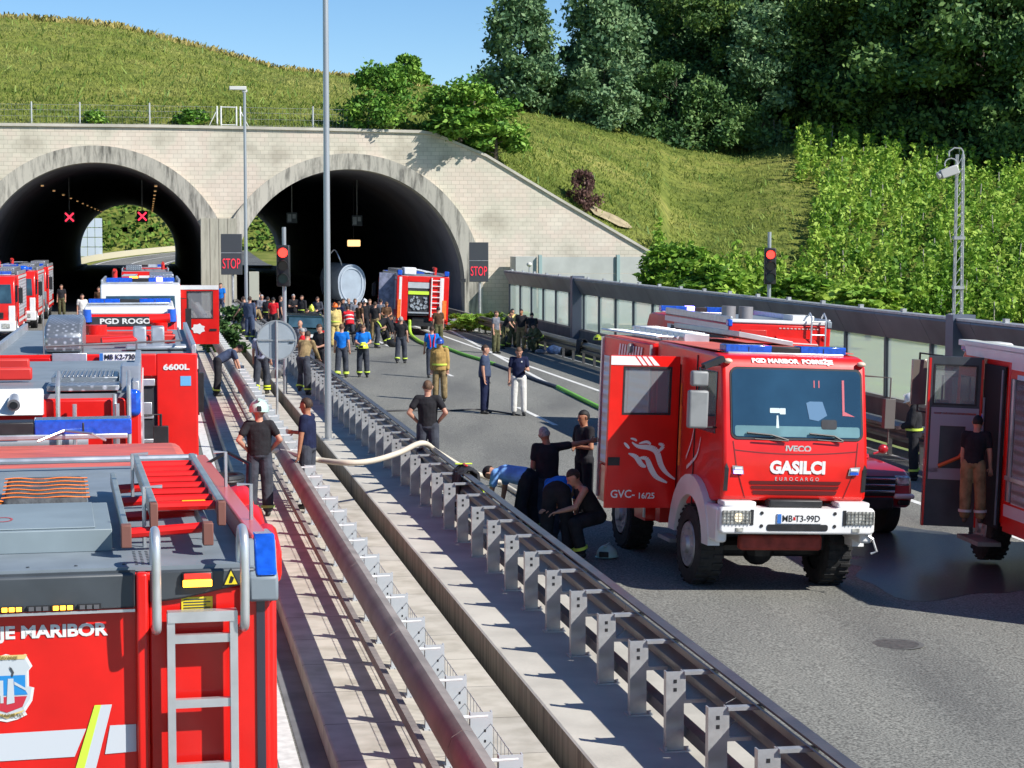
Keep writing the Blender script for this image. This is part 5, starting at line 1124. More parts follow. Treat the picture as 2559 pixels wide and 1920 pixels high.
text_mesh('emblem_text', 'REŠEVANJE', .020, mat('emblem_ink', (.2, .16, .04), .5), A, face_M((cx, -.012, cz + .112), (1, 0, 0)), sx=1.1)
text_mesh('emblem_text', 'MARIBOR', .022, mat('emblem_ink', (.2, .16, .04), .5), A, face_M((cx + .02, -.012, cz - .158), (1, 0, 0)), sx=1.2)
zs = HA - .80
mb = MB(); mb.add([(-hw, -.004, zs - .10), (.30, -.004, zs - .085), (.355, -.004, zs + .045), (-hw, -.004, zs + .03)], [(0, 1, 2, 3)]); mb.add([(.44, -.004, zs - .08), (.585, -.004, zs - .075), (.585, -.004, zs + .055), (.465, -.004, zs + .055)], [(0, 1, 2, 3)])
mb.build('reflective_band', mat('reflective_silver', (.58, .62, .66), .4), A)
mb = MB(); mb.add([(.27, -.006, zs - .25), (.315, -.006, zs - .25), (.425, -.006, zs + .155), (.395, -.006, zs + .155)], [(0, 1, 2, 3)]); mb.add([(.315, -.006, zs - .25), (.37, -.006, zs - .25), (.475, -.006, zs + .155), (.425, -.006, zs + .155)], [(0, 1, 2, 3)], 1); mb.build('slanted_stripe', [LIME, mat('reflective_silver', (.58, .62, .66), .4)], A)
mb = MB(); mb.box(.80, .945, -.040, -.036, HA - .205, HA - .145); mb.build('yellow_label', YEL, A); mb = MB()
for k in range(4): mb.box(.81, .935 - .02 * (k % 2), -.042, -.040, HA - .198 + k * .013, HA - .193 + k * .013)
mb.build('label_print', DGREY, A)
mb = MB(); mb.box(.80, .945, -.085, -.062, HA - .092, HA - .02); o = mb.build('lamp_cluster', BLACK, A, bevel=.008); mb = MB(); mb.box(.805, .94, -.095, -.085, HA - .09, HA - .056); mb.build('amber_lens', AMBON, o, bevel=.004); mb = MB(); mb.box(.81, .935, -.095, -.085, HA - .053, HA - .026); mb.build('red_lens', mat('red_lens_lit', (.6, .03, .02), .2, emit=(1, .05, .03), estr=.5), o, bevel=.004)
mb = MB(); mb.add([(.99, -.066, HA - .092), (1.07, -.066, HA - .092), (1.03, -.066, HA - .008)], [(0, 1, 2)], 0); mb.add([(1.0, -.068, HA - .087), (1.06, -.068, HA - .087), (1.03, -.068, HA - .022)], [(0, 1, 2)], 1); mb.add([(1.02, -.070, HA - .08), (1.035, -.070, HA - .08), (1.045, -.070, HA - .055), (1.03, -.070, HA - .045)], [(0, 1, 2, 3)], 0); mb.build('warning_triangle', [BLACK, YEL], A)
mb = MB(); 
for x in (.745, 1.035): mb.box(x - .018, x + .018, -.15, -.09, .55, HA - .20)
for k in range(8): mb.box(.745, 1.035, -.14, -.10, HA - .345 - .305 * k, HA - .305 - .305 * k)
mb.box(.73, 1.05, -.155, -.085, HA - .245, HA - .195)
o = mb.build('rear_ladder', mat('ladder_alu', (.66, .67, .68), .35, metal=.65, noise=.08, nscale=8), A)
for x in (.68, 1.085):
    mb = MB(); mb.tube(smooth_path([(x, -.045, HA - .29), (x, -.15, HA - .27), (x, -.17, HA - .18), (x, -.17, HA + .08), (x, -.13, HA + .16), (x, -.02, HA + .17), (x, .05, HA + .1), (x, .05, HA - .02)], 5), .022, 10); mb.build('grab_rail', mat('ladder_alu', (.66, .67, .68), .35), A, smooth=True)
# corner lamp
mb = MB(); mb.prism([(-.10, HA - .17), (.06, HA - .17), (.06, HA + .10), (.02, HA + .12), (-.04, HA - .02), (-.10, HA - .05)], 1.17, 1.31, 'x')
mb.v = [(a - .06, b, c) for a, b, c in mb.v]; mb.build('corner_housing', GREYP, A, bevel=.015)
mb = MB(); mb.prism([(-.108, HA - .045), (-.046, HA - .012), (.02, HA + .135), (.30, HA + .12), (.30, HA + .02), (0, HA - .04)], 1.20, 1.30, 'x')
mb.v = [(a - .055, b, c) for a, b, c in mb.v]; mb.build('corner_beacon', BLUEL, A, bevel=.01)
mb = MB(); mb.prism([(.02, HA + .0), (.02, HA + .13), (LA - .1, HA + .07), (LA - .1, HA - .02)], 1.13, 1.22, 'x'); mb.prism([(.02, HA + .0), (.02, HA + .13), (LA - .1, HA + .07), (LA - .1, HA - .02)], -1.22, -1.13, 'x'); mb.build('roof_side_rail', mat('red_edge', (.66, .08, .08), .35, coat=.4), A, bevel=.012)
mb = MB(); mb.box(-1.13, 1.13, 0, LA - .05, HA - .02, HA + .0); mb.build('roof_deck', GREYP, A)
mb = MB()
for j in range(9):
    for i in range(3): mb.cyl((.60 + .03 * i, .06 + .05 * j, HA), (.60 + .03 * i, .06 + .05 * j, HA + .003), .008, n=6)
for i in range(8): mb.cyl((-1.0 + .22 * i, .08, HA), (-1.0 + .22 * i, .08, HA + .005), .008, n=6)
mb.build('rivets', DGREY, A)
mb = MB(); mb.box(-1.1, .50, .52, 1.55, HA, HA + .11); mb.box(-1.1, .42, .56, 1.52, HA + .11, HA + .118); mb.build('roof_locker', mat('locker_grey', (.23, .285, .31), .5, noise=.08, nscale=3), A, bevel=.008)
mb = MB(); n = 18
for i in range(n):
    a = 6.283 * i / n; mb.add([( -.03 + .05 * math.cos(a), .9 + .09 * math.sin(a), HA + .12), (-.03 + .05 * math.cos(a + .35), .9 + .09 * math.sin(a + .35), HA + .12), (-.03 + .04 * math.cos(a + .35), .9 + .07 * math.sin(a + .35), HA + .12), (-.03 + .04 * math.cos(a), .9 + .07 * math.sin(a), HA + .12)], [(0, 1, 2, 3)])
mb.build('round_sticker', mat('sticker_red', (.5, .06, .06), .5), A)
mb = MB(); mb.box(-1.1, .38, 1.62, 1.72, HA, HA + .05); mb.box(-.5, -.3, 1.6, 1.74, HA + .05, HA + .065, 1); mb.build('cargo_board', [ALU, YEL], A, bevel=.01)
# folded hoses / nets
mb = MB()
for j in range(5): mb.box(-.05, .40, 1.78 + j * .22, 1.97 + j * .22, HA + .01, HA + .11 - .01 * (j % 2))
mb.build('hose_mat', mat('mat_dark', (.075, .08, .085), .8, noise=.3, nscale=12, bump=.6, bscale=25), A, bevel=.03)
mb = MB()
for j in range(6): mb.tube([(-.06 + .02 * i * 1.25, 1.82 + j * .18 + .012 * math.sin(i * .35 + .4 * (j % 3)), HA + .112 + .004 * math.sin(i * .6)) for i in range(20)], .0045, 5)
mb.build('orange_cord', ORG, A)
mb = MB(); rr2 = random.Random(3)
for j in range(26): 
    x, y = rr2.uniform(-.75, -.1), rr2.uniform(1.8, 2.8); mb.tube(smooth_path([(x, y, HA + .03), (x + rr2.uniform(-.15, .15), y + rr2.uniform(-.1, .1), HA + .13), (x + rr2.uniform(-.25, .25), y + rr2.uniform(-.2, .2), HA + .05)], 4), .016, 6, j % 2)
mb.build('coiled_rope', [ORG, DARK], A, smooth=True)
# roof ladders bundle with red wrapped rungs
LG = mat('ladder_green_grey', (.36, .41, .40), .4, metal=.5, noise=.12, nscale=6)
mb = MB()
for x0, x1, z in ((.70, .70, .2), (1.03, 1.03, .2)): mb.box(x0 - .018, x0 + .018, .48, 2.75, HA + z - .04, HA + z + .04)
mb.build('roof_ladder', LG, A, bevel=.006)
mb = MB(); mb.box(.56 - .015, .56 + .015, .30, 2.6, HA + .08, HA + .15); mb.box(.95 - .015, .95 + .015, .30, 2.6, HA + .08, HA + .15); mb.box(.535, .585, .26, .34, HA + .05, HA + .16, 1); mb.box(.925, .975, .26, .34, HA + .05, HA + .16, 1); mb.box(.68, .72, .44, .52, HA + .12, HA + .24, 1); mb.box(1.01, 1.05, .44, .52, HA + .12, HA + .24, 1); mb.build('lower_ladder', [LG, mat('foot_brown', (.2, .08, .06), .7)], A, bevel=.005)
mb = MB()
for k in range(8): mb.cyl((.72, .62 + k * .27, HA + .2), (1.01, .62 + k * .27, HA + .2), .024, n=8)
for k in range(4): mb.cyl((.57, .48 + k * .6, HA + .09), (.95, .48 + k * .6, HA + .11), .026, n=8)
mb.build('red_rung', RED, A, smooth=True)
mb = MB(); mb.add([(.73, .78, HA + .19), (1.0, .78, HA + .19), (1.0, 1.08, HA + .195), (.73, 1.08, HA + .195)], [(0, 1, 2, 3)]); mb.add([(.73, 2.2, HA + .19), (1.0, 2.2, HA + .19), (1.0, 2.5, HA + .195), (.73, 2.5, HA + .195)], [(0, 1, 2, 3)]); mb.add([(.86, .8, HA + .197), (.98, .8, HA + .197), (.98, .88, HA + .197), (.86, .88, HA + .197)], [(0, 1, 2, 3)], 1); mb.build('ladder_plate', [mat('plate_pale', (.5, .54, .56), .4), YEL], A)
mb = MB()
for y in (.62, 2.2): mb.tube([(.66, y, HA), (.66, y, HA + .30), (.75, y, HA + .30)], .01, 6); mb.tube([(1.19, y, HA), (1.19, y, HA + .30), (1.12, y, HA + .30)], .01, 6)
mb.tube([(-1.2, LA - .25, HA + .07), (1.15, LA - .25, HA + .07)], .022, 8); mb.build('ladder_bracket', ALU, A)
# red lamp pods along the right flank and a hose reel
for k, (y, s_) in enumerate(((1.15, .6), (1.95, .6), (2.85, .7))):
    mb = MB(); mb.prism([(y - .22, HA - .28), (y + .2, HA - .28), (y + .22, HA - .02), (y + .05, HA + .02), (y - .2, HA - .06)], 1.25, 1.25 + .22 * s_, 'x'); mb.build('side_lamp_pod', RED, A, bevel=.06, seg=3)
mb = MB(); mb.tube([(1.28 + .10 * math.cos(a), 3.35 + .1 * math.sin(a) * 1.2, HA - .0 + .02 * k_) for k_ in range(2) for a in [i * .6 for i in range(11)]], .022, 6); mb.tube([(1.1, 3.7, HA + .02), (1.32, 3.72, HA + .14), (1.45, 3.5, HA + .08), (1.42, 3.2, HA - .05)], .012, 6); mb.build('hose_reel', BLACK, A, smooth=True)
# cab of the nearest engine
mb = MB(); cH = HA - .02; mb.prism([(LA + .02, .7), (7.0, .7), (7.0, 1.7), (6.75, cH - .35), (6.35, cH - .05), (6.0, cH), (LA + .1, cH), (LA + .02, cH - .06)], -1.17, 1.17, 'x'); mb.build('cab', ROOFRED, A, bevel=.09, seg=4)
mb = MB(); mb.box(1.165, 1.18, LA + .3, LA + 1.1, 1.7, cH - .4); mb.box(-1.18, -1.165, LA + .3, LA + 1.1, 1.7, cH - .4); mb.box(1.165, 1.18, LA + 1.3, LA + 2.1, 1.7, cH - .4); mb.build('side_window', GLASS, A)
mb = MB(); mb.box(-.9, .9, 7.0, 7.01, 1.75, 2.4); mb.build('windscreen', GLASS, A)
mb = MB(); mb.box(-.35, -.335, LA + .2, 6.2, cH, cH + .006); mb.build('roof_seam', mat('seam_tan', (.5, .25, .15), .6), A)
lightbar(A, -1.1, .80, 6.35, cH + .05, .12, .28)
mb = MB(); mb.tube([(.1, 6.1, cH + .02), (.3, 6.2, cH + .09), (.5, 6.0, cH + .08), (.6, 6.1, cH + .02)], .010, 6); mb.build('horn_bracket', ALU, A)
# ================================================================ THE WHITE-BUMPERED ENGINE WITH THE OPEN DOOR
SM = 194.0; dM = FPX / SM
fM = Vector((math.sin(R_(13.0)), -math.cos(R_(13.0)), 0))
def zz(y): return HC - (y - 582) / SM + .2
def xx(p): return (1988 - p) / SM / .985
bp0 = PD(1988, 1300, dM); uM = UV(bp0)[0]; org = Vector((bp0.x, bp0.y, 0)) - fM * 0; org.z = gz(UV(org)[0])
M_ = thing('fire_engine', 'red fire engine with white bumper and flame pattern on its open crew door', 'fire engine', org - fM * 5.9 + Vector((0, 0, 0)), fM, NR)
LM = 5.9; y1 = LM - .18; top = 2.98
zroof = zz(902) - .03
mb = MB(); mb.box(-.4, .4, .1, LM - .5, .55, .85); mb.box(-.95, -.35, 4.0, 5.0, .5, .9);  mb.cyl((-.8, LM - 1.2, .5), (.8, LM - 1.2, .5), .13, n=12); mb.ell((.12, LM - 1.15, .5), (.22, .26, .24)); mb.build('chassis', BLACK, M_)
mb = MB(); mb.box(-.5, .62, LM - .55, LM - .40, .56, .76); mb.build('underrun_beam', mat('dirty_red', (.28, .04, .03), .7, noise=.3, nscale=6), M_, bevel=.04)
for s in (-1, 1): wheel(M_, s * .88, LM - 1.25, .52, .34); wheel(M_, s * .88, 1.45, .52, .36)
# cab shell
pc = [(2.65, .95), (y1 - 1.75, .95), (y1 - .02, zz(1262)), (y1 + .02, zz(1180)), (y1 - .04, zz(1112)), (y1 - .22, zz(930)), (y1 - .30, zz(909)), (y1 - .48, zroof + .02), (2.65, zroof + .05)]
mb = MB(); mb.prism(pc, -.975, .975, 'x'); cab = mb.build('cab', RED, M_, bevel=.05, seg=3)
mb = MB(); mb.box(-.93, .93, 2.68, y1 - .55, zroof + .045, zroof + .055); mb.build('cab_roof_skin', ROOFRED, M_)
# windscreen with frame, dashboard silhouettes
def slope_y(z):                                      # y on the windscreen plane at height z
    za, ya, zb_, yb = zz(1112), y1 - .04, zz(930), y1 - .22
    return ya + (yb - ya) * (z - za) / (zb_ - za)
def rr_poly(x0, x1, z0, z1, r, n=5):
    pts = []
    for cx, cz, a0 in ((x1 - r, z0 + r, -90), (x1 - r, z1 - r, 0), (x0 + r, z1 - r, 90), (x0 + r, z0 + r, 180)):
        for k in range(n + 1): a = R_(a0 + 90 * k / n); pts.append((cx + r * math.cos(a), cz + r * math.sin(a)))
    return pts
def ws(mb, pts, off, mi=0):
    mb.add([(a, slope_y(b) + off, b) for a, b in pts], [tuple(range(len(pts)))], mi)
mb = MB(); ws(mb, rr_poly(-.91, .87, zz(1112), zz(934), .09), .012); mb.build('windscreen_seal', BLACK, M_)
WSM = mat('windscreen_glass', (.016, .048, .08), .05, coat=.8, spec=.9, noise=.25, nscale=1.2)
mb = MB(); ws(mb, rr_poly(-.885, .85, zz(1106), zz(939), .08), .018); wsn = mb.build('windscreen', WSM, M_)
mb = MB(); ws(mb, rr_poly(-.86, .82, zz(1104), zz(1078), .03), .021); mb.build('dashboard', mat('dash_seen', (.14, .27, .29), .3, coat=.5, noise=.15, nscale=3), wsn)
mb = MB(); ws(mb, [(.23, zz(1083)), (.27, zz(1083)), (.26, zz(1052)), (.24, zz(1052))], .023); ws(mb, rr_poly(.14, .22, zz(1049), zz(1034), .01), .023); ws(mb, rr_poly(.22, .35, zz(1046), zz(1034), .01), .0235); mb.build('phone_holder', mat('pale_holder', (.6, .72, .72), .5), wsn)
mb = MB(); ws(mb, [(-.18, zz(1060)), (-.14, zz(1020)), (-.19, zz(1016)), (-.36, zz(1016)), (-.42, zz(1050)), (-.30, zz(1064))], .0235); mb.build('seat_back', mat('seat_blue', (.09, .20, .34), .6), wsn)
mb = MB(); ws(mb, rr_poly(-.55, -.34, zz(1084), zz(1060), .03), .0245); mb.build('steering_wheel', DARK, wsn)
mb = MB(); ws(mb, [(-.66, zz(1050)), (-.63, zz(1050)), (-.63, zz(962)), (-.66, zz(962))], .023); ws(mb, [(-.66, zz(1050)), (-.66, zz(1040)), (-.80, zz(1052))][::-1], .023); ws(mb, [(-.26, zz(982)), (-.245, zz(982)), (-.245, zz(964)), (-.26, zz(964))], .023); ws(mb, [(-.325, zz(982)), (-.31, zz(982)), (-.31, zz(964)), (-.325, zz(964))], .023); mb.build('cab_fittings', mat('pink_red', (.55, .12, .15), .5), wsn)
for x0, x1 in ((.62, .12), (-.22, -.62)):
    mb = MB(); mb.tube([(x0 + .05, slope_y(zz(1104)) + .04, zz(1095)), (x0 - .28, slope_y(zz(1100)) + .05, zz(1100)), (x1, slope_y(zz(1110)) + .05, zz(1112))], .014, 6); mb.tube([(x1 - .0, slope_y(zz(1114)) + .05, zz(1114)), (x0 - .05, slope_y(zz(1110)) + .05, zz(1110))], .010, 6); mb.build('wiper', BLACK, M_)
# front panel details
yf = y1 + .012
def fy(z): return y1 + .02 - (.06 * (z - zz(1180)) / (zz(1112) - zz(1180)) if z > zz(1180) else .04 * (zz(1180) - z) / (zz(1180) - zz(1262)))
def fp(mb, pts, off=.012, mi=0): mb.add([(a, fy(b) + off, b) for a, b in pts], [tuple(range(len(pts)))], mi)
mb = MB(); n = 12
def seam(pts, w=.006):
    for (a, za), (b, zb_) in zip(pts, pts[1:]):
        d = Vector((b - a, 0, zb_ - za)).normalized(); nx, nz = -d.z * w, d.x * w; fp(mb, [(a - nx, za - nz), (b - nx, zb_ - nz), (b + nx, zb_ + nz), (a + nx, za + nz)], .006)
seam([(-.83 + 1.66 * k / n, zz(1138) - .045 * (1 - ((k - n / 2) / (n / 2)) ** 2)) for k in range(n + 1)]); seam([(.84, zz(1116)), (.80, zz(1180)), (.66, zz(1258))]); seam([(-.84, zz(1116)), (-.80, zz(1180)), (-.66, zz(1258))]); mb.build('panel_seam', mat('seam_red', (.16, .005, .005), .6), M_)
def Mtxt(x, z, off=.004): return face_M((x, fy(z) + off, z), (-1, 0, 0))
text_mesh('front_lettering', 'GASILCI', .215, WHITE, M_, Mtxt(-.02, zz(1181)), bold=.011, sx=.98)
text_mesh('maker_lettering', 'IVECO', .105, mat('chrome_letters', (.7, .72, .74), .2, metal=.5), M_, Mtxt(-.03, zz(1134)), bold=.004, sx=1.15)
text_mesh('maker_lettering', 'EUROCARGO', .065, mat('chrome_letters', (.7, .72, .74), .2), M_, Mtxt(-.02, zz(1209)), sx=1.0, space=1.75)
Mt = face_M((.02, y1 - .246, zz(920) + .006), (-1, 0, 0), (0, -.08, .108)); text_mesh('roof_lettering', 'PGD MARIBOR  POBREŽJE', .088, WHITE, M_, Mt, bold=.005, sx=1.08)
mb = MB()
for z0, z1 in ((1214, 1222), (1226, 1234), (1238, 1248)):
    k = (z0 - 1214) / 40; fp(mb, [(-.62 + .08 * k, zz(z0)), (.62 - .08 * k, zz(z0)), (.60 - .08 * k, zz(z1)), (-.60 + .08 * k, zz(z1))], .010)
mb.build('grille_slots', mat('grille_dark', (.10, .006, .006), .5), M_)
for s, lit_ in ((1, True), (-1, False)):
    mb = MB(); fp(mb, [(s * .70, zz(1198)), (s * .84, zz(1196)), (s * .86, zz(1176)), (s * .72, zz(1178))], .02); mb.build('flasher_housing', ALU, M_)
    mb = MB(); x = s * .78; mb.box(x - .055, x + .055, fy(zz(1190)) + .02, fy(zz(1190)) + .035, zz(1196), zz(1189)); mb.build('blue_flasher', BLUEON if lit_ else BLUEL, M_)
    mb = MB(); mb.box(x - .05, x + .05, fy(zz(1184)) + .02, fy(zz(1184)) + .03, zz(1186), zz(1180)); mb.build('clear_flasher', WHITE, M_)
    mb = MB(); fp(mb, [(s * .93, zz(1170)), (s * .955, zz(1180)), (s * .955, zz(1240)), (s * .90, zz(1240)), (s * .90, zz(1185))], .008); mb.build('air_intake', BLACK, M_)
    mb = MB(); mb.ell((s * .90, y1 - .2, zz(921)), (.06, .05, .035)); mb.build('marker_lamp', mat('amber_glass', (.75, .55, .42), .3), M_, smooth=True)
# bumper
mb = MB(); zb0, zb1 = zz(1343), zz(1277)
pts = [(-1.04, zb0 + .03), (-.99, zb0), (.99, zb0), (1.04, zb0 + .03), (1.04, zb1 - .03), (1.0, zb1), (.62, zb1 + .015), (.52, zb1 - .01), (-.52, zb1 - .01), (-.62, zb1 + .015), (-1.0, zb1), (-1.04, zb1 - .03)]
mb.prism(pts, LM - .40, LM, 'y'); 
bu = mb.build('bumper', WHITE, M_, bevel=.03, seg=3)
mb = MB(); mb.box(-.98, -.55, LM - .32, LM - .05, zb1, zb1 + .07); mb.box(.55, .98, LM - .32, LM - .05, zb1, zb1 + .07); mb.box(-.36, .36, LM - .3, LM - .10, zb1 - .01, zb1 + .09, 1); mb.build('bumper_top', [WHITE, BLACK], bu, bevel=.02)
for s in (-1, 1):
    mb = MB(); mb.prism(rr_poly(s * .83 - .19, s * .83 + .19, zz(1318), zz(1284), .03), LM, LM + .012, 'y'); h = mb.build('headlight', CLEAR, bu)
    mb = MB(); mb.cyl((s * .80, LM + .012, zz(1301)), (s * .80, LM + .02, zz(1301)), .06, n=16); mb.build('bulb', mat('headlamp_lit', (.8, .7, .5), .2, emit=(1, .85, .6), estr=.5) if s > 0 else CLEAR, h)
    mb = MB()
    for k in range(8): mb.box(s * .83 - .18 + .05 * k, s * .83 - .174 + .05 * k, LM + .018, LM + .03, zz(1318), zz(1284))
    for k in range(4): mb.box(s * .83 - .19, s * .83 + .19, LM + .018, LM + .03, zz(1318) + .04 + .042 * k - .02, zz(1318) + .045 + .042 * k - .02)
    mb.build('lamp_guard', mat('guard_dark', (.22, .22, .2), .5), h)
    mb = MB(); mb.prism([(s * .60, zz(1320)), (s * .64, zz(1320)), (s * .64, zz(1282)), (s * .60, zz(1282))], LM + .001, LM + .01, 'y'); mb.build('lamp_recess', BLACK, bu)
    mb = MB(); mb.box(s * .78 - .05, s * .78 + .05, LM, LM + .012, zz(1336), zz(1327)); mb.build('fog_lamp', CLEAR, bu)
    for z in (1290, 1322): mb = MB(); mb.cyl((s * .49, LM, zz(z)), (s * .49, LM + .01, zz(z)), .022, n=12); mb.build('bolt_hole', BLACK, bu)
mb = MB(); mb.prism(rr_poly(-.40, .42, zz(1334), zz(1318), .03), LM + .001, LM + .008, 'y'); mb.build('air_slot', BLACK, bu)
mb = MB(); mb.box(-.31, .29, LM, LM + .018, zz(1316), zz(1291)); pl = mb.build('licence_plate', WHITE, bu, bevel=.004); mb = MB(); mb.box(.235, .288, LM + .018, LM + .021, zz(1315), zz(1292)); mb.build('plate_band', BLUEP, pl)
text_mesh('plate_text', 'MB T3-99D', .115, BLACK, pl, face_M((-.03, LM + .022, zz(1303.5)), (-1, 0, 0)), bold=.001, sx=.93, depth=.001)
mb = MB(); mb.box(.045, .075, LM + .0185, LM + .0215, zz(1307), zz(1299)); mb.build('plate_crest', REDL, pl)
mb = MB(); mb.tube([(-.95, LM - .1, zb0), (-1.05, LM - .08, zb0 - .06), (-1.1, LM - .05, zb0 - .22), (-1.02, LM - .05, zb0 - .25)], .016, 6); mb.build('tow_hook', ALU, M_)
# white front fender on the visible flank and body behind
for s in (-1, 1):
    mb = MB(); x0, x1 = (.90, 1.06) if s > 0 else (-1.06, -.90); yc = LM - 1.25; n = 14; pts = []
    ou = [(yc + .80, .62)] + [(yc + .80 * math.cos(a), .56 + .84 * math.sin(a)) for a in [math.pi * k / n for k in range(1, n)]] + [(yc - .80, .62)]
    ou = [(a + (a - yc) * .08, b + (b - .56) * .06) for a, b in ou]
    inn = [(yc + .60, .62)] + [(yc + .60 * math.cos(a), .56 + .62 * math.sin(a)) for a in [math.pi * k / n for k in range(1, n)]] + [(yc - .60, .62)]
    k_ = len(ou); vs = [(x, p[0], p[1]) for x in (x0, x1) for q in (ou, inn) for p in q]
    fs = []
    for k in range(k_ - 1):
        a = k; b = k_ + k; c = 2 * k_ + k; d = 3 * k_ + k
        fs += [(a, a + 1, b + 1, b), (c, d, d + 1, c + 1), (a, c, c + 1, a + 1), (b, b + 1, d + 1, d)]
    fs += [(0, k_, 3 * k_, 2 * k_), (k_ - 1, 3 * k_ - 1, 4 * k_ - 1, 2 * k_ - 1)]
    mb.add(vs, fs); mb.build('fender', WHITE, M_, smooth=True)
    mb = MB(); mb.box(x0, x1 - .01 * s, yc + .50, LM - .10, .70, 1.16); mb.build('fender_front', WHITE, M_, bevel=.04)
# side doors region: opening (dark) where crew door is, driver door closed with window and mirror
for s in (-1, 1):
    X0, X1 = (.975, .987) if s > 0 else (-.987, -.975)
    mb = MB(); mb.box(X0, X1, y1 - 1.05, y1 - .35, zz(1105), zz(950)); mb.build('side_window', GLASS, M_, bevel=.004)
    mb = MB(); mb.box(X0, X1 + (.002 if s > 0 else -.002), y1 - 1.2, y1 - 1.185, 1.0, zroof - .05); mb.box(X0, X1, 3.0, y1 - 1.75, .97, 1.0); mb.build('door_seam', BLACK, M_)
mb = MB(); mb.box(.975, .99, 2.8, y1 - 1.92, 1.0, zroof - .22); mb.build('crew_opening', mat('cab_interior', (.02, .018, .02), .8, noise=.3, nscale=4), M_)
mb = MB(); mb.box(.99, 1.0, y1 - 1.82, y1 - 1.78, 1.6, 2.6); mb.tube([(1.02, y1 - 1.7, 1.5), (1.02, y1 - 1.7, 2.3)], .015, 6); mb.build('grab_handle', ORG, M_)
hinge = (1.0, y1 - 1.88)
def zd(y): return 4.55 - (y - 582) / 177. + .15
zd0, zd1 = zd(1255), zd(890)
o, pt = door(M_, hinge, (1, .10), 1.0, zd0, zd1, (.14, .79, zd(1027), zd(920)), th=.06, name='crew_door')
def dpt(a, z, o_=-.012): return pt(a, z, o_)
dn = Vector(pt(0, 0, 1)) - Vector(pt(0, 0, 0))
def flame(pts, mb):                                    # pts as pixel-like in door space: a from hinge, z
    mb.add([dpt(a, z, -.008) for a, z in pts], [tuple(range(len(pts)))])
mb = MB()
def ribbon(path, w):
    n = len(path)
    for i in range(n - 1):
        (a, za), (b, zb_) = path[i], path[i + 1]; wa = w * math.sin(math.pi * (i + .15) / n) + .006; wb = w * math.sin(math.pi * (i + 1.15) / n) + .006
        d = Vector((b - a, zb_ - za)).normalized(); flame([(a - d.y * wa, za + d.x * wa), (b - d.y * wb, zb_ + d.x * wb), (b + d.y * wb, zb_ - d.x * wb), (a + d.y * wa, za - d.x * wa)], mb)
def dpx(p, y): return ((1690 - p) / 177., zd(y))
def cr(ps, n=5):
    v = smooth_path([Vector((a, 0, b)) for a, b in ps], n); return [(q.x, q.z) for q in v]
for path, w in ((((1574, 1097), (1590, 1107), (1620, 1110), (1638, 1120), (1650, 1150), (1665, 1170), (1688, 1186)), .036), (((1566, 1124), (1585, 1132), (1600, 1150), (1612, 1156)), .03), (((1590, 1136), (1612, 1136), (1625, 1160), (1640, 1180), (1668, 1194)), .034), (((1640, 1122), (1654, 1106), (1642, 1100)), .02), (((1592, 1100), (1612, 1096), (1622, 1102)), .014), (((1554, 1098), (1560, 1104), (1568, 1112)), .014), (((1570, 1088), (1580, 1090), (1586, 1094)), .010)):
    ribbon(cr([dpx(*q) for q in path]), w)
mb.build('flame_pattern', WHITE, o)
mb = MB(); 
flame([(.30, zd1 - .13), (1.0, zd1 - .13), (1.0, zd1 - .01), (.42, zd1 - .01)], mb); mb.build('white_corner', WHITE, o)
mb = MB()
for a in (.38, .46, .54): flame([(a, zd1 - .13), (a + .02, zd1 - .13), (a + .12, zd1 - .01), (a + .10, zd1 - .01)], mb)
ob = mb.build('corner_slits', RED, o)
for p in ob.data.vertices: p.co -= dn * .003
text_mesh('door_lettering', 'GVC-', .15, WHITE, o, face_M(Vector(dpt(.76, zd(1222), -.01)), Vector(dpt(0, 0)) - Vector(dpt(1, 0))), bold=.002)
text_mesh('door_lettering', '16/25', .11, WHITE, o, face_M(Vector(dpt(.42, zd(1226), -.01)), Vector(dpt(0, 0)) - Vector(dpt(1, 0))), bold=.002)
mb = MB(); mb.add([dpt(.82, zd(1153), -.01), dpt(.99, zd(1153), -.01), dpt(.99, zd(1133), -.01), dpt(.82, zd(1133), -.01)], [(0, 1, 2, 3)]); mb.build('handle', BLACK, o)
# flames carried over the cab side
mb = MB()
for path in ([(y1 - 1.5, 1.62), (y1 - 1.3, 1.85), (y1 - 1.18, 2.1)], [(y1 - 1.45, 1.5), (y1 - 1.05, 1.7), (y1 - .9, 1.95)]):
    q = cr([(a, b) for a, b in path])
    for (a, za), (b, zb_) in zip(q, q[1:]): mb.add([(.989, a, za - .03), (.989, b, zb_ - .02), (.989, b, zb_ + .02), (.989, a, za + .03)], [(0, 1, 2, 3)])
mb.build('side_flames', WHITE, M_)
# rear body
mb = MB(); HMb = zroof + .0; mb.box(-1.03, 1.03, 0, 2.6, 1.1, HMb)
for s in (-1, 1):
    a, b = (.78, 1.03) if s > 0 else (-1.03, -.78); arch_skirt(mb, a, b, 0, 2.6, .55, 1.1, 1.45, .6)
mb.build('body', RED, M_, bevel=.03)
for s in (-1, 1):
    X0, X1 = (1.03, 1.042) if s > 0 else (-1.042, -1.03)
    mb = MB(); mb.box(X0, X1, .12, 1.42, 1.15, HMb - .3); mb.build('shutter', SHUT, M_); mb = MB(); mb.box(X0, X1, 1.5, 2.5, 1.0, HMb - .3); mb.build('shutter', SHUT, M_)
    mb = MB(); mb.box(X0, X1 + .02, -.01, .06, .6, HMb - .02); mb.box(X0, X1 + .01, 2.54, 2.6, .6, HMb - .02); mb.build('corner_trim', ALU, M_)
mb = MB()
for k in range(9): mb.add([(1.043, .9 + .2 * k * .7, HMb - .26), (1.043, .98 + .2 * k * .7, HMb - .26), (1.043, 1.03 + .2 * k * .7, HMb - .08), (1.043, .95 + .2 * k * .7, HMb - .08)], [(0, 1, 2, 3)])
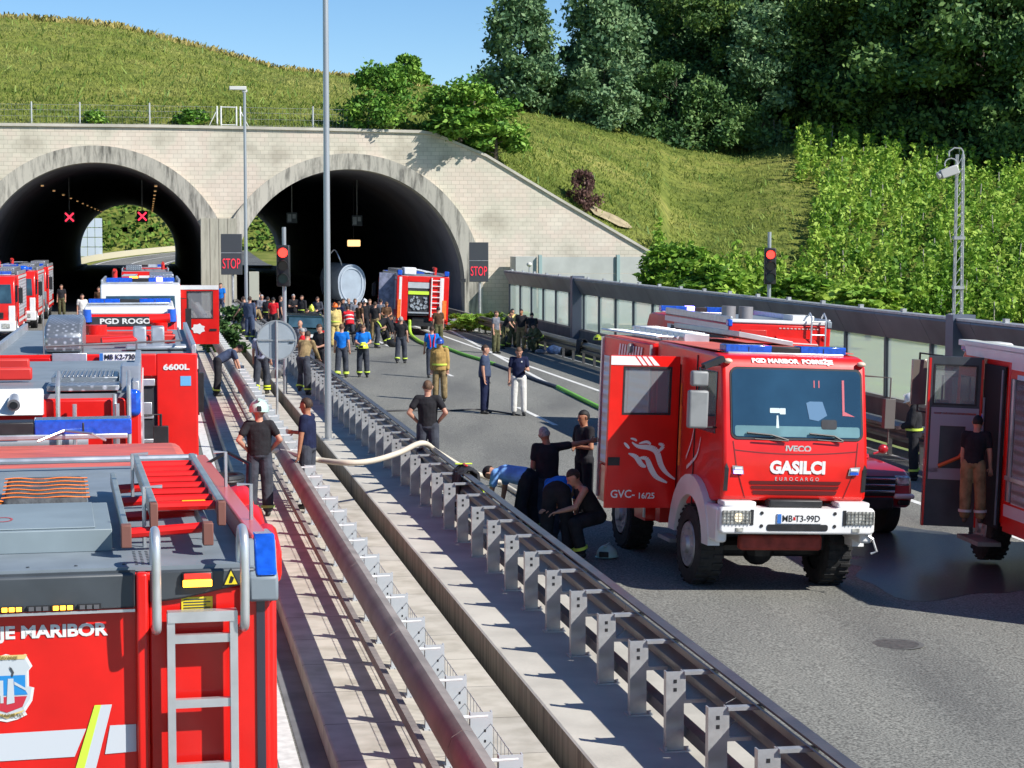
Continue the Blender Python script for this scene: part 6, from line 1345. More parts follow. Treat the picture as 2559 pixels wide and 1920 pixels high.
mb.build('white_hatching', WHITE, M_)
mb = MB(); mb.cyl((1.03, 1.6, HMb - .12), (1.09, 1.6, HMb - .12), .07, n=16); mb.build('side_lamp', STEELD, M_)
mb = MB(); mb.box(-.98, .98, .1, 2.55, HMb, HMb + .01); mb.build('roof_deck', ROOFRED, M_)
mb = MB(); mb.box(.25, .62, .1, 2.75, HMb + .0, HMb + .16)
for k in range(9): mb.box(.24, .63, .25 + .28 * k, .28 + .28 * k, HMb, HMb + .17)
mb.build('roof_gallery', ALU, M_, bevel=.01)
mb = MB(); mb.prism([(-.75, HMb + .05), (.05, HMb + .16), (.05, HMb + .24), (-.75, HMb + .12)], .4, 3.4, 'y'); mb.build('roof_cover', mat('roof_plate', (.42, .44, .45), .4, metal=.4, noise=.1, nscale=4), M_, bevel=.01)
mb = MB(); ladder(mb, (.85, -.2, HMb + .08), (.85, 2.7, HMb + .1), .3, (1, 0, 0), 10, .016); mb.build('roof_ladder', ALU, M_)
lightbar(M_, -.80, .84, y1 - .62, zroof + .03, .10, .26)
# mirrors: stacked on the near flank, single on the far flank
mb = MB(); mb.box(1.18, 1.44, y1 - .16, y1 - .04, zz(1088), zz(994)); mb.box(1.20, 1.42, y1 - .14, y1 - .02, zz(984), zz(946)); mb.build('mirror', mat('mirror_shell', (.22, .23, .23), .45, noise=.15, nscale=4), M_, bevel=.03, seg=3)
mb = MB(); mb.tube([(.97, y1 - .3, zz(932)), (1.31, y1 - .08, zz(938)), (1.31, y1 - .08, zz(1085)), (1.0, y1 - .25, zz(1088))], .014, 6); mb.M = Matrix.Translation((1.12, y1 - .12, zz(925))) @ Matrix.Rotation(.4, 4, 'Y'); mb.box(-.14, .14, -.07, .07, -.035, .035); mb.build('mirror_arm', BLACK, M_)
mb = MB(); mb.box(-1.36, -1.22, y1 - .2, y1 - .1, zz(1080), zz(1005)); mb.tube([(-.97, y1 - .3, zz(950)), (-1.30, y1 - .15, zz(952)), (-1.30, y1 - .15, zz(1120))], .012, 6); mb.build('mirror', mat('mirror_shell_brown', (.13, .11, .10), .45), M_, bevel=.02)
mb = MB(); mb.box(.86, 1.04, y1 - 2.45, y1 - 1.9, .42, .47); mb.build('step', STEEL, M_); mb = MB(); mb.box(.80, .98, 2.92, 3.12, .6, 1.1); mb.build('step_box', RED2, M_)
M_.matrix_world = M_.matrix_world @ Matrix.Diagonal((1.02, 1.0, 1.01, 1))
# ================================================================ ENGINE PARKED BEHIND IT (rear in view)
dH = 45.5; HH = 2.98; pH = PD(1935, 1080, dH); pH.z = 0; uH = UV(pH)[0]; pH = W(uH, UV(pH)[1], gz(uH))
Hh = fire_truck('fire_engine', 'red fire engine behind the white-bumpered one, with slanting rear hatch and rear ladder', pH, DV, NR, L=7.8, Wd=2.3, H=HH, cabH=2.9, rear=False, roof='none', lit=.4)
mb = MB(); mb.box(-.9, -.3, -.02, 0, HH - .55, HH - .18); mb.build('rear_panel', RED2, Hh, bevel=.01)
mb = MB(); mb.add([(-.1, -.02, HH - .3), (.8, -.02, HH - .35), (1.0, -.55, HH - .95), (.15, -.55, HH - .90), (-.1, .02, HH - .3), (.8, .02, HH - .35), (1.0, -.5, HH - 1.0), (.15, -.5, HH - .95)], [(0, 1, 2, 3), (7, 6, 5, 4), (0, 4, 5, 1), (1, 5, 6, 2), (2, 6, 7, 3), (3, 7, 4, 0)]); mb.build('rear_hatch', RED, Hh, bevel=.01)
mb = MB(); mb.add([(-.05, -.12, HH - .415), (.83, -.12, HH - .445), (.84, -.15, HH - .47), (-.04, -.15, HH - .445)], [(0, 1, 2, 3)]); mb.add([(.2, -.25, HH - .55), (.7, -.27, HH - .575), (.72, -.31, HH - .62), (.22, -.29, HH - .60)], [(0, 1, 2, 3)]); mb.build('hatch_lettering', mat('faded_white', (.6, .45, .42), .5), Hh)
mb = MB()
for k in range(11): mb.box(-.02 + .085 * k, .03 + .085 * k, -.012, 0, HH - .14, HH - .115)
mb.build('lettering_row', mat('faded_white', (.6, .45, .42), .5), Hh)
mb = MB(); mb.cyl((-.98, -.03, HH - .3), (-.98, 0, HH - .3), .055, n=14); mb.build('tail_lamp', REDL, Hh)
mb = MB(); mb.cyl((1.02, -.03, HH - .3), (1.02, 0, HH - .3), .055, n=14); mb.build('tail_lamp', REDL, Hh)
mb = MB()
for x in (.68, 1.0): mb.tube([(x, -.1, .6), (x, -.1, HH + .12), (x, .05, HH + .22), (x, .2, HH + .12)], .022, 6)
for k in range(9): mb.tube([(.68, -.1, .7 + .29 * k), (1.0, -.1, .7 + .29 * k)], .018, 6)
mb.build('rear_ladder', ALU, Hh)
mb = MB(); mb.box(-1.15, 1.15, 0, .3, HH - .04, HH + .04); mb.box(.3, .8, .1, .8, HH + .03, HH + .16); mb.build('roof_edge', WHITE, Hh, bevel=.02)
for x in (-.75, -.35): 
    mb = MB(); mb.cyl((x, 1.5, HH), (x, 1.5, HH + .28), .16, n=18); mb.build('roof_drum', mat('drum_grey', (.3, .28, .28), .5, metal=.3), Hh, smooth=True)
mb = MB(); mb.box(-1.18, -1.08, -.02, .16, HH - .12, HH + .03); mb.build('corner_beacon', BLUEL, Hh, bevel=.02); mb = MB(); mb.box(1.06, 1.17, -.02, .16, HH - .1, HH + .05); mb.build('corner_lamp', GREYP, Hh, bevel=.02)
# open bays in its flank
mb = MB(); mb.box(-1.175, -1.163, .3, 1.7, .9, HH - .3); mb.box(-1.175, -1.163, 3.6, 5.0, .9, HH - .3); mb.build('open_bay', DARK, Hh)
mb = MB(); mb.box(-1.18, -1.164, 1.9, 3.4, 1.6, HH - .6); mb.build('bay_blankets', mat('tan_bag', (.55, .25, .12), .8, noise=.4, nscale=7), Hh)
# ================================================================ ENGINE AT THE TUNNEL MOUTH, pump bay open
dN = 99.5; sN = FPX / dN; pN = PD(1053, 830, dN); uN, vN = UV(pN); HN = HC - (688 - 582) / sN - gz(uN)
N = fire_truck('fire_engine', 'red fire engine with open pump bay backed up to the tunnel mouth', W(uN, vN, gz(uN)), DV, NR, L=8.5, Wd=2.5, H=HN, cabH=HN - .1, rear=False, roof='gear')
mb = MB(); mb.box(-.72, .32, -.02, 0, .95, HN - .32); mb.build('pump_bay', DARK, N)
mb = MB(); mb.box(-.72, .32, -.05, -.02, HN - .62, HN - .34); mb.build('bay_header', LGREY, N); mb = MB(); mb.box(-.70, .30, -.06, -.02, HN - .92, HN - .76); mb.build('lime_hose_rack', LIME, N)
mb = MB(); rr3 = random.Random(8)
for _ in range(26): x, z = rr3.uniform(-.6, .2), rr3.uniform(1.25, HN - 1.0); mb.cyl((x, -.07, z), (x, -.02, z), rr3.uniform(.03, .09), n=10)
mb.box(-.68, .3, -.08, -.02, 1.05, 1.12); mb.build('pump_valves', ALU, N)
mb = MB(); mb.box(-1.25, -.72, -.05, 0, .7, HN - .05); mb.box(.32, 1.25, -.05, 0, .7, HN - .05); mb.box(-.72, .32, -.05, 0, HN - .33, HN - .05); mb.build('rear_frame', RED, N, bevel=.02)
mb = MB(); mb.box(-1.14, -1.02, -.065, -.05, .7, HN - .1); mb.box(.88, 1.0, -.065, -.05, .7, HN - .1); mb.build('white_edge', WHITE, N)
mb = MB(); mb.box(-1.2, -1.04, -.08, -.066, .8, 1.7); mb.box(.95, 1.15, -.08, -.066, .8, 1.7); mb.build('orange_strap', ORG, N)
mb = MB(); ladder(mb, (.62, -.12, .9), (.62, -.12, HN - .1), .42, (1, 0, 0), 7, .028); mb.build('rear_ladder', WHITE, N)
for s in (-1, 1): mb = MB(); mb.box(s * 1.13 - .11, s * 1.13 + .11, -.04, .2, HN - .02, HN + .22); mb.build('corner_beacon', BLUEL, N, bevel=.03)
mb = MB(); mb.box(-.9, -.3, .3, 1.4, HN, HN + .35); mb.build('roof_crate', WHITE, N, bevel=.05); mb = MB(); mb.box(-2.0, -1.27, .9, 1.0, .9, HN + .05)
mb.build('open_flap', mat('flap_grey_blue', (.22, .24, .33), .5, metal=.3, noise=.3, nscale=5), N)
# ================================================================ ENGINE AT THE RIGHT EDGE, crew door open
sK = 168.0; dK = FPX / sK; aK = R_(-7.0); fK = Vector((math.sin(aK), math.cos(aK), 0))
pK = PD(2436, 1300, dK); zK = gz(UV(pK)[0]); hingeK = Vector((pK.x, pK.y, zK))
LK = 7.6; rK = fK.cross(UP)
orgK = hingeK - fK * (LK - 1.35) + rK * 1.25
HK = HC - (880 - 582) / sK - zK
K = fire_truck('fire_engine', 'red fire engine with white roof edge and its grey-lined crew door swung open, cut by the frame', orgK, fK, NR, L=LK, Wd=2.5, H=HK + .0, cabH=HK - .02, rear=True, roof='gear', r=.5, lit=None, band=True, cabL=2.35)
for o_ in list(K.children):
    if o_.name.startswith('light_bar'):
        for c_ in list(o_.children): bpy.data.objects.remove(c_)
        bpy.data.objects.remove(o_)
K['label'] = 'red fire engine with a grey-lined crew door open, cut by the right frame edge'
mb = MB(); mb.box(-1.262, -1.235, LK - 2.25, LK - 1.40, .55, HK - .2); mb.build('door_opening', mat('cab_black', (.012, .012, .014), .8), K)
mb = MB(); mb.box(-1.275, -1.262, LK - 2.2, LK - 2.15, .6, HK - .25); mb.tube([(-1.28, LK - 1.5, 1.1), (-1.28, LK - 1.5, 2.4)], .016, 6); mb.build('door_frame_rail', GREYP, K)
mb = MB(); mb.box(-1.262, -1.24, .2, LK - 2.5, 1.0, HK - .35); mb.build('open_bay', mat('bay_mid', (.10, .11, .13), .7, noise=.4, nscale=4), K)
mb = MB()
for y in (1.2, 2.4, 3.6, 4.9): mb.box(-1.285, -1.262, y, y + .08, 1.0, HK - .35)
mb.box(-1.285, -1.262, .2, LK - 2.5, 1.3, 1.36); mb.build('bay_frame', ALU, K)
mb = MB(); mb.box(-1.268, -1.25, 0, LK - 2.42, .62, .98); mb.build('lower_panel', RED, K); mb = MB(); mb.box(-1.274, -1.268, 2.9, LK - 2.5, .78, .95); mb.box(-1.274, -1.268, .2, 2.8, .78, .95); mb.build('reflective_band', mat('reflective_pale', (.66, .62, .66), .4), K)
mb = MB(); mb.box(-1.27, -1.0, .3, LK - .2, HK + .01, HK + .10)
mb.add([(-1.27, LK - 3.2, HK - .12), (-1.27, LK - .6, HK - .12), (-1.27, LK - .5, HK + .04), (-1.27, LK - 3.2, HK + .04)], [(0, 1, 2, 3)]); mb.build('roof_edge', WHITE, K, bevel=.01)
mb = MB(); mb.box(-1.22, -.75, LK - .55, LK - .15, HK - .1, HK + .08); mb.build('corner_beacon', BLUEL, K, bevel=.06, seg=3); mb = MB(); mb.box(-1.24, -.7, LK - 1.1, LK - .55, HK - .12, HK + .1); mb.build('corner_fairing', WHITE, K, bevel=.06, seg=3)
oK, ptK = door(K, (-1.27, LK - 1.38), (-1, .18), .80, .45, HK - .12, (.10, .70, 2.28, HK - .26), m=DGREY, th=.08, name='crew_door')
mb = MB(); q = []
for a0, a1, z0, z1, m_ in ((.04, .74, 1.95, 2.22, 0), (.04, .22, 1.25, 1.95, 0), (.60, .74, 1.25, 1.95, 0), (.04, .74, 1.15, 1.32, 0), (.08, .70, 2.12, 2.15, 1), (.0, .03, .45, HK - .15, 2), (.77, .80, .45, HK - .15, 2)):
    for o_ in (-.02,): mb.add([ptK(a0, z0, -.03), ptK(a1, z0, -.03), ptK(a1, z1, -.03), ptK(a0, z1, -.03), ptK(a0, z0, 0), ptK(a1, z0, 0), ptK(a1, z1, 0), ptK(a0, z1, 0)], [(0, 1, 2, 3), (0, 4, 5, 1), (1, 5, 6, 2), (2, 6, 7, 3), (3, 7, 4, 0)], m_)
    mb.add([ptK(a0, z0, .11), ptK(a1, z0, .11), ptK(a1, z1, .11), ptK(a0, z1, .11), ptK(a0, z0, .08), ptK(a1, z0, .08), ptK(a1, z1, .08), ptK(a0, z1, .08)], [(0, 1, 2, 3), (0, 4, 5, 1), (1, 5, 6, 2), (2, 6, 7, 3), (3, 7, 4, 0)], m_)
mb.build('door_lining', [mat('lining_grey', (.36, .40, .43), .6), mat('orange_trim', (.7, .12, .05), .5), RED], oK)
mb = MB(); mb.tube([ptK(.05, 1.9, -.07), ptK(.3, 1.5, -.09), ptK(.6, 1.35, -.05)], .03, 6); mb.build('orange_strap', mat('strap_orange', (.7, .16, .04), .6), oK)
mb = MB(); mb.box(-1.55, -1.2, LK - 2.3, LK - 1.4, .30, .36); mb.build('folding_step', STEELD, K)
mb = MB(); x = -1.75; y = LK + .15; mb.tube([(-1.2, LK - .3, HK - .2), (x, y, HK - .15), (x, y, HK - 1.05), (-1.2, LK - .2, HK - 1.1)], .022, 6); mb.box(x - .12, x + .12, y - .03, y + .03, HK - .95, HK - .25, 1); mb.build('mirror', [BLACK, mat('mirror_pane', (.4, .35, .3), .1, metal=.6)], K, bevel=.01)
# ================================================================ RED PICK-UP half hidden behind the white-bumpered engine
sP = 158.0; dP = FPX / sP; fP = Vector((math.sin(R_(14)), -math.cos(R_(14)), 0))
pP = PD(2142, 1300, dP); zP = gz(UV(pP)[0]); RU = Vector((pP.x, pP.y, zP))
PK = thing('pickup_truck', 'dark red pick-up with chrome grille peeping out behind the white-bumpered engine', 'pick-up', RU - fP * 5.2, fP, NR)
DR = mat('metallic_red', (.46, .015, .025), .28, metal=.2, coat=.6, noise=.06, nscale=2)
mb = MB(); mb.prism([(.0, .55), (.0, 1.1), (3.9, 1.14), (4.9, 1.08), (5.15, .95), (5.2, .6), (5.1, .48), (.1, .48)], -.93, .93, 'x'); mb.build('body', DR, PK, bevel=.07, seg=3)
mb = MB(); mb.prism([(1.6, 1.1), (1.9, 1.72), (3.0, 1.76), (3.85, 1.14)], -.80, .80, 'x'); mb.build('cab', DR, PK, bevel=.06, seg=3)
mb = MB(); mb.add([(-.74, 3.80, 1.20), (.74, 3.80, 1.20), (.68, 3.10, 1.70), (-.68, 3.10, 1.70)], [(0, 1, 2, 3)]); ob = mb.build('windscreen', GLASS, PK)
for p in ob.data.vertices: p.co.y += .03; p.co.z += .02
mb = MB(); mb.box(-.81, -.80, 2.0, 3.1, 1.2, 1.62); mb.build('side_window', GLASS, PK)
mb = MB(); mb.box(-.62, .62, 5.17, 5.21, .68, 1.0); g = mb.build('grille', BLACK, PK, bevel=.03)
mb = MB()
for z in (.74, .84, .94): mb.box(-.6, .6, 5.21, 5.235, z, z + .035)
mb.build('grille_bars', mat('chrome', (.7, .75, .8), .12, metal=.9), g, bevel=.008)
for s in (-1, 1):
    mb = MB(); mb.box(s * .76 - .13, s * .76 + .13, 5.0, 5.19, .84, 1.0); mb.build('headlight', CLEAR, PK, bevel=.04)
    mb = MB(); mb.box(s * .78 - .1, s * .78 + .1, 5.1, 5.22, .54, .62); mb.build('fog_lamp', BLACK, PK, bevel=.02); wheel(PK, s * .82, 4.35, .40, .26); wheel(PK, s * .82, 1.1, .40, .26)
mb = MB(); mb.box(-.94, -.6, 5.02, 5.26, .64, .72); mb.box(.6, .94, 5.02, 5.26, .64, .72); mb.build('pale_bumper_trim', WHITE, PK, bevel=.03); mb = MB(); mb.box(-.6, .6, 5.1, 5.22, .46, .66); mb.build('bumper', BLACK, PK, bevel=.03)
mb = MB(); mb.box(-.45, .45, 2.9, 3.1, 1.78, 1.88); mb.build('light_bar', BLUEL, PK, bevel=.03)
mb = MB(); mb.tube([(-.93, 3.6, 1.2), (-1.08, 3.6, 1.25)], .02, 6); mb.ell((-1.1, 3.6, 1.28), (.09, .06, .08)); mb.build('mirror', DR, PK, smooth=True)
# ================================================================ DARK ESTATE CAR among the crew, and the overturned tanker
sC = 66.0; pC = PD(782, 850, FPX / sC); CX = P(752, 850, gz(5.9)); uC, vC = UV(CX)
C_ = thing('estate_car', 'dark green estate car with raised tailgate hemmed in by the crew', 'car', W(5.85, v_at(80, 5.85), gz(6)), DV, NR)
CG = mat('car_dark_green', (.012, .03, .03), .25, metal=.2, coat=.6)
mb = MB(); mb.prism([(0, .35), (-.05, .62), (0, .95), (3.0, .98), (4.2, .8), (4.35, .4)], -.88, .88, 'x'); mb.build('body', CG, C_, bevel=.08, seg=3)
mb = MB(); mb.prism([(.05, .95), (.4, 1.42), (2.3, 1.46), (3.0, .97)], -.74, .74, 'x'); mb.build('cabin', CG, C_, bevel=.08, seg=3)
mb = MB(); mb.box(-.76, -.742, .6, 2.3, 1.0, 1.35); mb.box(.742, .76, .6, 2.3, 1.0, 1.35); mb.build('side_window', GLASS, C_); mb = MB(); mb.add([(-.68, .0, 1.0), (.68, .0, 1.0), (.62, .28, 1.36), (-.62, .28, 1.36)], [(0, 1, 2, 3)]); mb.build('rear_window', GLASS, C_)
mb = MB(); mb.box(-.3, .3, -.09, -.06, .62, .74); mb.build('licence_plate', WHITE, C_)
for s in (-1, 1):
    wheel(C_, s * .78, .8, .32, .2); wheel(C_, s * .78, 3.5, .32, .2); mb = MB(); mb.box(s * .72 - .12, s * .72 + .12, -.08, .0, .7, .9); mb.build('tail_light', REDL, C_, bevel=.02)
TK = mat('tank_pale_metal', (.42, .50, .58), .45, metal=.0, noise=.1, nscale=1.5)
sT = 43.0; dT = FPX / sT
T_ = thing('tank_trailer', 'pale grey tank trailer slewed across inside the dark right tunnel', 'tank trailer', PD(880, 780, dT) * 1.0, (-.22, .975, 0))
T_.location.z = -.35
mb = MB(); n = 28; oval = [(.82 * math.cos(2 * math.pi * k / n), (2.1 if math.sin(2 * math.pi * k / n) > 0 else 1.95) + (.98 if math.sin(2 * math.pi * k / n) > 0 else 1.35) * math.sin(2 * math.pi * k / n)) for k in range(n)]
mb.prism(oval, 0, 8.0, 'y'); mb.build('tank', TK, T_, smooth=True, bevel=.08)
mb = MB()
for k, sc_ in enumerate((.98, .80)):
    for i in range(n):
        a, b = oval[i], oval[(i + 1) % n]; c = (0, 2.05); f = lambda p, q: (p[0] * q, -.035 - .01 * k, c[1] + (p[1] - c[1]) * q); mb.add([f(a, sc_), f(b, sc_), f(b, sc_ - .05), f(a, sc_ - .05)], [(0, 1, 2, 3)])
mb.build('end_rib', mat('rib_pale', (.55, .62, .70), .4), T_)
mb = MB(); mb.tube(smooth_path([(-.5, .4, 3.0), (-.7, .3, 3.5), (-.9, .6, 3.9), (-1.1, .8, 3.7)], 5), .035, 6); mb.build('vent_pipe', ALU, T_, smooth=True)
mb = MB(); mb.box(-.9, .9, .0, 7.5, .55, .75); mb.build('frame', BLACK, T_)
for s in (-1, 1):
    for y in (1.0, 2.3, 3.6): wheel(T_, s * .75, y, .48, .3)
# ================================================================ SMALL THINGS ON THE GROUND AND RAILS
def prop(name, label, cat, px, py, dz=0.0, fwd=None):
    p = G(px, py); p.z += dz; return thing(name, label, cat, p, fwd or (0, 1, 0))
MINT = mat('mint_white', (.50, .72, .64), .4, coat=.3)
def helmet_at(loc, m, label, r=.14, name='helmet'):
    t = thing(name, label, 'helmet', loc, (.3, 1, 0)); mb = MB(); mb.ell((0, 0, .0), (r, r * 1.2, r), 18, 9, 0, 0, math.pi * .55); mb.build('shell', m, t, smooth=True)
    mb = MB(); mb.ell((0, 0, -.02), (r * 1.12, r * 1.35, .02), 18, 4); mb.build('brim', m, t, smooth=True); mb = MB(); mb.box(-.02, .02, -r * 1.1, r * 1.1, r * .85, r * 1.04); mb.build('crest', m, t, bevel=.01); mb = MB(); mb.box(-.07, .07, -r * 1.24, -r * 1.1, -.01, .07); mb.build('visor', BLACK, t, bevel=.01); return t
g = G(1517, 1394); helmet_at(g + Vector((0, 0, .04)), MINT, 'pale mint helmet lying on the shaded asphalt under the open door', .15)
# jackets draped over the dark rail
def jacket(loc, fwd, label, w=.5, lime=True, m=None, red=False):
    t = thing('turnout_jacket', label, 'jacket', loc, fwd); mb = MB(); rs_ = random.Random(hash(label) % 99); prof = [(-.16, -.42), (-.17, -.2), (-.14, .0), (-.04, .05), (.05, .05), (.14, -.02), (.17, -.22), (.16, -.46)]
    nseg = 14; vs = []
    for i in range(nseg + 1):
        x = -w / 2 + w * i / nseg
        for k, (a, b) in enumerate(prof): vs.append((x + .02 * math.sin(k * 2.1 + i), a + .025 * math.sin(i * 1.3 + k), b * (1 + .14 * math.sin(i * .9 + k * .5)) + .012 * math.sin(i * 2.3)))
    kk = len(prof); mb.add(vs, [(i * kk + k, (i + 1) * kk + k, (i + 1) * kk + k + 1, i * kk + k + 1) for i in range(nseg) for k in range(kk - 1)]); o_ = mb.build('cloth', m or mat('black_fabric', (.018, .02, .026), .85, noise=.3, nscale=15, bump=.5, bscale=25), t, smooth=True)
    so_ = o_.modifiers.new('thickness', 'SOLIDIFY'); so_.thickness = .03
    if lime:
        mb = MB(); mb.box(-w / 2 - .01, w / 2 + .01, -.215, -.19, -.30, -.25); mb.box(w * .28, w * .38, -.13, .13, .07, .085); mb.build('reflective_band', LIME, t, bevel=.008)
    if red: mb = MB(); mb.box(-w * .1, w * .3, -.02, .02, .07, .09); mb.build('red_strap', RED, t, bevel=.01)
    return t
vj = UV(onrail(1165, 1205, U0 + .4))[1]
jacket(W(U0 + .40, vj, 1.02), RV * -1, 'black jacket with lime bands thrown over the near dark guardrail', .75, True, None, True)
for px, lab in ((1312, 'black jacket hung over the far guardrail, left of the seated crew'), (1455, 'long black jacket hanging from the far guardrail near the lime helmet')):
    q = onrail(px, 850 if px < 1400 else 862, U2); jacket(W(U2, UV(q)[1], zb + .9), RV * -1, lab, .8 if px > 1400 else .6, False)
q = onrail(1494, 848, U2 + .3); helmet_at(q, mat('lime_helmet', (.75, .85, .05), .35, coat=.4), 'lime yellow helmet resting on the far guardrail', .17)
def bag(px, py, w, h, m, label, m2=None):
    t = prop('kit_bag', label, 'bag', px, py); mb = MB(); mb.ell((0, 0, h * .5), (w / 2, w * .3, h * .55), 14, 8); mb.build('sack', m, t, smooth=True); mb = MB(); mb.tube(smooth_path([(-w * .2, 0, h * .95), (0, 0, h * 1.25), (w * .2, 0, h * .95)], 4), .02, 5); mb.build('handle', m2 or BLACK, t)
BLB = mat('blue_bag', (.10, .18, .38), .7, noise=.4, nscale=9)
bag(1388, 886, .75, .38, BLB, 'blue kit bag on the asphalt by the far guardrail'); bag(1418, 890, .6, .40, BLACK, 'black kit bag with lime trim next to the blue one', LIME); bag(1352, 885, .5, .2, mat('grey_bundle', (.25, .23, .26), .8, noise=.4, nscale=9), 'low grey bundle on the asphalt by the crouching crew'); bag(1265, 868, .5, .45, BLACK, 'black bag behind the camouflage trousers'); bag(983, 868, .55, .35, BLACK, 'black bag on the road beside the walking man')
q = G(655, 955); mb = MB(); mb.cyl(W(3.6, UV(q)[1], .42), W(3.85, UV(q)[1] + 2.2, .42), .16, n=18); mb.cyl(W(3.59, UV(q)[1] - .01, .42), W(3.6, UV(q)[1], .42), .135, n=18, mi=1); tag(mb.build('pipe_section', [STEELD, BLACK]), 'dark open ended pipe lying on the raised slab behind the round sign', 'pipe')
# ================================================================ PEOPLE
SKIN = mat('skin', (.52, .27, .18), .55, noise=.1, nscale=12); SKINT = mat('skin_tanned', (.40, .18, .10), .55, noise=.1, nscale=12)
HAIRB = mat('hair_brown', (.045, .025, .015), .7, noise=.4, nscale=40); HAIRK = mat('hair_black', (.012, .010, .009), .7, noise=.4, nscale=40); HAIRG = mat('hair_grey', (.32, .31, .30), .7, noise=.3, nscale=40); HAIRF = mat('hair_fair', (.12, .065, .035), .7, noise=.3, nscale=40)
def cloth(name, c, n=.2): return mat('cloth_' + name, c, .9, noise=n, nscale=7, bump=1.0, bscale=9, spec=.2)
CL = dict(black=cloth('black', (.024, .024, .028)), navy=cloth('navy', (.015, .02, .055)), char=cloth('charcoal', (.05, .056, .072), .3), blue=cloth('blue', (.01, .17, .62)), lblue=cloth('light_blue', (.20, .42, .85)), slate=cloth('slate', (.055, .075, .13)),
          red=cloth('red', (.62, .02, .03)), tan=cloth('tan', (.42, .27, .09)), straw=cloth('straw', (.60, .47, .18)), olive=cloth('olive', (.10, .10, .05), .4), khaki=cloth('khaki', (.27, .20, .10), .35), white=cloth('white', (.68, .67, .63), .06), grey=cloth('grey', (.16, .17, .20)), brown=cloth('brown', (.10, .055, .03), .3), pale=cloth('pale', (.34, .38, .48)))
BOOT = mat('boot_leather', (.02, .02, .02), .6); BANDL = mat('band_lime', (.62, .80, .10), .5); BANDS = mat('band_silver', (.55, .60, .58), .4); BANDG = mat('band_green', (.30, .45, .12), .5)
def solid_tube(bm_v, bm_f, pts, rad, seg=12):          # closed loft with rounded caps; rad = (rx, ry) with frame x
    pass
def capsule(mb, a, b, ra, rb, n=12):
    a, b = Vector(a), Vector(b); d = b - a; L = d.length or 1e-6; d = d / L; s = d.orthogonal().normalized(); t = d.cross(s); rings = []
    for k in (0, 1, 2, 3): th = (k + .35) / 4 * math.pi / 2; rings.append((a - d * ra * math.cos(th), ra * math.sin(th)))
    rings.append((a, ra)); rings.append((a + d * L * .5, (ra + rb) / 2)); rings.append((b, rb))
    for k in (3, 2, 1, 0): th = (k + .35) / 4 * math.pi / 2; rings.append((b + d * rb * math.cos(th), rb * math.sin(th)))
    vs = []
    for c, r in rings:
        for i in range(n): q = 2 * math.pi * i / n; vs.append(c + s * (r * math.cos(q)) + t * (r * math.sin(q)))
    m = len(rings); fs = [(k * n + i, k * n + (i + 1) % n, (k + 1) * n + (i + 1) % n, (k + 1) * n + i) for k in range(m - 1) for i in range(n)] + [tuple(range(n))[::-1], tuple(range((m - 1) * n, m * n))]
    mb.add(vs, fs)
def eloft(mb, rings, n=16):                            # rings: (center, xdir, ydir, rx, ry)
    vs = []
    for c, x, y, rx, ry in rings:
        for i in range(n): q = 2 * math.pi * i / n; vs.append(c + x * (rx * math.cos(q)) + y * (ry * math.sin(q)))
    m = len(rings); fs = [(k * n + i, k * n + (i + 1) % n, (k + 1) * n + (i + 1) % n, (k + 1) * n + i) for k in range(m - 1) for i in range(n)] + [tuple(range(n))[::-1], tuple(range((m - 1) * n, m * n))]
    mb.add(vs, fs)
def remeshed(mb, name, m, parent, vox, extra=None):
    me = bpy.data.meshes.new(name); me.from_pydata(mb.v, [], mb.f); bm = bmesh.new(); bm.from_mesh(me); bmesh.ops.recalc_face_normals(bm, faces=bm.faces); bm.to_mesh(me); bm.free()
    o = bpy.data.objects.new(name + '_src', me); COL.objects.link(o)
    r = o.modifiers.new('r', 'REMESH'); r.mode = 'VOXEL'; r.voxel_size = vox; r.use_smooth_shade = True
    sm = o.modifiers.new('s', 'SMOOTH'); sm.iterations = 3; sm.factor = .5
    dg = bpy.context.evaluated_depsgraph_get(); me2 = bpy.data.meshes.new_from_object(o.evaluated_get(dg)); bpy.data.objects.remove(o)
    if extra is not None and extra.v:
        bm = bmesh.new(); bm.from_mesh(me2); me3 = bpy.data.meshes.new('x'); me3.from_pydata(extra.v, [], extra.f); bm.from_mesh(me3); bmesh.ops.recalc_face_normals(bm, faces=bm.faces); bm.to_mesh(me2); bm.free(); bpy.data.meshes.remove(me3)
    me2.name = name; me2.materials.clear(); me2.materials.append(m); me2.polygons.foreach_set('use_smooth', [True] * len(me2.polygons)); me2.polygons.foreach_set('material_index', [0] * len(me2.polygons))
    return new_obj(name, me2, parent)
def n_(x, y, z): return Vector((x, y, z)).normalized()
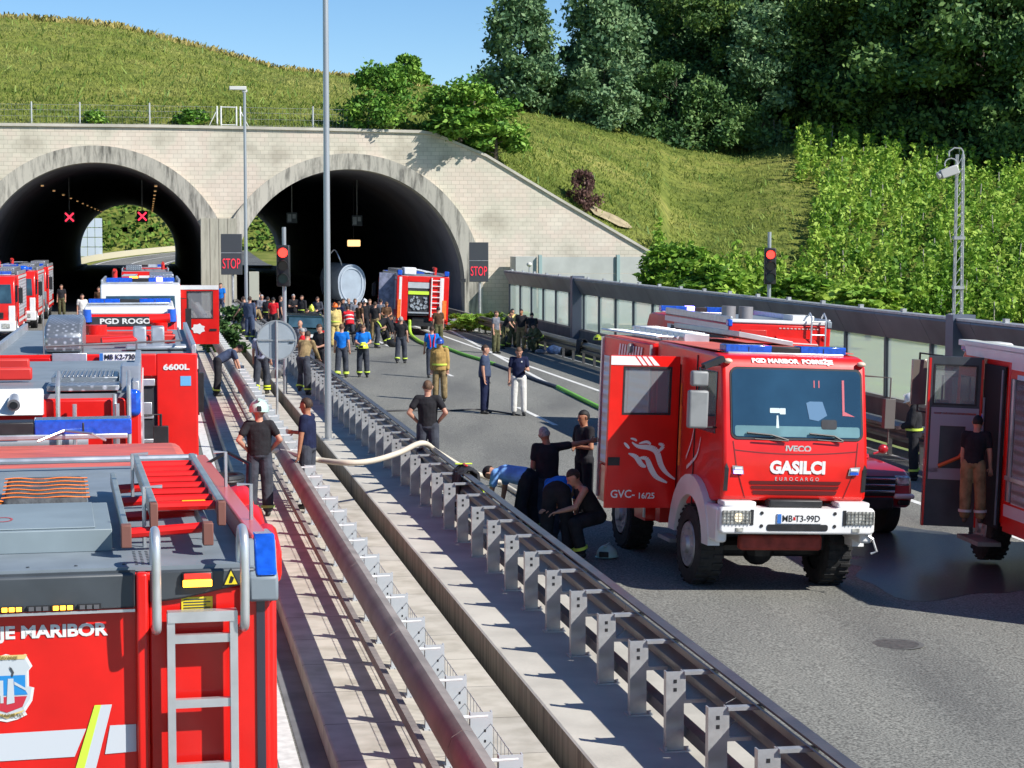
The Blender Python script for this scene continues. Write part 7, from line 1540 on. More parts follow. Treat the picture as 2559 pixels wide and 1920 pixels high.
POSES = {
 'stand': dict(),
 'hips': dict(ua=[(-.50, -.25, -.82), (.50, -.25, -.82)], fa=[(.52, .45, -.62), (-.52, .45, -.62)]),
 'walk': dict(th=[(-.05, -.18, -1), (.05, .20, -1)], sh=[(-.02, -.32, -1), (.02, -.02, -1)], ua=[(-.2, .18, -1), (.2, -.2, -1)], fa=[(-.08, .35, -1), (.1, .12, -1)]),
 'crossed': dict(ua=[(-.22, .12, -1), (.22, .12, -1)], fa=[(.80, .55, .05), (-.80, .58, .0)]),
 'phone': dict(ua=[(-.2, .05, -1), (.2, -.02, -1)], fa=[(.25, .85, .15), (.05, .12, -1)], head=(.0, .45, .9)),
 'hold': dict(ua=[(-.25, .15, -1), (.25, .15, -1)], fa=[(.55, .65, -.25), (-.55, .65, -.25)], head=(0, .4, .92)),
 'bend': dict(t=(0, .86, .5), ua=[(-.1, .35, -1), (.1, .35, -1)], fa=[(0, .3, -1), (0, .3, -1)], th=[(-.1, .1, -1), (.1, -.05, -1)], sh=[(-.06, -.2, -1), (.06, -.1, -1)], head=(0, .9, .35)),
 'bendlow': dict(t=(0, 1, .12), ua=[(-.1, .2, -1), (.1, .2, -1)], fa=[(0, .2, -1), (0, .2, -1)], th=[(-.12, .15, -1), (.12, .05, -1)], sh=[(-.06, -.2, -1), (.06, -.15, -1)], head=(0, 1, -.2)),
 'lean': dict(t=(0, .45, .9), ua=[(-.2, .4, -.9), (.2, .4, -.9)], fa=[(0, .7, -.7), (0, .7, -.7)], th=[(-.1, .5, -.9), (.1, -.05, -1)], sh=[(-.03, -.35, -1), (.05, -.1, -1)]),
 'crouch': dict(t=(0, .55, .84), ua=[(-.15, .55, -.8), (.15, .55, -.8)], fa=[(.1, .9, -.2), (-.1, .9, -.2)], th=[(-.25, .95, -.15), (.3, .9, -.35)], sh=[(0, -.25, -1), (0, -.35, -1)], head=(0, .5, .8)),
 'armout': dict(ua=[(-.15, .05, -1), (.95, .1, .12)], fa=[(-.05, .1, -1), (.97, .2, .15)], head=(-.25, .15, 1)),
 'gesture': dict(ua=[(-.15, .1, -1), (.2, .25, -.9)], fa=[(-.05, .12, -1), (.1, .95, .05)]),
 'leanarm': dict(ua=[(-.1, .1, -1), (.5, .5, -.4)], fa=[(.2, .7, -.3), (.1, .5, .6)], head=(-.1, .3, .9)),
}
def person(label, loc, face, H=1.8, pose='stand', top='black', sleeve='short', legs='char', hair=HAIRB, head=None, band=None, bandz=.3, boots=BOOT, skin=SKIN, near=False, vest=None, girth=1.0, twist=0, extra=None, up=UP, drop=True, cat='person', hm=1.0, kneeb=None, braces=False, dx=None):
    p = dict(POSES[pose]); 
    if dx: p.update(dx)
    k = H / 1.8; f = Vector(face); t = thing('person', label, cat, loc, f, up)
    X, Y, Z = Vector((1, 0, 0)), Vector((0, 1, 0)), UP
    T = n_(*p.get('t', (0, 0, 1))); S = (Matrix.Rotation(R_(twist), 3, 'Z') @ X); F = T.cross(S).normalized() * -1; F = S.cross(T) * -1 if False else (T.cross(S)) * 1
    F = -(S.cross(T)) if (-(S.cross(T))).dot(Y + Z * -0.01) > 0 or T.y > .9 else S.cross(T)
    # body front: perpendicular to spine, pointing forward (or down when bent)
    F = (Y - T * Y.dot(T)); F = F.normalized() if F.length > .15 else -Z
    if T.y > .3: F = (F if F.z < 0 else -F) if abs(F.z) > .5 else F
    th = [n_(*q) for q in p.get('th', [(-.06, .02, -1), (.06, .0, -1)])]; sh = [n_(*q) for q in p.get('sh', [(-.02, -.04, -1), (.02, -.04, -1)])]
    ua = [n_(*q) for q in p.get('ua', [(-.14, .0, -1), (.14, .0, -1)])]; fa = [n_(*q) for q in p.get('fa', [(-.04, .16, -1), (.04, .16, -1)])]
    hip = [X * (-.09 * k), X * (.09 * k)]; kn = [hip[i] + th[i] * .44 * k for i in (0, 1)]; an = [kn[i] + sh[i] * .42 * k for i in (0, 1)]
    zmin = min(a.z for a in an) - .085 * k; off = Z * (-zmin)
    hip = [h + off for h in hip]; kn = [h + off for h in kn]; an = [h + off for h in an]; pel = off
    ch = pel + T * .36 * k; nb = pel + T * .52 * k; shd = [nb - T * .045 * k - S * .172 * k, nb - T * .045 * k + S * .172 * k]
    el = [shd[i] + ua[i] * .285 * k for i in (0, 1)]; wr = [el[i] + fa[i] * .25 * k for i in (0, 1)]
    hd = n_(*p['head']) if 'head' in p else (T * .7 + Z * .3 + F * .12).normalized()
    hc = nb + hd * .148 * k; hf = (F - hd * F.dot(hd)).normalized() if pose not in ('bendlow',) else (F - hd * F.dot(hd)).normalized()
    if 'look' in p: q = n_(*p['look']); hf = (q - hd * q.dot(hd)).normalized()
    hx = hf.cross(hd).normalized()
    # skin body: one continuous surface
    mb = MB(); g = girth
    eloft(mb, [(pel - T * .05 * k, S, F, .12 * k, .09 * k), (pel, S, F, .155 * k, .11 * k * g), (pel + T * .12 * k, S, F, .145 * k * g, .105 * k * g), (pel + T * .28 * k, S, F, .155 * k * g, .115 * k), (pel + T * .42 * k, S, F, .165 * k, .11 * k), (pel + T * .49 * k, S, F, .12 * k, .08 * k), (pel + T * .52 * k, S, F, .06 * k, .06 * k)])
    capsule(mb, nb - T * .03 * k, hc - hd * .03 * k, .062 * k, .056 * k)
    eloft(mb, [(hc - hd * .125 * k + hf * .03 * k, hx, hf, .02 * k, .025 * k), (hc - hd * .105 * k + hf * .025 * k, hx, hf, .048 * k, .055 * k), (hc - hd * .06 * k + hf * .012 * k, hx, hf, .064 * k, .082 * k), (hc, hx, hf, .076 * k, .096 * k), (hc + hd * .05 * k - hf * .005 * k, hx, hf, .074 * k, .094 * k), (hc + hd * .095 * k - hf * .01 * k, hx, hf, .052 * k, .068 * k), (hc + hd * .118 * k - hf * .01 * k, hx, hf, .018 * k, .024 * k)])
    capsule(mb, hc + hf * .088 * k + hd * .012 * k, hc + hf * .112 * k - hd * .026 * k, .008 * k, .013 * k, 8); capsule(mb, hc - hx * .03 * k + hf * .084 * k + hd * .026 * k, hc + hx * .03 * k + hf * .084 * k + hd * .026 * k, .01 * k, .01 * k, 8)
    capsule(mb, hc - hx * .018 * k + hf * .084 * k - hd * .055 * k, hc + hx * .018 * k + hf * .084 * k - hd * .055 * k, .011 * k, .011 * k, 8)
    for s in (-1, 1): capsule(mb, hc + hx * (s * .078 * k) - hd * .02 * k, hc + hx * (s * .084 * k) + hd * .015 * k, .012 * k, .016 * k, 8)
    ex = MB()
    for i in (0, 1):
        capsule(mb, shd[i], el[i], .052 * k, .042 * k); capsule(mb, el[i], wr[i], .043 * k, .028 * k); capsule(mb, hip[i], kn[i], .085 * k, .058 * k); capsule(mb, kn[i], an[i], .055 * k, .038 * k)
        capsule(mb, nb - T * .05 * k, shd[i], .06 * k, .055 * k)
        d = fa[i]; sd = 1 if i else -1; pn = (T.cross(d)).normalized() if abs(T.dot(d)) < .97 else F; pn = (F - d * F.dot(d)); pn = pn.normalized() if pn.length > .2 else X * sd
        wd_ = d.cross(pn).normalized(); c = wr[i] + d * .045 * k
        eloft(mb, [(wr[i] - d * .01 * k, wd_, pn, .028 * k, .024 * k), (wr[i] + d * .03 * k, wd_, pn, .036 * k, .018 * k), (wr[i] + d * .075 * k, wd_, pn, .042 * k, .016 * k), (wr[i] + d * .092 * k, wd_, pn, .036 * k, .012 * k)], 10)
        tgt = ex if near else mb; rf = .0085 * k if near else .012 * k; curl = pn * (.35 if sd > 0 else .35)
        for j in range(4):
            o0 = wr[i] + d * .082 * k + wd_ * ((j - 1.5) * .0195 * k); L = (.068, .078, .074, .058)[j] * k
            m1 = o0 + (d + curl * .5).normalized() * L * .5; m2 = m1 + (d * .6 + curl * 1.6).normalized() * L * .5; capsule(tgt, o0, m1, rf, rf * .95, 6); capsule(tgt, m1, m2, rf * .95, rf * .8, 6)
        ts = -1 if wd_.dot(X) * sd > 0 else 1
        b0 = wr[i] + d * .02 * k + wd_ * (ts * .03 * k); b1 = b0 + (d * .6 + wd_ * (ts * .7) + pn * .3).normalized() * .035 * k; b2 = b1 + (d + pn * .5).normalized() * .03 * k; capsule(tgt, b0, b1, rf * 1.25, rf * 1.1, 6); capsule(tgt, b1, b2, rf * 1.1, rf * .9, 6)
    remeshed(mb, 'body', skin, t, .0095 if near else .017, ex)
    if near:
        for s in (-1, 1): m2 = MB(); m2.ell(tuple(hc + hx * (s * .031 * k) + hf * .087 * k + hd * .008 * k), (.011, .006, .006), 8, 5); m2.build('eye', HAIRK, t, smooth=True)
    # top
    vox = .012 if near else .02
    if top:
        m = CL[top]; mb = MB(); long_ = sleeve in ('jacket',); b0 = -.08 if long_ else .0; e = .022 if long_ else .012; ex_ = .03 if long_ else 0
        eloft(mb, [(pel + T * b0 * k, S, F, (.168 + ex_) * k * g, (.125 + ex_) * k * g), (pel + T * .10 * k, S, F, (.162 + ex_) * k * g, (.128 + ex_) * k * g), (pel + T * .28 * k, S, F, (.172 + ex_) * k * g, (.133 + ex_) * k), (pel + T * .40 * k, S, F, (.186 + ex_) * k, (.128 + ex_ * .6) * k), (pel + T * .475 * k, S, F, .15 * k, .098 * k), (pel + T * .515 * k, S, F, (.078 + ex_ * .4) * k, .072 * k)])
        if sleeve != 'none':
            for i in (0, 1):
                capsule(mb, nb - T * .055 * k, shd[i], .07 * k, .068 * k)
                if sleeve == 'short': capsule(mb, shd[i], shd[i] + ua[i] * .165 * k, .069 * k, .064 * k)
                else: capsule(mb, shd[i], el[i], (.072 + ex_ * .4) * k, (.060 + ex_ * .3) * k); capsule(mb, el[i], wr[i] - fa[i] * .02 * k, (.06 + ex_ * .3) * k, (.045 + ex_ * .3) * k)
        if long_: capsule(mb, nb - hd * .005 * k, nb + hd * .03 * k, .085 * k, .08 * k)
        ob = remeshed(mb, 'jacket' if long_ else 'shirt', m, t, vox)
        if long_ or vest:
            m2 = MB()
            for h_ in ((.06,) if not vest else (.12, .3)):
                rg = []
                for q_ in (0, 1): rg.append((pel + T * (h_ + .045 * q_) * k, S, F, (.182 + ex_ * 1.1) * k * g, (.146 + ex_ * 1.1) * k * g))
                eloft(m2, rg)
            m2.build('reflective_band', BANDL if not vest else BANDS, t, smooth=True)
    # trousers
    if legs:
        mb = MB(); m = CL[legs]; tk = 1.16 if band or legs in ('olive', 'khaki', 'tan', 'straw') else 1.0
        eloft(mb, [(pel - T * .06 * k, S, F, .12 * k, .10 * k), (pel - T * .02 * k, S, F, .165 * k, .125 * k * g), (pel + T * .06 * k, S, F, .163 * k * g, .124 * k * g), (pel + T * .09 * k, S, F, .157 * k * g, .12 * k * g)])
        for i in (0, 1): capsule(mb, hip[i], kn[i], .108 * k, .084 * k * tk); capsule(mb, kn[i], kn[i] + sh[i] * .37 * k, .084 * k * tk, .074 * k * tk); capsule(mb, hip[i], pel + T * .02 * k, .10 * k, .11 * k)
        remeshed(mb, 'trousers', m, t, vox)
        if kneeb or band:
            for i in (0, 1):
                for fr in (bandz,) if not kneeb else (bandz, .12):
                    m2 = MB(); a = kn[i] + sh[i] * (.42 * (1 - fr)) * k; s_ = sh[i].orthogonal().normalized(); eloft(m2, [(a - sh[i] * .02 * k, s_, sh[i].cross(s_), .093 * k * tk, .093 * k * tk), (a + sh[i] * .02 * k, s_, sh[i].cross(s_), .092 * k * tk, .092 * k * tk)]); m2.build('reflective_band', band or BANDL, t, smooth=True)
        if braces:
            for s in (-1, 1): m2 = MB(); m2.tube(smooth_path([tuple(pel + T * .1 * k + S * (s * .05) * k - F * .135 * k), tuple(pel + T * .3 * k + S * (s * .06) * k - F * .148 * k), tuple(pel + T * .44 * k + S * (s * .09) * k - F * .13 * k), tuple(nb + S * (s * .1) * k + T * .01 * k)], 5), .018 * k, 6); m2.build('brace', RED if braces == 'red' else CL['black'], t, smooth=True)
    # boots
    for i in (0, 1):
        mb = MB(); a = an[i]; fd = Y.copy() if abs(sh[i].y) < .8 else Y; fd = n_(.12 * (1 if i else -1), 1, 0); gz_ = a.z - .045 * k
        capsule(mb, a + sh[i] * -.06 * k, a, .058 * k, .05 * k); base = Vector((a.x, a.y, gz_)); capsule(mb, base - fd * .035 * k + Z * .0, base + fd * .13 * k - Z * .008 * k, .046 * k, .036 * k); remeshed(mb, 'boot', boots, t, .02)
    # hair / helmet
    def headM(): M = Matrix((hx, hf, hd)).transposed().to_4x4(); M.translation = hc; return M
    if hair is not None and head is None:
        mb = MB(); mb.M = headM() @ Matrix.Translation((0, -.012 * k, .022 * k)); mb.ell((0, 0, 0), (.084 * k, .102 * k, .106 * k), 18, 12, 0, 0, math.pi * .66); o = mb.build('hair', hair, t, smooth=True)
        for v in o.data.vertices:                       # lift the hairline off the forehead
            l = headM().inverted() @ v.co
            if l.y > -.01 * k and l.z < .055 * k: v.co -= hf * ((l.y + .01 * k) * .9); v.co += hx * (-.012 * k if l.x > 0 else .012 * k)
    elif head == 'helmet' or head == 'cap':
        m = hair if hair is not None else MINT; r = .125 * k * hm; mb = MB(); mb.M = headM() @ Matrix.Translation((0, -.01 * k, .03 * k)); mb.ell((0, 0, 0), (r * .95, r * 1.15, r * 1.05), 20, 12, 0, 0, math.pi * .58); 
        o = mb.build('helmet', m, t, smooth=True); mb = MB(); mb.M = headM() @ Matrix.Translation((0, -.01 * k, .03 * k)); mb.ell((0, .03 * k, -.012), (r * 1.03, r * 1.28, .018), 20, 4); mb.box(-.02, .02, -r * 1.12, r * 1.0, r * .8, r * 1.07); mb.build('brim', m, t, smooth=True)
        if head == 'helmet': mb = MB(); mb.M = headM() @ Matrix.Translation((0, -.01 * k, .03 * k)); mb.box(-.035, .035, -r * 1.22, -r * 1.08, -.03, .05); mb.build('helmet_clip', BLACK, t, bevel=.01)
    # keep feet on the sloping ground, follow nothing else
    t['tmp_h'] = H; del t['tmp_h']
    return t, dict(hc=hc, wr=wr, nb=nb, pel=pel, S=S, T=T, F=F, kn=kn, an=an, sh=sh, k=k)
AWAY, TOCAM, TR_, TL_ = (-.1, 1, 0), (0, -1, 0), (1, .05, 0), (-1, -.05, 0)
def at_height(px, py_head, H, lift=0.0):
    """person whose feet are hidden: find the ground spot under the head top at pixel (px, py_head)"""
    d = 30.0
    for _ in range(40):
        q = PD(px, 582, d); u = UV(q)[0]; z = gz(u) + lift; zt = z + H; py = HZY + (HC - zt) * FPX / d; 
        if HC - zt <= 0.05: break
        d2 = (HC - zt) * FPX / max(5, (py_head - HZY)); d = d + (d2 - d) * .6
    q = PD(px, 582, d); u, v = UV(q); return W(u, v, gz(u) + lift)
def F_(px, py, **k): return G(px, py)
def by_top(px, py, H, lift=0.0, fix=None): return at_height(px, py, H, lift)
# --- people near the median
a = G(650, 1290); person('man in black T-shirt and pale mint helmet, hands on hips, beside the brown guardrail', W(UV(a)[0], UV(a)[1], .2), (-.15, 1, 0), 1.80, 'hips', 'black', 'short', 'char', hair=MINT, head='helmet', band=BANDG, bandz=.16, near=True, girth=1.12, kneeb=None, hm=1.28)
vP2 = UV(a)[1] + .35
person('dark haired man in navy T-shirt seen side on, gesturing between the two guardrails', by_top(765, 985, 1.82), (-1, .25, 0), 1.82, 'gesture', 'navy', 'short', 'char', hair=HAIRB, near=True, girth=1.08, skin=SKINT)
person('brown haired man in blue T-shirt bending over the guardrail near the open door', G(545, 990), (.9, .3, 0), 1.80, 'bend', 'slate', 'short', 'black', hair=HAIRB, band=BANDL, bandz=.2, near=True)
person('curly haired man in pale shirt and braces, back turned, behind the round sign', W(2.95, UV(G(655, 985))[1], .2), (.1, 1, 0), 1.84, 'walk', 'pale', 'short', 'char', hair=HAIRB, band=mat('band_neon', (.75, .85, .05), .5), bandz=.30, kneeb=True, near=True, braces='black')
person('man in tan shirt with one knee up on the guardrail beside the round sign', W(3.95, UV(G(745, 985))[1] - .2, .3), (.35, 1, 0), 1.8, 'lean', 'khaki', 'long', 'char', hair=HAIRB, band=BANDL, bandz=.15, near=True)
person('man in red T-shirt crouching by the guardrail posts', W(4.9, UV(G(800, 960))[1] + 1.5, -.02), (-1, .4, 0), 1.75, 'lean', 'red', 'short', 'char', hair=HAIRG, near=False)
person('bald man behind the one in the red T-shirt', W(4.9, UV(G(790, 935))[1] + 1.2, -.02), (-.3, -1, 0), 1.74, 'stand', 'grey', 'short', 'char', hair=None)
person('dark haired man in black looking down, left of the tall lamp pole', by_top(800, 803, 1.78), (-.6, -1, 0), 1.78, 'hold', 'black', 'short', 'black', hair=HAIRB)
# --- on the asphalt
person('man in black T-shirt with hands on hips, back turned, right of the dark guardrail', by_top(1068, 942, 1.80), (.05, 1, 0), 1.80, 'hips', 'black', 'short', 'char', hair=HAIRF, near=True)
person('stocky man in navy T-shirt and trousers looking at the one with the phone', G(1212, 1034), (.95, -.2, 0), 1.88, 'stand', 'slate', 'short', 'navy', hair=HAIRB, near=True, girth=1.25, skin=SKIN)
t, I = person('man in navy polo shirt and white trousers holding a phone', G(1297, 1039), (.05, -1, 0), 1.88, 'phone', 'navy', 'short', 'white', hair=HAIRF, near=True)
m2 = MB(); q = I['wr'][0] + Vector((.03, .12, .02)); m2.box(q.x - .035, q.x + .035, q.y - .06, q.y + .08, q.z - .005, q.z + .006); o = m2.build('phone', BLACK); M = t.matrix_world.copy(); o.matrix_world = M; tag(o, 'dark phone held by the man in white trousers', 'phone')
m2 = MB(); m2.cyl((-.07, .128, 1.42), (-.07, .138, 1.42), .022, n=10); m2.build('shirt_badge', WHITE, t)
person('man in blue helmet and open straw coloured turnout coat behind the hands-on-hips man', G(1100, 1003), (-.1, -1, 0), 1.82, 'stand', 'tan', 'jacket', 'khaki', hair=mat('helmet_blue', (.02, .07, .35), .35, coat=.4), head='helmet', near=True, girth=1.05)
person('man in blue T-shirt walking away, left of the one carrying a yellow helmet', G(855, 944), (.05, 1, 0), 1.80, 'walk', 'blue', 'short', 'char', hair=HAIRF, band=BANDL, bandz=.2, kneeb=True)
t, I = person('man in blue T-shirt facing us with a lime yellow helmet in his hands', G(908, 943), (.1, -1, 0), 1.78, 'hold', 'blue', 'short', 'char', hair=HAIRF, band=BANDL, bandz=.22, girth=1.1)
c = t.matrix_world @ ((I['wr'][0] + I['wr'][1]) / 2 + Vector((0, .10, -.08))); helmet_at(c, mat('lime_helmet', (.75, .85, .05), .35), 'lime yellow helmet held by the man in blue facing us', .16)
person('man in dark T-shirt walking away in mid road', G(1003, 908), (.1, 1, 0), 1.78, 'walk', 'black', 'short', 'char', hair=HAIRG, band=BANDL, bandz=.22)
person('man in blue T-shirt with red braces, back turned, by the green hose', G(1080, 945), (-.1, 1, 0), 1.78, 'walk', 'blue', 'short', 'char', hair=HAIRB, braces='red')
person('firefighter in olive trousers with lime stripe at the back of the tunnel engine', G(1096, 868), (-.2, 1, 0), 1.80, 'stand', 'brown', 'short', 'olive', hair=HAIRK, band=BANDL, bandz=.3, up=UP)
person('man in dark top and pale trousers standing left of the tunnel engine', G(938, 852), (.3, 1, 0), 1.80, 'stand', 'black', 'short', 'khaki', hair=HAIRB)
person('firefighter in black gear with white shoulder marks in front of the tank', G(912, 848), (0, 1, 0), 1.85, 'stand', 'black', 'long', 'black', hair=WHITE, head='helmet')
person('man in dark T-shirt with folded arms below the tank', G(888, 842), (.3, -1, 0), 1.82, 'crossed', 'grey', 'short', 'char', hair=HAIRF)
person('crouching man in red and orange vest behind the blue shirted pair', G(875, 862), (-.4, 1, 0), 1.75, 'lean', 'red', 'jacket', 'char', hair=HAIRB, vest=True)
person('firefighter in straw coloured suit and orange helmet right of the lamp pole', G(838, 868), (.3, -1, 0), 1.85, 'stand', 'straw', 'jacket', 'straw', hair=mat('helmet_orange', (.8, .16, .02), .4), head='helmet')
person('firefighter in dark gear with lime bands stooping right of the dark car', G(800, 850), (-1, .3, 0), 1.78, 'bend', 'black', 'jacket', 'char', hair=HAIRB, band=BANDL)
person('man in black with pale trousers close to the grey flap of the tunnel engine', G(966, 846), (.3, -1, 0), 1.75, 'hold', 'brown', 'short', 'khaki', hair=HAIRF, skin=SKINT)
person('seated firefighter in dark gear beside the tunnel engine flap', G(983, 862), (-.8, -.5, 0), 1.78, 'crouch', 'black', 'short', 'black', hair=HAIRB, band=BANDL)
# --- group in front of the right tunnel
person('grey haired man in grey shirt left of the red back-packer at the tunnel mouth', G(655, 828), (.4, -1, 0), 1.78, 'crossed', 'grey', 'long', 'black', hair=HAIRG)
person('man in black with a red harness, back turned, under the red traffic light', G(684, 838), (.2, 1, 0), 1.78, 'stand', 'red', 'short', 'black', hair=HAIRK)
person('man in black T-shirt with folded arms right of the red traffic light', G(734, 826), (.4, -1, 0), 1.80, 'crossed', 'black', 'short', 'black', hair=HAIRG)
person('dark geared firefighter with a yellow helmet on his arm, right of the dark car', G(795, 832), (-.2, -1, 0), 1.78, 'hold', 'char', 'long', 'char', hair=HAIRB, band=BANDL)
person('slim person in navy overalls standing by the slim lamp pole', W(3.9, UV(P(607, 850, .3))[1], .3), (.3, 1, 0), 1.80, 'stand', 'slate', 'long', 'slate', hair=HAIRB, band=BANDL, bandz=.15)
person('man in blue T-shirt and jeans standing by the pier, right of the open door', G(553, 795), (-.3, -1, 0), 1.82, 'stand', 'blue', 'short', 'slate', hair=HAIRB)
person('man in white shirt standing left of the rescue van roof', G(207, 830), (.2, -1, 0), 1.82, 'stand', 'white', 'short', 'pale', hair=HAIRB)
person('man with face in the sun behind the silver roof edge in the left tunnel', G(248, 800), (-.1, -1, 0), 1.8, 'stand', 'brown', 'short', 'char', hair=HAIRB)
person('shadowy person in dark gear beside the rearmost engine in the left row', G(155, 790), (0, -1, 0), 1.8, 'stand', 'black', 'short', 'olive', hair=HAIRB)
# --- group by the far guardrail
person('man in dark T-shirt and camouflage trousers, leftmost of the guardrail group', G(1240, 884), (.7, -.5, 0), 1.82, 'stand', 'grey', 'short', 'olive', hair=HAIRF)
person('man with lime collar half hidden at the back of the guardrail group', G(1281, 868), (.5, -1, 0), 1.76, 'stand', 'straw', 'short', 'olive', hair=HAIRK)
person('man in black and red T-shirt in the middle of the guardrail group', G(1303, 876), (-.2, -1, 0), 1.84, 'stand', 'black', 'short', 'khaki', hair=HAIRK, skin=SKINT)
person('man in black T-shirt and patterned trousers turned away, right in the guardrail group', G(1333, 880), (-.2, 1, 0), 1.8, 'lean', 'black', 'short', 'olive', hair=HAIRK)
person('firefighter in camouflage trousers sitting at the foot of the far guardrail', G(1352, 882), (-.9, -.4, 0), 1.7, 'crouch', 'olive', 'jacket', 'olive', hair=HAIRK)
# --- by the open crew door
person('grey haired man in black T-shirt with one arm stretched to the truck door', by_top(1368, 1057, 1.78), (-.15, 1, 0), 1.78, 'armout', 'black', 'short', 'char', hair=HAIRG, near=True, skin=SKINT, girth=1.1)
person('young dark haired man in black leaning at the shutter behind the crew door', by_top(1462, 1016, 1.84), (-.75, -.5, 0), 1.84, 'crossed', 'black', 'short', 'black', hair=HAIRK, near=True, skin=SKINT)
gp = G(1300, 1372)
person('man in light blue T-shirt bending low to the ground beside the dark guardrail', G(1322, 1350), (-.80, .45, 0), 1.82, 'bendlow', 'lblue', 'short', 'black', hair=HAIRK, near=True, band=BANDG, girth=1.15)
person('man bending low with his dark trousered back to us beside the light blue shirt', G(1392, 1398), (.15, 1, 0), 1.86, 'bendlow', 'blue', 'short', 'black', hair=HAIRB, near=True, band=BANDL, bandz=.12, girth=1.2)
person('man in black tank top kneeling under the open crew door', G(1492, 1400), (-.95, -.35, 0), 1.80, 'crouch', 'black', 'none', 'black', hair=HAIRB, near=True, band=BANDL, bandz=.15, skin=SKIN)
# --- right edge
pk_ = hingeK - fK * .75 - rK * .30; pk_.z = .36
person('man in black T-shirt and sand coloured fire trousers standing in the crew doorway', pk_, (.35, 1, 0), 1.62, 'stand', 'black', 'short', 'khaki', hair=HAIRK, near=True, band=BANDS, bandz=.25, boots=mat('boot_sand', (.10, .07, .045), .8), dx=dict(t=(.08, .12, .98)))
person('firefighter in black gear and white helmet beside the glass barrier', G(2283, 1200), (-.9, .2, 0), 1.82, 'hold', 'black', 'jacket', 'black', hair=WHITE, head='helmet', near=True, band=BANDL, bandz=.3)

# --- the rest of the crew thronging the mouth of the right tunnel
extra = [
 (822, 836, 'black', 'short', 'char', HAIRK, None, (.2, 1, 0), 'stand', 'man in black turned away between the lamp pole and the straw suited firefighter'),
 (860, 838, 'char', 'jacket', 'char', HAIRB, None, (-.5, -1, 0), 'hold', 'dark jacketed firefighter between the orange helmet and the red vest'),
 (899, 852, 'brown', 'short', 'khaki', HAIRB, None, (.6, .6, 0), 'stand', 'man in brown shirt and khaki trousers in the thick of the crew'),
 (925, 840, 'black', 'short', 'char', HAIRF, None, (-.3, -1, 0), 'crossed', 'man in black just right of the white helmeted firefighter'),
 (952, 838, 'grey', 'short', 'olive', HAIRK, None, (.2, 1, 0), 'stand', 'man in grey T-shirt and olive trousers, back turned, left of the engine flap'),
 (770, 838, 'olive', 'jacket', 'olive', mat('lime_helmet', (.75, .85, .05), .35), 'helmet', (.4, -1, 0), 'bend', 'firefighter in olive suit and lime helmet stooping behind the dark car'),
 (702, 832, 'char', 'short', 'char', HAIRB, None, (.8, .2, 0), 'stand', 'man in charcoal T-shirt just right of the red harness'),
 (670, 836, 'black', 'jacket', 'char', HAIRK, None, (.3, 1, 0), 'stand', 'firefighter in black jacket just left of the red harness'),
 (633, 838, 'khaki', 'jacket', 'khaki', HAIRB, None, (.4, -1, 0), 'crouch', 'crouching firefighter in khaki right of the slim lamp pole'),
 (918, 880, 'black', 'jacket', 'char', HAIRB, None, (-1, .1, 0), 'crouch', 'crouching firefighter in black behind the man with the yellow helmet'),
 (1262, 872, 'black', 'short', 'olive', HAIRB, None, (.8, -.3, 0), 'lean', 'man in black leaning in at the left of the guardrail group'),
 (622, 842, 'char', 'short', 'char', HAIRB, None, (-.6, .5, 0), 'lean', 'man in charcoal leaning over the weeds beside the slim lamp pole'),
 (648, 815, 'navy', 'short', 'char', HAIRK, None, (.1, 1, 0), 'stand', 'man in navy T-shirt, back turned, deep in the mouth of the dark tunnel'),
 (756, 828, 'black', 'jacket', 'char', HAIRB, None, (-.6, -1, 0), 'stand', 'firefighter in black jacket between the dark car and the folded arms man'),
 (848, 850, 'navy', 'short', 'khaki', HAIRB, None, (.4, 1, 0), 'stand', 'man in navy T-shirt and khaki trousers right behind the orange helmet'),
 (872, 836, 'black', 'short', 'black', HAIRG, None, (-.2, -1, 0), 'stand', 'grey haired man in black in front of the tank end'),
 (944, 870, 'black', 'jacket', 'char', HAIRB, None, (.9, .3, 0), 'bend', 'firefighter in black bending at the left rear of the tunnel engine'),
 (1420, 868, 'olive', 'jacket', 'char', HAIRB, None, (-1, .1, 0), 'crouch', 'crouching firefighter in olive behind the kit bags'),
]
for px, py, top, slv, lg, hr, hd_, fc, ps, lab in extra:
    person(lab, G(px, py), fc, 1.78, ps, top, slv, lg, hair=hr, head=hd_, band=BANDL if lg in ('char', 'olive') else None, bandz=.22)
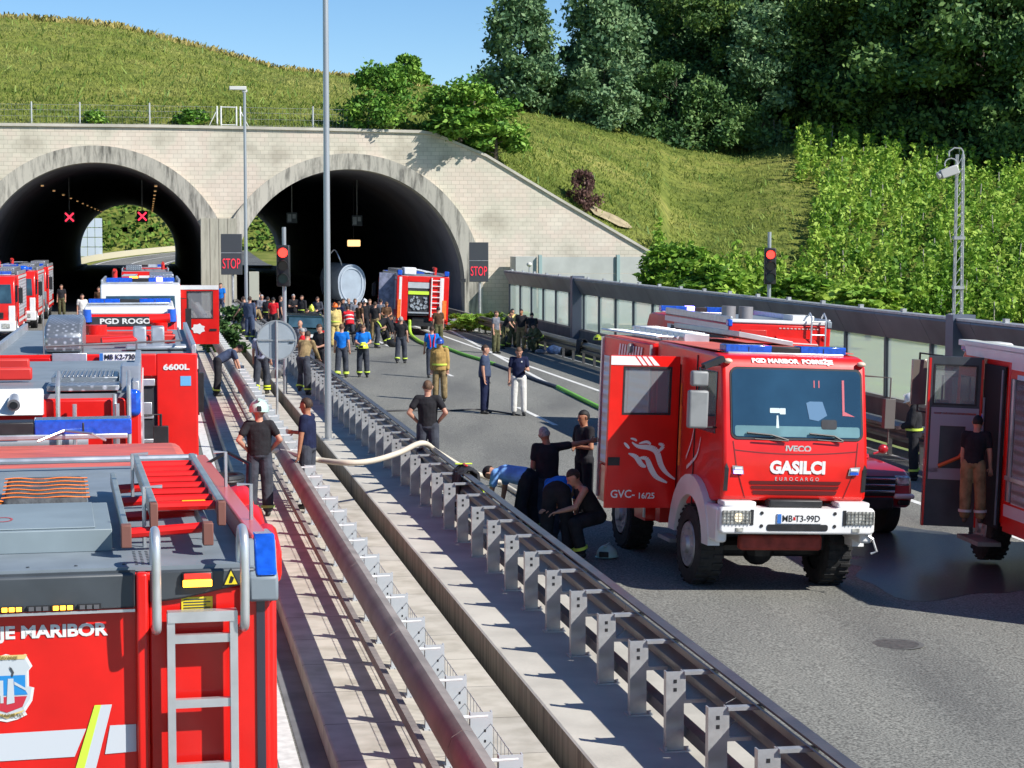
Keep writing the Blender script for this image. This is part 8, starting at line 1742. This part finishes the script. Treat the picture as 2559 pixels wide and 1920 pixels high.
# ================================================================ pieces of one kind on a thing become parts of their own
def split_pieces(o, tol=.006, most=40):
    me = o.data; nv = len(me.vertices); par = list(range(nv))
    def find(a):
        while par[a] != a: par[a] = par[par[a]]; a = par[a]
        return a
    for e in me.edges:
        a, b = find(e.vertices[0]), find(e.vertices[1])
        if a != b: par[a] = b
    isl = {}
    for i in range(nv): isl.setdefault(find(i), []).append(i)
    bb = []
    for k, vs in isl.items():
        P_ = np.array([me.vertices[i].co[:] for i in vs]); bb.append((k, P_.min(0) - tol, P_.max(0) + tol))
    n = len(bb); g = list(range(n))
    def fg(a):
        while g[a] != a: a = g[a]
        return a
    for i in range(n):
        for j in range(i + 1, n):
            if (bb[i][1] <= bb[j][2]).all() and (bb[j][1] <= bb[i][2]).all():
                a, b = fg(i), fg(j)
                if a != b: g[a] = b
    groups = {}
    for i in range(n): groups.setdefault(fg(i), set()).add(bb[i][0])
    if not 1 < len(groups) <= most: return
    root_of = [find(i) for i in range(nv)]; faces = [(tuple(p.vertices), p.material_index, p.use_smooth) for p in me.polygons]; co = [v.co.copy() for v in me.vertices]
    for gi, ks in enumerate(groups.values()):
        idx = {}; vs = []; fs = []; mi = []; sm = []
        for f, m_, s_ in faces:
            if root_of[f[0]] in ks:
                for v in f:
                    if v not in idx: idx[v] = len(vs); vs.append(co[v])
                fs.append(tuple(idx[v] for v in f)); mi.append(m_); sm.append(s_)
        m2 = bpy.data.meshes.new(o.name.split('.')[0]); m2.from_pydata(vs, [], fs); [m2.materials.append(m) for m in me.materials]
        m2.polygons.foreach_set('material_index', mi); m2.polygons.foreach_set('use_smooth', sm)
        if any(sm): m2.set_sharp_from_angle(angle=R_(35))
        if gi == 0: first = m2
        else:
            c = o.copy(); c.data = m2; COL.objects.link(c)
    o.data = first
SPL = {'red_rung', 'ladder_bracket', 'corner_trim', 'roof_crossbar', 'water_monitor', 'front_corner', 'side_window', 'shutter', 'white_stripe', 'roof_rail', 'bumper_top', 'warning_strip', 'reflective_band', 'white_panel', 'legs', 'bay_fittings', 'pump_fitting', 'work_lamp', 'open_bay', 'orange_strap', 'white_edge', 'rear_frame', 'pale_bumper_trim', 'grille_bars', 'cab_fittings', 'roof_ladder', 'lower_ladder', 'reflector_band', 'wiper', 'mirror', 'body', 'roof_side_rail', 'hose_mat', 'hose_reel', 'roof_edge', 'guard_rail', 'phone_holder', 'door_frame_rail', 'ladder_plate', 'chassis', 'bay_frame', 'lamp_recess', 'bracket', 'case', 'display', 'roof_locker', 'helmet_clip', 'frame', 'mirror_arm', 'end_rib', 'step', 'roof_box', 'grab_handle', 'red_strap'}
for o in list(COL.objects):
    if o.type == 'MESH' and o.parent is not None and o.name.split('.')[0] in SPL and o.data.users == 1 and len(o.data.vertices) < 6000 and not o.children:
        if o.name.startswith('reflective_band') and o.parent.name.startswith('person') : continue
        split_pieces(o)
